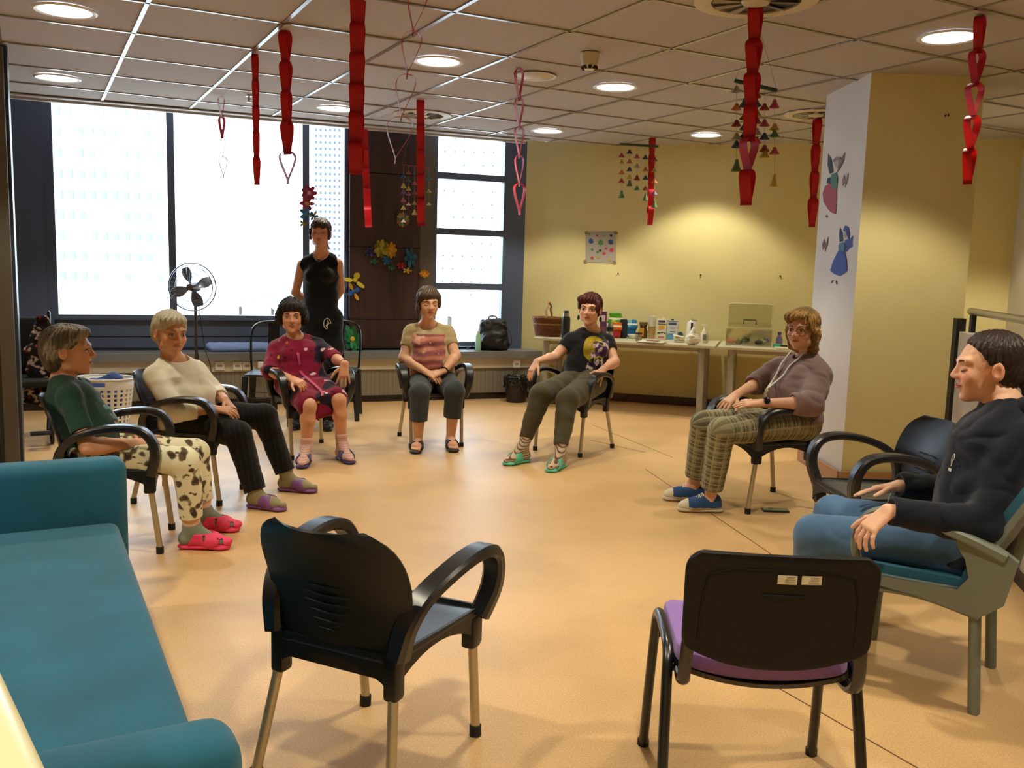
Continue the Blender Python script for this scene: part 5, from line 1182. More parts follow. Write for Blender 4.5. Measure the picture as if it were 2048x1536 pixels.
# ------------------------------------------------------------------ painted fairies on the column's side face
def colside(px, py, o=.004):
    r = _M@np.array([(px-1024)/FPX, (768-py)/FPX, -1.]); n = np.array([.81, .02, 0]); p0 = np.array([2.32-o, 6.22, 0]); t = (p0@n)/(r@n); return Vector(r*t+np.array([0, 0, CAMZ]))
def decal(parent, name, pts, c, o, f=colside):
    P = [f(x, y, o) for x, y in pts]; Q = [f(x, y, o-.002) for x, y in pts]; n = len(P); bm = BM(); off = Vector(parent.location)
    add(bm, [p-off for p in P]+[q-off for q in Q], [list(range(n)), list(range(n, 2*n))[::-1]]+[[i, (i+1) % n, n+(i+1) % n, n+i] for i in range(n)]); return obj(name, bm, mat('paint_'+c, c, .8), parent)
t = thing('fairy_sticker', 'flat fairy sticker with red skirt, upper one on the column side', 'sticker', colside(1664, 370))
decal(t, 'wing', [(1656, 307), (1663, 318), (1667, 345), (1659, 348), (1655, 330)], '#3a4250', .003); decal(t, 'wing', [(1681, 318), (1690, 304), (1688, 322), (1680, 338), (1673, 346), (1677, 332)], '#6a5a66', .003)
decal(t, 'hair', [(1666, 320), (1672, 313), (1680, 314), (1684, 322), (1679, 333), (1675, 322), (1669, 330)], '#8a7a84', .005); decal(t, 'face', [(1669, 322), (1677, 320), (1677, 331), (1672, 337), (1669, 331)], '#b0a4a0', .007)
decal(t, 'torso', [(1662, 349), (1672, 345), (1675, 356), (1673, 378), (1664, 376), (1661, 362)], '#4a7a70', .006); decal(t, 'bow', [(1655, 356), (1662, 354), (1662, 368), (1653, 366)], '#2a3f50', .004)
decal(t, 'skirt', [(1660, 366), (1650, 372), (1645, 386), (1647, 404), (1655, 417), (1662, 425), (1671, 428), (1673, 400), (1673, 378)], '#a04a5a', .005); decal(t, 'leg', [(1652, 429), (1655, 432), (1654, 436), (1651, 433)], '#6a5a66', .004)
t = thing('fairy_sticker', 'flat fairy sticker with blue gown, lower one on the column side', 'sticker', colside(1680, 510))
decal(t, 'wing', [(1680, 455), (1685, 466), (1686, 482), (1679, 484), (1678, 468)], '#2f3f66', .003); decal(t, 'wing', [(1690, 480), (1700, 477), (1706, 471), (1704, 484), (1705, 493), (1699, 496), (1693, 504), (1688, 494)], '#3d4f96', .003)
decal(t, 'hair', [(1686, 462), (1690, 451), (1696, 454), (1699, 468), (1697, 479), (1693, 470), (1690, 462)], '#3a4a8a', .005); decal(t, 'face', [(1687, 462), (1692, 460), (1694, 470), (1690, 477), (1687, 470)], '#b0a4a0', .004)
decal(t, 'torso', [(1679, 486), (1687, 484), (1690, 492), (1688, 502), (1677, 501), (1676, 494)], '#4a7a88', .006); decal(t, 'skirt', [(1677, 500), (1689, 502), (1693, 522), (1694, 541), (1688, 547), (1679, 552), (1668, 548), (1660, 541), (1666, 522)], '#3d559c', .005)
decal(t, 'leg', [(1664, 561), (1667, 560), (1663, 566), (1661, 566)], '#4a4a5a', .004); decal(t, 'leg', [(1671, 562), (1673, 561), (1674, 568), (1672, 569)], '#4a4a5a', .004)
for (px, py, c, s_) in ((1691, 362, '#8a7c80', 'grey butterfly sticker beside the upper fairy'), (1651, 490, '#7a5a66', 'mauve butterfly sticker left of the lower fairy')):
    t = thing('butterfly_sticker', s_, 'sticker', colside(px, py)); decal(t, 'wing', [(px, py), (px-3, py-12), (px-7, py-2), (px-6, py+10)], c, .004); decal(t, 'wing', [(px, py), (px+5, py-17), (px+4, py-2), (px-2, py+14)], c, .005)
def colfront(px, py, o=.004):
    r = _M@np.array([(px-1024)/FPX, (768-py)/FPX, -1.]); t = (6.225-o)/r[1]; return Vector(r*t+np.array([0, 0, CAMZ]))
t = thing('paint_chip', 'peeling paint scrap with a dark corner on the column front', 'paint scrap', colfront(1732, 464)); decal(t, 'scrap', [(1727, 458), (1732, 456), (1740, 468), (1736, 472), (1731, 466)], '#d8cca8', .004, colfront); decal(t, 'dark_edge', [(1722, 463), (1728, 457), (1729, 460), (1724, 465)], '#5a4a30', .003, colfront)  # pale scrap with a thin dark sliver at its left
t = thing('wall_hook', 'two tiny dark hooks high on the column front', 'hook', colfront(1893, 230)); decal(t, 'hook', [(1889, 231), (1892, 227), (1894, 229), (1890, 235)], '#3a2c1c', .006, colfront); decal(t, 'hook', [(1895, 230), (1898, 226), (1899, 231), (1896, 234)], '#3a2c1c', .006, colfront)
def backw(px, py, o=.004):
    r = _M@np.array([(px-1024)/FPX, (768-py)/FPX, -1.]); n = np.array([-.2785, -.9604, 0]); p0 = np.array(CW(0, o)); t = (p0@n)/(r@n); return Vector(r*t+np.array([0, 0, CAMZ]))
for px, py, s_ in ((1236, 547, 'right below the poster'), (1401, 550, 'above the white kettle'), (1560, 552, 'near the column')):
    t = thing('nail', 'small dark nail in the cream back wall '+s_, 'nail', backw(px, py), group='nails in the back wall'); bm = BM(); lathe(bm, [(0, 0), (.008, 0), (.008, .012), (0, .014)], 8, mtx=Matrix.Rotation(PI/2, 4, 'X')); obj('nail_head', bm, M_base, t)
# poster
t = thing('poster', 'small square grey poster with coloured paper flowers taped to the back wall', 'poster', backw(1202, 494)); decal(t, 'sheet', [(1171, 463), (1232, 463), (1231, 526), (1171, 524)], '#a8a29a', .006, backw)
nst = {'#2f4f86': [(1182, 482, 6), (1221, 484, 6)], '#3f8a3f': [(1201, 485, 6), (1184, 499, 3), (1195, 504, 3)], '#c8325a': [(1223, 500, 5), (1208, 507, 4), (1212, 497, 3)], '#b8402a': [(1184, 516, 4), (1194, 471, 3)], '#b0a83a': [(1196, 514, 4), (1219, 520, 4), (1208, 471, 3)], '#2a1a1c': [(1200, 501, 3), (1222, 471, 3)], '#5a7a3a': [(1179, 468, 3)]}
for c, L in nst.items():
    for x, y, r in L: decal(t, 'paper_star', [(x+r*(1 if i % 2 else .6)*math.cos(PI*i/6), y+r*(1 if i % 2 else .6)*math.sin(PI*i/6)) for i in range(12)], c, .010, backw)
for x, y in ((1173, 466), (1231, 466), (1170, 523), (1229, 525)): decal(t, 'tape', [(x-4, y-2), (x+2, y-4), (x+4, y+2), (x-2, y+4)], '#8a7a5a', .009, backw)

# ------------------------------------------------------------------ buildings outside
M_fac = mat('pale_facade', '#d8d8d4', .8); M_fac2 = mat('white_facade', '#e2e2e0', .8); M_win = mat('facade_window', '#6b8487', .5, spec=.2); M_win2 = mat('facade_window_small', '#465560', .5, spec=.2)
bm = BM(); box(bm, (-20, 110, -14), (400, 200, 1)); struct('ground', bm, mat('pale_ground', '#c9cac6', .9))
def tower(name, px0, px1, d, ztop, rows, cols, wm, fm, lab, wz, y0, y1, fw=.5, fh=.5, skip=.0):
    A0, B0 = W(px0, 500, d), W(px1, 500, d); wd_ = B0.x-A0.x; t = thing(name, lab, 'building', (A0.x, d, -13.5)); bm = BM(); box(bm, (wd_/2, 6, (ztop+13.5)/2), (wd_, 12, ztop+13.5)); obj('wall', bm, fm, t)
    z0, z1 = W(px0, y1, d).z+13.5, W(px0, y0, d).z+13.5; dz = (z1-z0)/rows; dx = wd_/cols; bm = BM(); box(bm, (0, -.05, 0), (dx*fw, .16, dz*fh)); me = None; rr = random.Random(3)
    for i in range(rows):
        for j in range(cols):
            if rr.random() < skip: continue
            if me is None: o = obj('window', bm, wm, t); me = o.data
            else: o = bpy.data.objects.new('window', me); link(o, t)
            o.location = (dx*(j+.5), 0, z0+dz*(i+.5))
tower('office_tower', 92, 332, 46, 26, 9, 11, M_win, M_fac, 'pale apartment tower seen through the left window pane', 0, 200, 570, .5, .42, .35)
tower('office_tower', 628, 692, 70, 40, 24, 7, M_win2, M_fac2, 'tall white tower with a grid of small windows behind the standing woman', 0, 240, 540, .42, .42)
tower('office_tower', 858, 1030, 60, 34, 13, 9, M_win2, M_fac2, 'white tower behind the narrow right window', 0, 262, 600, .16, .14, .35)
tower('low_building', 360, 600, 95, -1.0, 2, 9, M_win, M_fac, 'long low white building beyond the middle window', 0, 560, 600, .4, .4, .3)
for px, s_ in ((265, 'left'), (372, 'right')):
    p = W(px, 600, 60); t = thing('kiosk_post', 'red topped blue advertising column outside, '+s_+' one', 'kiosk', (p.x, 60, -13.5)); bm = BM(); box(bm, (0, 0, (p.z+13.5)/2), (.9, .9, p.z+13.5)); obj('post', bm, mat('kiosk_blue', '#6f88aa', .7), t)
    bm = BM(); box(bm, (0, 0, p.z+13.5+.4), (1.3, 1.3, .8)); obj('cap', bm, mat('kiosk_red', '#b8203c', .5), t)
TREES = {410: 'pale street tree outside, seen through the fan cage', 480: 'pale street tree outside, right of the fan', 545: 'pale street tree outside, left of the standing woman', 318: 'pale street tree outside between the two red topped columns', 455: 'larger pale tree outside, above the others right of the fan', 900: 'pale street tree outside the narrow window', 580: 'pale tree outside right behind the standing woman'}
for px, py, d, r in ((410, 575, 62, 1.1), (480, 580, 70, 1.2), (545, 590, 66, 1.0), (318, 590, 66, .8), (455, 545, 85, 1.6), (900, 600, 50, .9), (580, 560, 75, 1.2)):
    p = W(px, py, d); t = thing('tree', 'pale green street tree outside, seen at the foot of the '+('right' if px > 800 else 'middle' if px > 340 else 'left')+' window, crown '+str(px)+' from left' if False else TREES[px], 'tree', (p.x, d, -13.5)); bm = BM(); tube(bm, [(0, 0, 0), (0, 0, p.z+13.5)], .12, 6); obj('trunk', bm, mat('bark', '#4a4038', .9), t)
    bm = BM(); bmesh.ops.create_icosphere(bm, subdivisions=3, radius=r, matrix=Matrix.Translation((0, 0, p.z+13.5)))
    for v in bm.verts: v.co += Vector((R_.uniform(-1, 1), R_.uniform(-1, 1), R_.uniform(-1, 1)))*r*.12
    obj('crown', bm, mat('foliage', '#9fb4a2', .9), t)
# ------------------------------------------------------------------ chair with purple seat, seen from behind
t = thing('office_chair', 'visitor chair with purple seat and black plastic back, seen from behind at front right', 'chair', (.675, 2.37, 0), -.06)
M_frame = mat('black_tube', '#101012', .3, spec=.7); M_purp = mat('purple_fabric', '#8560ae', .9, bump=.35, bscale=500, sheen=.3)
O = Vector(t.location)
for sx in (-1, 1):
    x = sx*.25
    bm = BM(); tube(bm, ss([(x*1.02, .25, 0), (x, .215, .20), (x*.97, .185, .40), (x*.96, .165, .455), (x*.955, .10, .475), (x*.955, -.04, .475), (x*.955, -.10, .455), (x*.97, -.135, .40), (x, -.20, .20), (x*1.02, -.255, 0)], 5), .0145, 12, squash=(Vector((0, 1, 0)), 1.25)); obj('leg_frame', bm, M_frame, t, True)
    for y in (.25, -.255): bm = BM(); tube(bm, [(x*1.02, y, .02), (x*1.02, y, 0)], .018, 10); obj('foot_cap', bm, M_rubber, t, True)
    bm = BM(); tube(bm, ss([(sx*.19, .10, .415), (sx*.205, -.10, .412), (sx*.210, -.20, .425), (sx*.212, -.235, .48), (sx*.205, -.245, .60)], 5), .013, 10, squash=(Vector((1, 0, 0)), 1.3)); obj('back_support', bm, M_frame, t, True)
bm = BM(); tube(bm, [(-.24, -.10, .413), (.24, -.10, .413)], .010, 8); tube(bm, [(-.24, .12, .413), (.24, .12, .413)], .010, 8); obj('cross_bar', bm, M_frame, t, True)
def cushion(rows_y, hwid, zf, th, n=14):
    bm = BM(); rows = []
    for y in rows_y: rows.append([(-hwid(y)+2*hwid(y)*j/n, y, zf(-1+2*j/n, y)) for j in range(n+1)])
    sheet(bm, rows, th); return bm
ys = [.245-.0325*i for i in range(14)]
def hwf(y): e = min(1, max(0, (.245-y)/.06)); e2 = min(1, max(0, (y+.178)/.07)); return .225*(1-.14*(1-e)**2)*(1-.16*(1-e2)**2)
bm = cushion(ys, hwf, lambda u, y: .468-.02*(1-u*u)*(1 if y < 0 else .4)-.028*max(0, (y-.16)/.09)**2-.02*(1-abs(u)**2)*max(0, (-.12-y)/.1), .052)
o = obj('seat', bm, M_purp, t, True); md = o.modifiers.new('s', 'SUBSURF'); md.levels = md.render_levels = 1
bm = cushion(ys, lambda y: hwf(y)*1.01, lambda u, y: .440-.02*(1-u*u)*(1 if y < 0 else .4)-.02*(1-abs(u)**2)*max(0, (-.12-y)/.1), .012); obj('seat_pan', bm, M_frame, t, True)
rows = []
for i in range(17):
    v = i/16; row = []
    for j in range(21):
        u = -1+2*j/20; zt = .795-.012*(1-u*u); zb = .535-.062*(1-abs(u)**2.2); z = zb+(zt-zb)*v
        w_ = .228+.004*v; cr = max(0, (v-.82)/.18); cb = max(0, (.10-v)/.10); w_ *= (1-.16*cr**2.4)*(1-.05*cb**2)
        row.append((u*w_, -.262+.028*(1-u*u)+.0-.05*(v-.3)*.8, z))
    rows.append(row)
bm = BM(); sheet(bm, rows, .020); o = obj('back_shell', bm, mat('back_plastic', '#0b0b0b', .5, bump=.12, bscale=350, spec=.25), t, True); md = o.modifiers.new('s', 'SUBSURF'); md.levels = md.render_levels = 1
def backp(u, v, o_):
    zt = .795-.012*(1-u*u); zb = .535-.062*(1-abs(u)**2.2); return Vector((u*.23, -.262+.028*(1-u*u)-.04*(v-.3)-o_, zb+(zt-zb)*v))
bm = BM(); tube(bm, [backp(u, v, .009) for u, v in ((-.82, .15), (-.80, .6), (-.74, .80), (-.5, .86), (0, .87), (.5, .86), (.74, .80), (.80, .6), (.82, .15))], .004, 6); obj('moulded_edge', bm, mat('back_plastic', '#131311'), t, True)
bm = BM(); tube(bm, [backp(-.17, .66, .011), backp(.26, .66, .011)], .0035, 6); obj('handle_slot', bm, mat('back_plastic', '#131311'), t, True)
bm = BM(); sheet(bm, [[backp(u*.93, .10+.8*v/6, -.016) for u in [-1+2*j/10 for j in range(11)]] for v in range(7)], .03); obj('back_cushion', bm, M_purp, t, True)
for u0, s_ in ((-.03, 0), (.215, .003)):
    bm = BM(); rows = [[backp(u0+.2*a, .765+.075*b_+s_, .0115) for a in (0, .5, 1)] for b_ in (0, 1)]; sheet(bm, rows, .001); st = obj('sticker', bm, mat('sticker_white', '#cfc8b4', .6), t)
    bm = BM()
    for k in range(3): tube(bm, [backp(u0+.2*(.35+.05*k), .785+.02*k, .0125), backp(u0+.2*.88, .785+.02*k, .0125)], .0008, 4)
    obj('print', bm, mat('print_grey', '#7a7468', .7), st)

# ------------------------------------------------------------------ grey chair with teal upholstery under the person at the right
d = Vector((-.83, .56, 0)).normalized(); t = thing('upholstered_chair', 'grey plastic armchair with teal upholstery under the person in the navy hoodie', 'chair', (1.51, 3.23, 0), face(d))
M_gr = mat('grey_green_plastic', '#6e756c', .42, spec=.5); M_teal2 = mat('teal_upholstery', '#1d5468', .85, bump=.2, bscale=300)
for sx in (-1, 1):
    for y, ty in ((-.22, -.03), (.16, .02)):
        bm = BM(); tube(bm, [(sx*.215, y, .40), (sx*.225, y+ty, .0)], .026, 14, squash=(Vector((0, 1, 0)), .75)); obj('leg', bm, M_gr, t, True)
    bm = BM(); pts = ss([(sx*.262, -.30, .56), (sx*.285, -.17, .615), (sx*.295, 0, .655), (sx*.292, .09, .655), (sx*.285, .150, .60), (sx*.275, .160, .50), (sx*.255, .13, .40)], 5); n = len(pts)
    ribbon(bm, pts, [Vector((1, 0, 0))]*n, [.020+.005*math.sin(PI*i/(n-1)) for i in range(n)], [.040-.016*min(1, i/9) for i in range(n)]); obj('armrest', bm, M_gr, t, True)
    bm = BM(); prism(bm, [(-.31, .40), (-.24, .34), (-.05, .375), (.10, .385), (.175, .37), (.16, .42), (.0, .42), (-.17, .425), (-.20, .47), (-.185, .53), (-.15, .585), (-.19, .615), (-.27, .595), (-.34, .55)], -.016, .016, frame((sx*.248, 0, 0), (0, 1, 0), (1, 0, 0))); obj('side_shell', bm, M_gr, t)
    bm = BM(); tube(bm, ss([(sx*.235, -.24, .335), (sx*.24, -.08, .368), (sx*.24, .06, .368), (sx*.235, .16, .34)], 5), .013, 10); obj('seat_rail', bm, M_gr, t, True)
bm = BM(); rows = []
for i in range(12):
    v = i/11; w_ = .235+.01*v; w_ *= 1-.18*max(0, (v-.8)/.2)**2; rows.append([(u*w_, -.235-.20*v**1.3+.035*u*u, .40+.44*v) for u in [-1+2*j/12 for j in range(13)]])
sheet(bm, rows, .022); o = obj('back_shell', bm, M_gr, t, True)
bm = BM(); sheet(bm, [[(p[0]*.95, p[1]+.026, p[2]) for p in r] for r in rows[1:]], .03); obj('back_pad', bm, M_teal2, t, True)
bm = BM(); sheet(bm, [[(u*.235, .19-.042*i, .405-.012*(1-u*u)-.02*max(0, 1-i/2)**2) for u in [-1+2*j/10 for j in range(11)]] for i in range(11)], .018); obj('seat_shell', bm, M_gr, t, True)
bm = BM(); sheet(bm, [[(u*.225, .185-.040*i, .432-.012*(1-u*u)-.02*max(0, 1-i/2)**2) for u in [-1+2*j/10 for j in range(11)]] for i in range(11)], .034); obj('seat_pad', bm, M_teal2, t, True)

# ------------------------------------------------------------------ teal sofa
t = thing('sofa', 'teal velvet sofa at lower left, its seat running towards the camera', 'sofa', (-1.54, 3.45, 0), math.atan2(-.879, .477))
M_teal = mat('teal_velvet', '#0b5872', .85, bump=.25, bscale=8, sheen=.12, var=.16, vscale=3.5)
def soft(name, c, s, bev, m=M_teal, par=t, seg=5):
    bm = BM(); vs = bmesh.ops.create_cube(bm, size=1)['verts']; bmesh.ops.transform(bm, matrix=Matrix.Translation(c)@Matrix.Diagonal((*s, 1)), verts=vs); bmesh.ops.bevel(bm, geom=bm.edges[:], offset=bev, segments=seg, affect='EDGES', profile=.5); return obj(name, bm, m, par, True)
# local x along the front edge towards the camera, local y into the room (front), -y towards the back
soft('seat', (1.0, -.42, .33), (1.98, .86, .19), .035); soft('base', (1.0, -.43, .14), (1.96, .80, .22), .02)
soft('armrest', (-.075, -.40, .36), (.15, .90, .60), .045); soft('armrest', (2.06, -.40, .31), (.17, .90, .50), .06); soft('back_cushion', (1.0, -.82, .50), (2.0, .20, .62), .06)
for x in (0, 2.0):
    for y in (-.05, -.8): bm = BM(); lathe(bm, [(0, 0), (.022, 0), (.03, .05), (0, .05)], 12, (x, y, 0)); obj('leg', bm, M_black, t)
# cream cabinet corner
a_, b_ = G(0, 1310, .95), G(110, 1536, .95); t = thing('cabinet', 'cream painted cabinet with rounded edge at the bottom left corner', 'cabinet', (a_.x, a_.y, 0))
q = Vector((b_.x-a_.x, b_.y-a_.y)); bm = BM(); prism(bm, [tuple(q*1.8), (0, 0), tuple(-q*.35), (-.36, .02), (-.50, -.35), (-.15, -.62)], 0, .95); bmesh.ops.recalc_face_normals(bm, faces=bm.faces); bmesh.ops.bevel(bm, geom=bm.edges[:], offset=.03, segments=4, affect='EDGES', profile=.5); obj('body', bm, mat('cream_lacquer', '#e4dcae', .3), t, True)

# ------------------------------------------------------------------ tables and what stands on them
M_top = mat('pale_table_top', '#c9c4ab', .35); M_leg = mat('grey_table_leg', '#9a968a', .4)
def table(x0, x1, lab):
    a = Vector((.2, 9.42))+Vector((CD.x, CD.y))*x0; t = thing('table', lab, 'table', (a.x, a.y, 0), math.atan2(CD.y, CD.x)); L = x1-x0
    bm = BM(); box(bm, (L/2, .40, .7175), (L, .80, .025), bev=.004); obj('table_top', bm, M_top, t)
    bm = BM(); box(bm, (L/2, .40, .68), (L-.2, .6, .035)); obj('frame', bm, M_leg, t)
    for x in (.13, L-.13):
        for y in (.09, .71): bm = BM(); tube(bm, [(x, y, .70), (x, y, 0)], .033, 14); obj('leg', bm, M_leg, t, True)
table(0, 1.86, 'pale table along the back wall, left one, with drinks and basket'); table(1.885, 3.15, 'pale table along the back wall, right one, with a clear plastic box')
TZ = .731
def at(px, py):
    p = G(px, py, TZ); r = p.x/p.y; yf, yb = 9.46-.29*(p.x-.2), 10.10-.29*(p.x-.2)
    y = min(max(p.y, 9.49-.29*(p.x-.2)), (10.10+.058)/(1+.29*r)); return Vector((r*y, y, TZ))
def PX(p): return p.y/FPX
def item(name, lab, cat, px, base, grp=None): p = at(px, base); return thing(name, lab, cat, p, math.atan2(CD.y, CD.x), grp), PX(p)
def cyl(t, name, m, prof, n=20): bm = BM(); lathe(bm, prof, n); return obj(name, bm, m, t, True)
# wicker basket
t, k = item('wicker_basket', 'brown oval wicker basket with arched handle on the left table', 'basket', 1096, 672)
M_wick = mat('wicker', '#7a4a24', .6, var=.3, vscale=40)
for i in range(13):
    z = .006+i*.0155; r = .115+.035*(i/12); bm = BM(); n = 60
    tube(bm, [((r*1.12+.004*math.sin(15*a+(i % 2)*PI))*math.cos(a), (r*.82+.004*math.sin(15*a+(i % 2)*PI))*math.sin(a), z) for a in [2*PI*j/n for j in range(n)]], .0088 if i < 12 else .013, 6, closed=True); obj('wicker_ring', bm, M_wick if i != 8 else mat('wicker_pale', '#b08a5a', .6), t, True)
bm = BM(); lathe(bm, [(0, .003), (.125, .003), (.125, .012), (0, .012)], 24); obj('basket_base', bm, M_wick, t)
bm = BM(); tube(bm, [(.035*math.sin(3*a), .118*math.cos(a)*1.0, .18+.19*math.sin(a)) if False else (.0+.006*math.sin(9*a), .120*math.cos(a), .185+.175*math.sin(a)) for a in [PI*j/24 for j in range(25)]], .0125, 8); obj('handle', bm, mat('wicker_pale', '#b08a5a'), t, True)
t, k = item('thermos', 'tall black thermos flask with steel neck beside the basket', 'thermos', 1131, 676)
cyl(t, 'body', M_black, [(0, 0), (.042, 0), (.045, .01), (.045, .20), (.036, .225), (0, .225)]); cyl(t, 'neck', M_steel, [(.034, .225), (.034, .258), (.028, .262), (0, .262)]); cyl(t, 'lid', M_black, [(0, .262), (.026, .262), (.026, .285), (0, .287)])
def carton(name, lab, cat, px, base, w_, h_, dpt, c, parts, slant=0, grp=None):
    t, k = item(name, lab, cat, px, base, grp); w_ *= k; h_ *= k; bm = BM(); box(bm, (0, 0, h_/2), (w_, dpt, h_), bev=.004); obj('pack', bm, mat('pack_'+c, c, .5), t)
    for nm, u0, u1, v0, v1, cc in parts: bm = BM(); box(bm, ((u0+u1)/2*w_, -dpt/2-.0008, (v0+v1)/2*h_), ((u1-u0)*w_, .0016, (v1-v0)*h_)); obj(nm, bm, mat('print_'+cc, cc, .6), t)
    return t, w_, h_
carton('tea_box', 'narrow purple tea box behind the red-haired woman', 'box', 1206, 668, 12, 49, .05, '#5a2450', [('label', -.35, .35, .6, .85, '#c8a8b8'), ('label', -.4, .4, .15, .4, '#7a3a4a')])
def pouch(name, lab, px, base, w_, h_, c1, c2, c3, dz=0):
    t, k = item(name, lab, 'food bag', px, base); w_ *= k; h_ *= k; s = S(); s.loft([(0, 0, .03), (0, 0, h_*.6), (0, 0, h_*.95)], (1, 0, 0), [w_*.46, w_*.50, w_*.50], [.032, .028, .012]); s.c.append(('pl', np.array([0, 0, .001]), -Z3, .004)); s.c.append(('pl', np.array([0, 0, h_]), Z3, .003)); s.disp = folds(5, .002, 70)
    def cf(P):
        o = np.repeat(np.array(lin(c1))[None], len(P), 0); o[(P[:, 2] < h_*.5)] = lin(c2); o[wob(P, 60, 1, 7) > .7] = lin(c3); o[np.abs(P[:, 2]-h_*.75) < h_*.04] = lin('#d8d8c0'); return o
    blob('bag', s, .005, M_cloth, t, cf); return t
pouch('green_bag', 'bright green food pouch standing on the left table', 1231, 660, 27, 48, '#4f8a1a', '#6a9a2a', '#a8b84a')
pouch('orange_bag', 'orange and red snack bag in front of the green pouch', 1233, 676, 17, 32, '#c8641a', '#a82a2a', '#d8a83a')
t, k = item('travel_mug', 'steel and black travel mug between red-haired woman and speaker', 'mug', 1219, 679); cyl(t, 'body', M_steel, [(0, 0), (.028, 0), (.034, .15), (.030, .17), (0, .17)]); cyl(t, 'grip', M_black, [(.0335, .085), (.036, .088), (.037, .13), (.0345, .133)]); 
t, k = item('speaker', 'upright black cylindrical speaker on the left table', 'speaker', 1246, 676); cyl(t, 'body', mat('speaker_mesh', '#14171a', .8, bump=.4, bscale=400), [(0, 0), (.032, .002), (.041, .010), (.041, .185), (.034, .197), (0, .199)]); cyl(t, 'top_ring', M_black, [(.030, .199), (.034, .198), (.03, .202), (.0, .200)])
pouch('blue_bag', 'blue coffee pouch behind the black speaker', 1262, 664, 21, 36, '#2a78a8', '#2a6a98', '#7ab0c8')
t, k = item('bowl', 'small white bowl in front of the blue pouch', 'bowl', 1265, 677); cyl(t, 'bowl_wall', M_white, [(0, 0), (.025, 0), (.05, .035), (.054, .042), (.047, .037), (.02, .008), (0, .008)]); cyl(t, 'contents', mat('sugar', '#e8e2d0', .9), [(0, .038), (.03, .034), (.045, .03), (0, .02)])
t, k = item('glass_jar', 'small glass jar with black lid', 'jar', 1277, 682); cyl(t, 'glass', glass('jar_glass', (.8, .78, .68), .15), [(0, 0), (.032, 0), (.034, .01), (.034, .07), (0, .07)]); cyl(t, 'lid', M_black, [(0, .07), (.036, .07), (.036, .088), (0, .088)]); cyl(t, 'contents', mat('instant_powder', '#b8a878', .9), [(0, .003), (.030, .003), (.030, .045), (0, .045)])
t, k = item('coffee_jar', 'waisted brown glass coffee jar with yellow label', 'jar', 1286, 666); cyl(t, 'glass', mat('amber_glass', '#4a3010', .2), [(0, 0), (.045, 0), (.048, .01), (.048, .07), (.034, .115), (.040, .14), (0, .14)]); cyl(t, 'lid', mat('gold_brown_lid', '#6a4f24', .4), [(0, .14), (.044, .14), (.046, .172), (0, .172)]); bm = BM(); box(bm, (-.01, -.050, .065), (.05, .004, .09)); obj('label', bm, mat('print_#c8921a', '#c8921a'), t)
t, k = item('cup_stack', 'tall stack of white paper cups with beige cups below', 'paper cups', 1303, 668)
for i in range(10): cyl(t, 'paper_cup', M_white if i > 3 else mat('beige_cup', '#c8a878', .6), [(.030, .018*i), (.040, .018*i+.075), (.042, .018*i+.077), (.038, .018*i+.075), (.029, .018*i+.002)], 18)
t, w_, h_ = carton('milk_carton', 'white drink carton with orange square, left of two cartons', 'carton', 1323, 674, 19, 40, .06, '#d8d4c4', [('emblem', -.35, .35, .83, .93, '#3a3f5a'), ('picture', -.3, .3, .5, .68, '#d89a2a'), ('band', -.42, .42, .72, .77, '#5a6068'), ('lettering', -.42, -.1, .27, .33, '#2a2a3a'), ('lettering', -.05, .2, .3, .36, '#2a2a3a'), ('lettering', .25, .42, .27, .33, '#2a2a3a'), ('band', -.3, .3, .06, .14, '#c86a5a')]); bm = BM(); lathe(bm, [(0, h_), (.012, h_), (.012, h_+.014), (0, h_+.014)], 12, (.01, .015, 0)); obj('cap', bm, M_white, t, True)
t, w_, h_ = carton('milk_carton', 'white and blue drink carton, right of two cartons', 'carton', 1345, 671, 21, 38, .06, '#c8ccd0', [('emblem', -.4, .35, .78, .9, '#3a4a6a'), ('edge_band', -.5, .5, .95, .99, '#2a3a6a'), ('lettering', -.25, .2, .58, .62, '#8a8a90'), ('lettering', -.2, .25, .40, .44, '#6a5a50'), ('picture', -.48, .1, .02, .32, '#5a9ac0')]); bm = BM(); lathe(bm, [(0, h_), (.014, h_), (.014, h_+.014), (0, h_+.014)], 12, (-.01, .015, 0)); obj('cap', bm, mat('navy_cap', '#22305a', .4), t, True)
t, k = item('lid_disc', 'blue round lid leaning behind the kettle', 'lid', 1361, 663); bm = BM(); lathe(bm, [(0, -.004), (.030, -.004), (.030, .004), (.02, .006), (.008, .002), (0, .002)], 20, mtx=frame((0, 0, .055), (1, 0, 0), (0, -1, .2))); obj('disc', bm, mat('lid_blue', '#3a5a7a', .4), t, True); bm = BM(); box(bm, (0, .01, .012), (.05, .03, .025)); obj('box', bm, M_white, t)
t, k = item('kettle', 'white electric kettle with dark water window', 'kettle', 1384, 668); cyl(t, 'body', M_white, [(0, 0), (.068, 0), (.070, .015), (.055, .19), (.05, .205), (0, .205)], 28); bm = BM(); sheet(bm, [[(x_, -.0675+.082*(z-.09)+.02*abs(x_)*10*.2, z) for x_ in (-.011, 0, .011)] for z in (.075, .12, .16, .19)], .006); obj('water_window', bm, mat('smoky', '#3a2c28', .2), t, True)
cyl(t, 'lid', M_steel, [(0, .205), (.05, .205), (.046, .213), (0, .216)]); bm = BM(); tube(bm, ss([(0, .05, .20), (.0, .10, .19), (0, .11, .10), (0, .075, .03)], 5), .011, 8); obj('handle', bm, M_white, t, True); bm = BM(); tube(bm, ss([(-.02, 0, .214), (0, 0, .232), (.02, 0, .214)], 4), .003, 6); obj('lid_knob', bm, M_steel, t, True)
t, k = item('napkins', 'crumpled stack of white paper napkins left of the plastic bag', 'napkins', 1358, 684)
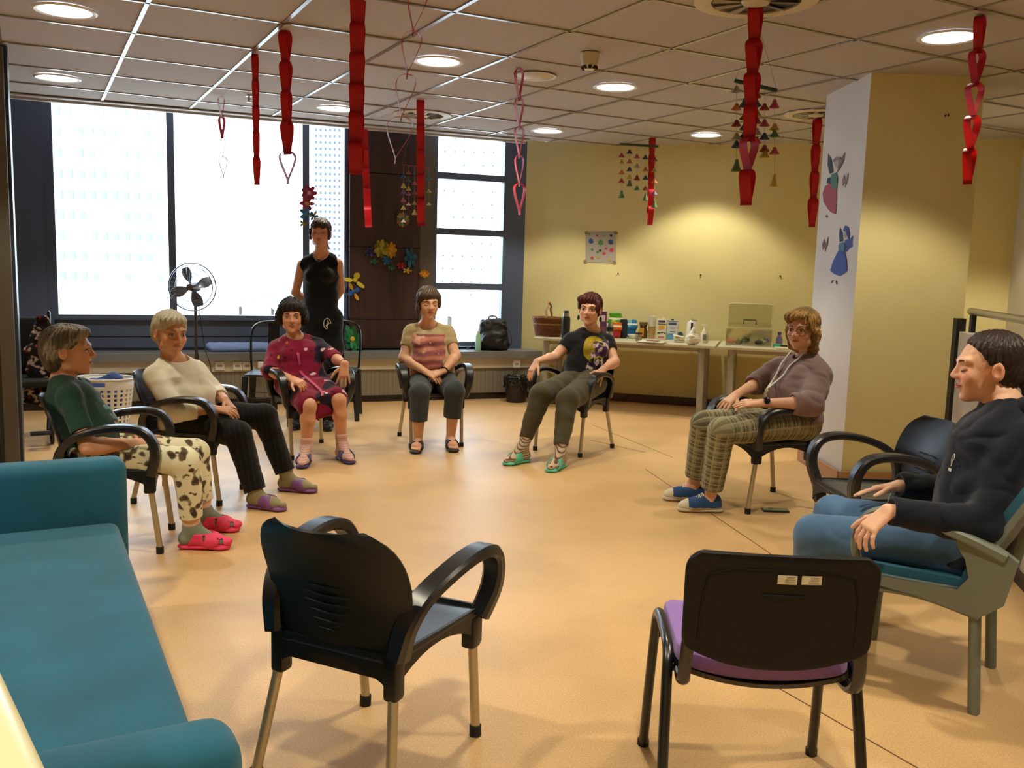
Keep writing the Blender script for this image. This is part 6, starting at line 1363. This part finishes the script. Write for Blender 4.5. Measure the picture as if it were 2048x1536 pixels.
for i, (z, rz_) in enumerate(((.012, .2), (.035, .1), (.056, .35))): bm = BM(); box(bm, (0, 0, z), (.115, .10, .016), rz_, .005, Matrix.Rotation(.10*i, 4, 'Y')@Matrix.Rotation(rz_, 4, 'Z')); obj('napkin', bm, mat('tissue', '#e0d8c0', .9), t, True)
t, k = item('plastic_bag', 'knotted white plastic bag bulging on the table front', 'plastic bag', 1385, 690); s = S(); s.ell((0, 0, .05), (.075, .06, .055)); s.rc((0, 0, .08), (.0, 0, .15), .045, .022, .05); s.disp = folds(15, .006, 60); s.c.append(('pl', np.array([0, 0, 0.001]), -Z3, .004)); blob('bag', s, .004, mat('bag_white', '#e2dfcf', .35, trans=0), t)
t, k = item('pump_bottle', 'white pump soap bottle at the right end of the left table', 'bottle', 1408, 686); cyl(t, 'bottle', mat('milky_plastic', '#d8d2ba', .4), [(0, 0), (.036, 0), (.038, .008), (.038, .10), (.018, .13), (.014, .14), (0, .14)]); cyl(t, 'pump', M_white, [(0, .14), (.014, .14), (.014, .155), (.005, .157), (.005, .18), (0, .18)]); bm = BM(); box(bm, (-.012, 0, .184), (.05, .016, .012), bev=.003); obj('nozzle', bm, M_white, t); bm = BM(); box(bm, (.006, -.039, .06), (.035, .002, .06)); obj('label', bm, mat('print_grey', '#7a7468'), t)
t, k = item('notepad', 'white notepad with a red pen lying at the table front', 'notepad', 1303, 688); bm = BM(); box(bm, (0, 0, .006), (.26, .16, .012), -.12); obj('paper_block', bm, mat('paper_white', '#e2ddc8', .8), t); bm = BM(); box(bm, (0, 0, .0015), (.27, .17, .003), -.12); obj('cover', bm, M_base, t)
t = thing('pen', 'red pen lying on the white notepad', 'pen', at(1306, 685)+Vector((0, 0, .0125))); bm = BM(); tube(bm, [(-.065, .02, .005), (.06, -.015, .005)], .0045, 8); obj('barrel', bm, mat('pen_red', '#9a3a28', .4), t, True); bm = BM(); tube(bm, [(.06, -.015, .005), (.075, -.019, .005)], [.0045, .001], 8); obj('tip', bm, M_steel, t)
# right table
t, k = item('plastic_box', 'large clear plastic storage box with open lid and grey handle', 'storage box', 1497, 690); M_clear = glass('clear_plastic', (.93, .92, .86), .16)
def openbox(t, w_, d_, h_, name, th=.004, o=(0, 0, 0)):
    bm = BM(); x, y, z = o
    for c, s_ in (((x, y-d_/2, z+h_/2), (w_, th, h_)), ((x, y+d_/2, z+h_/2), (w_, th, h_)), ((x-w_/2, y, z+h_/2), (th, d_, h_)), ((x+w_/2, y, z+h_/2), (th, d_, h_)), ((x, y, z+th/2), (w_, d_, th))): box(bm, c, s_, bev=.001)
    return obj(name, bm, M_clear, t)
openbox(t, .44, .26, .16, 'tray', o=(0, .0, 0)); bm = BM(); sheet(bm, [[(u*.22, .13+.02*v, .17+.235*v) for u in [-1+2*j/8 for j in range(9)]] for v in (0, .5, 1)], .004); obj('lid_panel', bm, M_clear, t, True)
bm = BM(); tube(bm, ss([(-.21, .15, .39), (-.19, .155, .41), (.19, .155, .41), (.22, .15, .38)], 5), .006, 6); tube(bm, [(.215, .13, .17), (.215, .15, .39)], .006, 6); obj('lid_rim', bm, mat('pale_plastic', '#d8d0b0', .3), t, True)
bm = BM(); tube(bm, [(-.062, -.01, .21), (-.062, -.01, .255), (.062, -.01, .255), (.062, -.01, .21)], .007, 8); obj('handle', bm, mat('handle_grey', '#57504a', .5), t, True)
bm = BM(); sheet(bm, [[(-.21+.42*j/6, -.01+.03*i, .20+.01*i) for j in range(7)] for i in range(3)], .004); obj('inner_tray', bm, M_clear, t)
smalls = [(1460, 688, '#c85a62', 'reddish bag of beads', 'bead bag'), (1476, 690, '#2a1c2c', 'dark purple ink bottle', 'ink bottle'), (1490, 683, '#2a6a3a', 'green ribbon roll', 'ribbon'), (1524, 690, '#d8cdb8', 'cream cloth bundle', 'cloth'), (1529, 683, '#3a6ab0', 'blue paint tube', 'paint tube'), (1516, 691, '#1c1414', 'black marker lid', 'marker'), (1508, 680, '#e0dcc8', 'white tissue flower', 'tissue')]
for px, py, c, lab, cat in smalls:
    p = at(px, py); p.z += .006; t = thing('craft_item', lab+' in the clear plastic box', cat, p); s = S(); r = .02+R_.random()*.006; s.ell((0, 0, r), (r*1.6, r, r)); s.ell((r*1.2, 0, r*1.2), (r*.8, r*.8, r*.7)); s.disp = folds(R_.randint(0, 99), .003, 110); blob('body', s, .004, mat('craft_'+c, c, .5), t)
    bm = BM(); lathe(bm, [(0, r*1.8), (r*.5, r*1.8), (r*.4, r*2.4), (0, r*2.5)], 10); obj('cap', bm, mat('craft_'+c, c), t, True)
t, k = item('bottle', 'small purple plastic bottle on the right table', 'bottle', 1558, 686); cyl(t, 'bottle', mat('violet_plastic', '#77689a', .3), [(0, 0), (.033, 0), (.034, .06), (.022, .085), (.016, .10), (.02, .105), (0, .105)]); cyl(t, 'cap', mat('violet_cap', '#5a4a6a', .4), [(0, .105), (.019, .105), (.019, .13), (0, .132)])
t, k = item('craft_case', 'turquoise and black case beside the purple bottle', 'case', 1560, 695); bm = BM(); box(bm, (-.03, 0, .018), (.08, .05, .036), .1, .012); obj('case_half', bm, mat('turquoise', '#3aa882', .4), t, True); bm = BM(); box(bm, (.035, -.01, .014), (.07, .045, .028), .2, .010); obj('case_half', bm, M_black, t, True)
t, k = item('notebook', 'pale notebook lying at the front of the right table', 'notebook', 1575, 705); bm = BM(); box(bm, (0, .0, .008), (.24, .14, .016), .15, .002); obj('cover', bm, mat('notebook_cream', '#cfc8a8', .7), t); bm = BM(); box(bm, (.002, -.002, .008), (.243, .143, .010), .15); obj('pages', bm, M_white, t)
# ------------------------------------------------------------------ things by the windows
p = wall_pt(-.30, .20, .531); t = thing('backpack', 'black backpack with a mint bottle leaning in the window corner', 'backpack', W(1012, 697, 9.88)*0+p)
s = S(); s.ell((0, 0, .16), (.17, .09, .17)); s.rc((-.11, 0, .06), (.12, 0, .06), .075, .075, .05); s.rc((-.10, -.01, .28), (.10, -.0, .29), .05, .05, .06); s.ell((.0, -.075, .12), (.12, .045, .09)); s.disp = folds(9, .006, 45.); s.c.append(('pl', np.zeros(3)+[0, 0, .001], -Z3, .01)); blob('body', s, .005, mat('black_nylon', '#0f1113', .5), t)
bm = BM(); tube(bm, ss([(-.05, 0, .32), (-.04, 0, .37), (.03, 0, .37), (.05, 0, .32)], 5), .008, 8); obj('handle', bm, M_black, t, True); bm = BM(); ribbon(bm, ss([(.15, -.02, .26), (.20, -.04, .18), (.21, -.03, .08), (.16, 0, .03)], 5), Vector((0, 1, 0)), .02, .006); ribbon(bm, ss([(-.13, -.03, .12), (-.20, -.05, .05), (-.26, -.05, .02), (-.28, -.04, .012)], 5), Vector((0, 1, 0)), .02, .008); obj('strap', bm, M_black, t, True)
t2 = thing('water_bottle', 'mint green bottle tucked beside the black backpack', 'bottle', p+Vector((-.155, -.115, 0))); cyl(t2, 'bottle', mat('mint_plastic', '#9fd0b0', .4), [(0, 0), (.030, 0), (.032, .01), (.032, .16), (.015, .19), (0, .19)]); cyl(t2, 'cap', M_white, [(0, .19), (.017, .19), (.017, .215), (0, .215)])
# rolled blue cloth on the sill
x, z = WH(470, 697, .18); p = wall_pt(x, .18, .531); t = thing('rolled_blanket', 'light blue rolled blanket lying on the sill', 'blanket', p, math.atan2(WD.y, WD.x)); s = S(); s.rc((-.30, 0, .050), (.30, 0, .048), .052, .050, .02, ((0, 0, 1), 1.15)); s.rc((-.29, -.035, .03), (.31, -.03, .03), .032, .030, .02); s.disp = folds(19, .006, 40.); s.c.append(('pl', np.array([0, 0, .001]), -Z3, .005)); blob('roll', s, .005, mat('blue_cloth', '#7b93c8', .9), t)
bm = BM()
tube(bm, [(-.345, .030*math.cos(a)*(1-a/12), .050+.034*math.sin(a)*(1-a/12)) for a in [k*.5 for k in range(22)]], .004, 5); obj('roll_end', bm, mat('blue_cloth_dark', '#5f76aa', .9), t, True)
# waste bin with bag
p = G(1032, 803); t = thing('waste_bin', 'black waste bin with crumpled black liner under the sill', 'waste bin', (p.x, p.y-.0, 0)); cyl(t, 'bin', M_black, [(0, 0), (.105, 0), (.135, .26), (.125, .26), (.10, .01), (0, .01)], 24); s = S()
for i in range(14): a = 2*PI*i/14; s.rc((.128*math.cos(a), .128*math.sin(a), .26), (.142*math.cos(a+.3), .142*math.sin(a+.3), .19-.02*(i % 3)), .018, .012, .03)
for i in range(14): a = 2*PI*i/14; s.rc((.125*math.cos(a), .125*math.sin(a), .262), (.125*math.cos(a+.45), .125*math.sin(a+.45), .268), .012, .012, .02)
s.disp = folds(3, .007, 60.); blob('bin_liner', s, .0045, mat('liner', '#0d0f10', .25), t)
# laundry basket
p = G(208, 756, .42); t = thing('laundry_basket', 'white perforated laundry basket behind the woman in green', 'laundry basket', (p.x, p.y, 0)); bm = BM(); NC, NR = 26, 8
def lb(u, z): a = 2*PI*u/NC; r = .175+.05*z/.42; return Vector((r*1.1*math.cos(a), r*.85*math.sin(a), z))
def hole(u0, z0, u1, z1, m=.28):
    um, un, zm, zn = u0+(u1-u0)*m, u1-(u1-u0)*m, z0+(z1-z0)*m*.7, z1-(z1-z0)*m*.7; U = [u0, um, un, u1]; Z = [z0, zm, zn, z1]
    for i in range(3):
        for j in range(3):
            if i == 1 and j == 1: continue
            for dd in (0,): add(bm, [lb(U[i], Z[j]), lb(U[i+1], Z[j]), lb(U[i+1], Z[j+1]), lb(U[i], Z[j+1])], [[0, 1, 2, 3]])
for i in range(NC):
    for j in range(NR): hole(i, .04+j*.038, i+1, .04+(j+1)*.038)
    if i % 13 in (5, 6, 7): add(bm, [lb(i, .344), lb(i+1, .344), lb(i+1, .365), lb(i, .365)], [[0, 1, 2, 3]]); add(bm, [lb(i, .40), lb(i+1, .40), lb(i+1, .42), lb(i, .42)], [[0, 1, 2, 3]])
    else: add(bm, [lb(i, .344), lb(i+1, .344), lb(i+1, .42), lb(i, .42)], [[0, 1, 2, 3]])
    add(bm, [lb(i, 0), lb(i+1, 0), lb(i+1, .04), lb(i, .04)], [[0, 1, 2, 3]])
bmesh.ops.remove_doubles(bm, verts=bm.verts, dist=.0005); o = obj('basket_wall', bm, M_white, t, True); md = o.modifiers.new('s', 'SOLIDIFY'); md.thickness = .005
bm = BM(); tube(bm, [lb(i/2, .422) for i in range(2*NC)], .008, 6, closed=True); obj('rim', bm, M_white, t, True); bm = BM(); lathe(bm, [(0, .004), (.16, .004), (.16, .012), (0, .012)], 24); obj('bottom', bm, M_white, t)
t2 = thing('laundry', 'blue cloths heaped in the white laundry basket', 'laundry', (p.x, p.y, .03)); s = S(); s.ell((0, 0, .24), (.17, .13, .17)); s.ell((.07, -.02, .37), (.09, .07, .05)); s.ell((-.06, .03, .35), (.09, .08, .04)); s.disp = folds(29, .014, 28.); blob('cloth', s, .007, mat('laundry_blue', '#3c4f86', .9), t2)
# pedestal fan
hub = W(384, 574, 8.25); t = thing('pedestal_fan', 'steel pedestal fan with round cage in front of the window post', 'fan', (hub.x, hub.y, 0)); Mc = mat('fan_chrome', '#8d94a4', .25, metal=.9); hz = hub.z; R0 = .215
bm = BM()
for yy, r in ((-.045, R0*.6), (-.03, R0*.9), (0, R0), (.012, R0), (.05, R0*.8)): tube(bm, [(r*math.cos(a), yy, hz+r*math.sin(a)) for a in [2*PI*j/40 for j in range(40)]], .0028 if r < R0 else .0045, 6, closed=True)
obj('cage_ring', bm, Mc, t, True); bm = BM()
for i in range(28):
    a = 2*PI*i/28; tube(bm, ss([(.035*math.cos(a), -.055, hz+.035*math.sin(a)), (R0*.6*math.cos(a), -.048, hz+R0*.6*math.sin(a)), (R0*math.cos(a), 0, hz+R0*math.sin(a)), (R0*.6*math.cos(a), .06, hz+R0*.6*math.sin(a))], 3), .0011, 4)
obj('cage_wires', bm, Mc, t, True)
for i in range(4):
    a0 = .35+i*PI/2; bm = BM(); rows = []
    for v in range(6):
        r = .03+.155*v/5; w_ = .25+.30*math.sin(PI*min(1, v/5*.9+.1)); rows.append([(r*math.cos(a0+w_*(q-.5)*1.5), .03*(q-.5), hz+r*math.sin(a0+w_*(q-.5)*1.5)) for q in (0, .33, .66, 1)])
    sheet(bm, rows, .003); obj('blade', bm, mat('fan_blade', '#5c6270', .3, metal=.6), t, True)
bm = BM(); lathe(bm, [(0, -.07), (.03, -.06), (.035, -.02), (.045, .04), (.045, .12), (0, .13)], 20, mtx=Matrix.Translation((0, 0, hz))@Matrix.Rotation(-PI/2, 4, 'X')); obj('motor', bm, mat('fan_motor', '#4a4038', .4, metal=.4), t, True)
bm = BM(); tube(bm, [(0, .08, hz-.03), (0, .08, .02)], .014, 10); obj('pole', bm, mat('fan_motor', '#4a4038'), t, True); bm = BM(); lathe(bm, [(0, 0), (.2, 0), (.2, .012), (.03, .04), (0, .04)], 32, (0, .08, 0)); obj('base', bm, M_black, t, True)
bm = BM(); tube(bm, ss([(.02, .09, hz-.12), (.05, .1, hz-.4), (.09, .06, .62), (.16, .0, .45), (.14, .05, .2)], 6), .004, 6); obj('cord', bm, M_black, t, True)
# black metal chairs behind
def metal_chair(px, d_, lab, rz=PI+.1, first=None):
    p = W(px, 700, d_); t = thing('metal_chair', lab, 'chair', (p.x, d_, 0), rz, 'black metal chairs at the window'); M_m = mat('black_blue_metal', '#14171f', .3, metal=.3, spec=.6)
    bm = BM(); tube(bm, ss([(-.19, -.16, .45), (-.20, -.19, .62), (-.195, -.22, .80), (-.14, -.235, .875), (0, -.24, .895), (.14, -.235, .875), (.195, -.22, .80), (.20, -.19, .62), (.19, -.16, .45)], 5), .011, 8); obj('back_hoop', bm, M_m, t, True)
    bm = BM(); sheet(bm, [[(-.05, -.165-.075*v, .45+.43*v), (0, -.17-.075*v, .45+.43*v), (.05, -.165-.075*v, .45+.43*v)] for v in [i/5 for i in range(6)]], .004); obj('back_splat', bm, M_m, t, True)
    bm = BM(); box(bm, (0, .01, .448), (.38, .37, .02), bev=.008); obj('seat', bm, M_m, t)
    for sx in (-1, 1):
        for sy in (-1, 1): bm = BM(); prism(bm, [(-.018, 0), (.018, 0), (.030, .44), (-.030, .44)], -.012, .012, frame((sx*.205, .01+sy*.215, 0), (sx*.7, -sy*.7, 0), (-sx*.04, -sy*.07, 1))@Matrix.Rotation(PI/2, 4, 'X')); obj('leg', bm, M_m, t)
    for y in (.19, -.17): bm = BM(); tube(bm, [(-.19, y, .25), (.19, y, .25)], .006, 6); obj('brace', bm, M_m, t, True)
metal_chair(540, 8.05, 'black metal chair behind the woman in the burgundy dress, left one'); metal_chair(674, 8.45, 'black metal chair under the dark pillar behind the standing woman')
# wheelchair, partly hidden at the left
p = W(40, 740, 7.15); t = thing('wheelchair', 'folded black wheelchair behind the glazed door at the left', 'wheelchair', (p.x, p.y, 0), .5); M_fr = mat('wheelchair_frame', '#23262b', .35, metal=.5); M_pad = mat('wheelchair_pad', '#0e1016', .8)
soft('back_pad', (0, 0, .70), (.44, .06, .50), .02, M_pad, t, 3); soft('seat_pad', (0, -.24, .47), (.42, .44, .06), .02, M_pad, t, 3)
for sx in (-1, 1):
    bm = BM(); tube(bm, ss([(sx*.22, -.02, .20), (sx*.22, .0, .60), (sx*.22, .02, .95), (sx*.22, .10, .98)], 5), .012, 8); obj('push_handle', bm, M_fr, t, True)
    wl = BM(); tube(wl, [(sx*.27, .27*math.cos(a), .285+.27*math.sin(a)) for a in [2*PI*j/36 for j in range(36)]], .016, 8, closed=True); o = obj('rear_wheel', wl, M_rubber, t, True)
    bm = BM()
    for j in range(14): a = 2*PI*j/14; tube(bm, [(sx*.27, 0, .285), (sx*.27, .26*math.cos(a), .285+.26*math.sin(a))], .002, 4)
    obj('spokes', bm, M_steel, o)
    bm = BM(); tube(bm, [(sx*.20, -.42+.075*math.cos(a), .09+.075*math.sin(a)) for a in [2*PI*j/20 for j in range(20)]], .015, 8, closed=True); obj('caster', bm, M_rubber, t, True)
    bm = BM(); tube(bm, ss([(sx*.20, -.42, .12), (sx*.21, -.40, .40), (sx*.22, -.20, .44), (sx*.22, -.02, .44)], 4), .011, 8); tube(bm, ss([(sx*.22, -.02, .66), (sx*.22, -.35, .66), (sx*.22, -.38, .46)], 4), .011, 8); obj('side_frame', bm, M_fr, t, True)
    bm = BM(); tube(bm, [(sx*.19, -.42, .38), (sx*.17, -.60, .14)], .011, 8); box(bm, (sx*.12, -.62, .12), (.14, .12, .012)); obj('footrest', bm, M_fr, t, True)
p2 = W(88, 740, 7.0); t = thing('blouse', 'dark floral blouse draped over the wheelchair back', 'blouse', p2); s = S(); s.loft([(0, 0, .40), (0, 0, .15), (.01, 0, -.18), (.0, 0, -.26)], (1, .3, 0), [.05, .12, .14, .13], [.03, .045, .045, .03], .04); s.disp = folds(39, .008, 34.)
def bl(P): out = np.repeat(np.array(lin('#1c1318'))[None], len(P), 0); n = wob(P, 115, 1, 71); n2 = wob(P, 85, 1, 72); out[n > .45] = lin('#c9b3a4'); out[n2 > .85] = lin('#a82a3c'); out[(n < -.9)] = lin('#2a2a5a'); return out
blob('fabric', s, .006, M_cloth, t, bl)
# phone on the floor
p = G(1550, 1022); t = thing('phone', 'black smartphone lying on the floor under the checked-trouser woman\'s chair', 'phone', (p.x, p.y, 0), -.05); bm = BM(); box(bm, (0, 0, .006), (.160, .075, .010), bev=.003); obj('case', bm, M_black, t); bm = BM(); box(bm, (0, 0, .0118), (.148, .066, .0012)); obj('screen', bm, mat('phone_screen', '#5a6e60', .08), t)
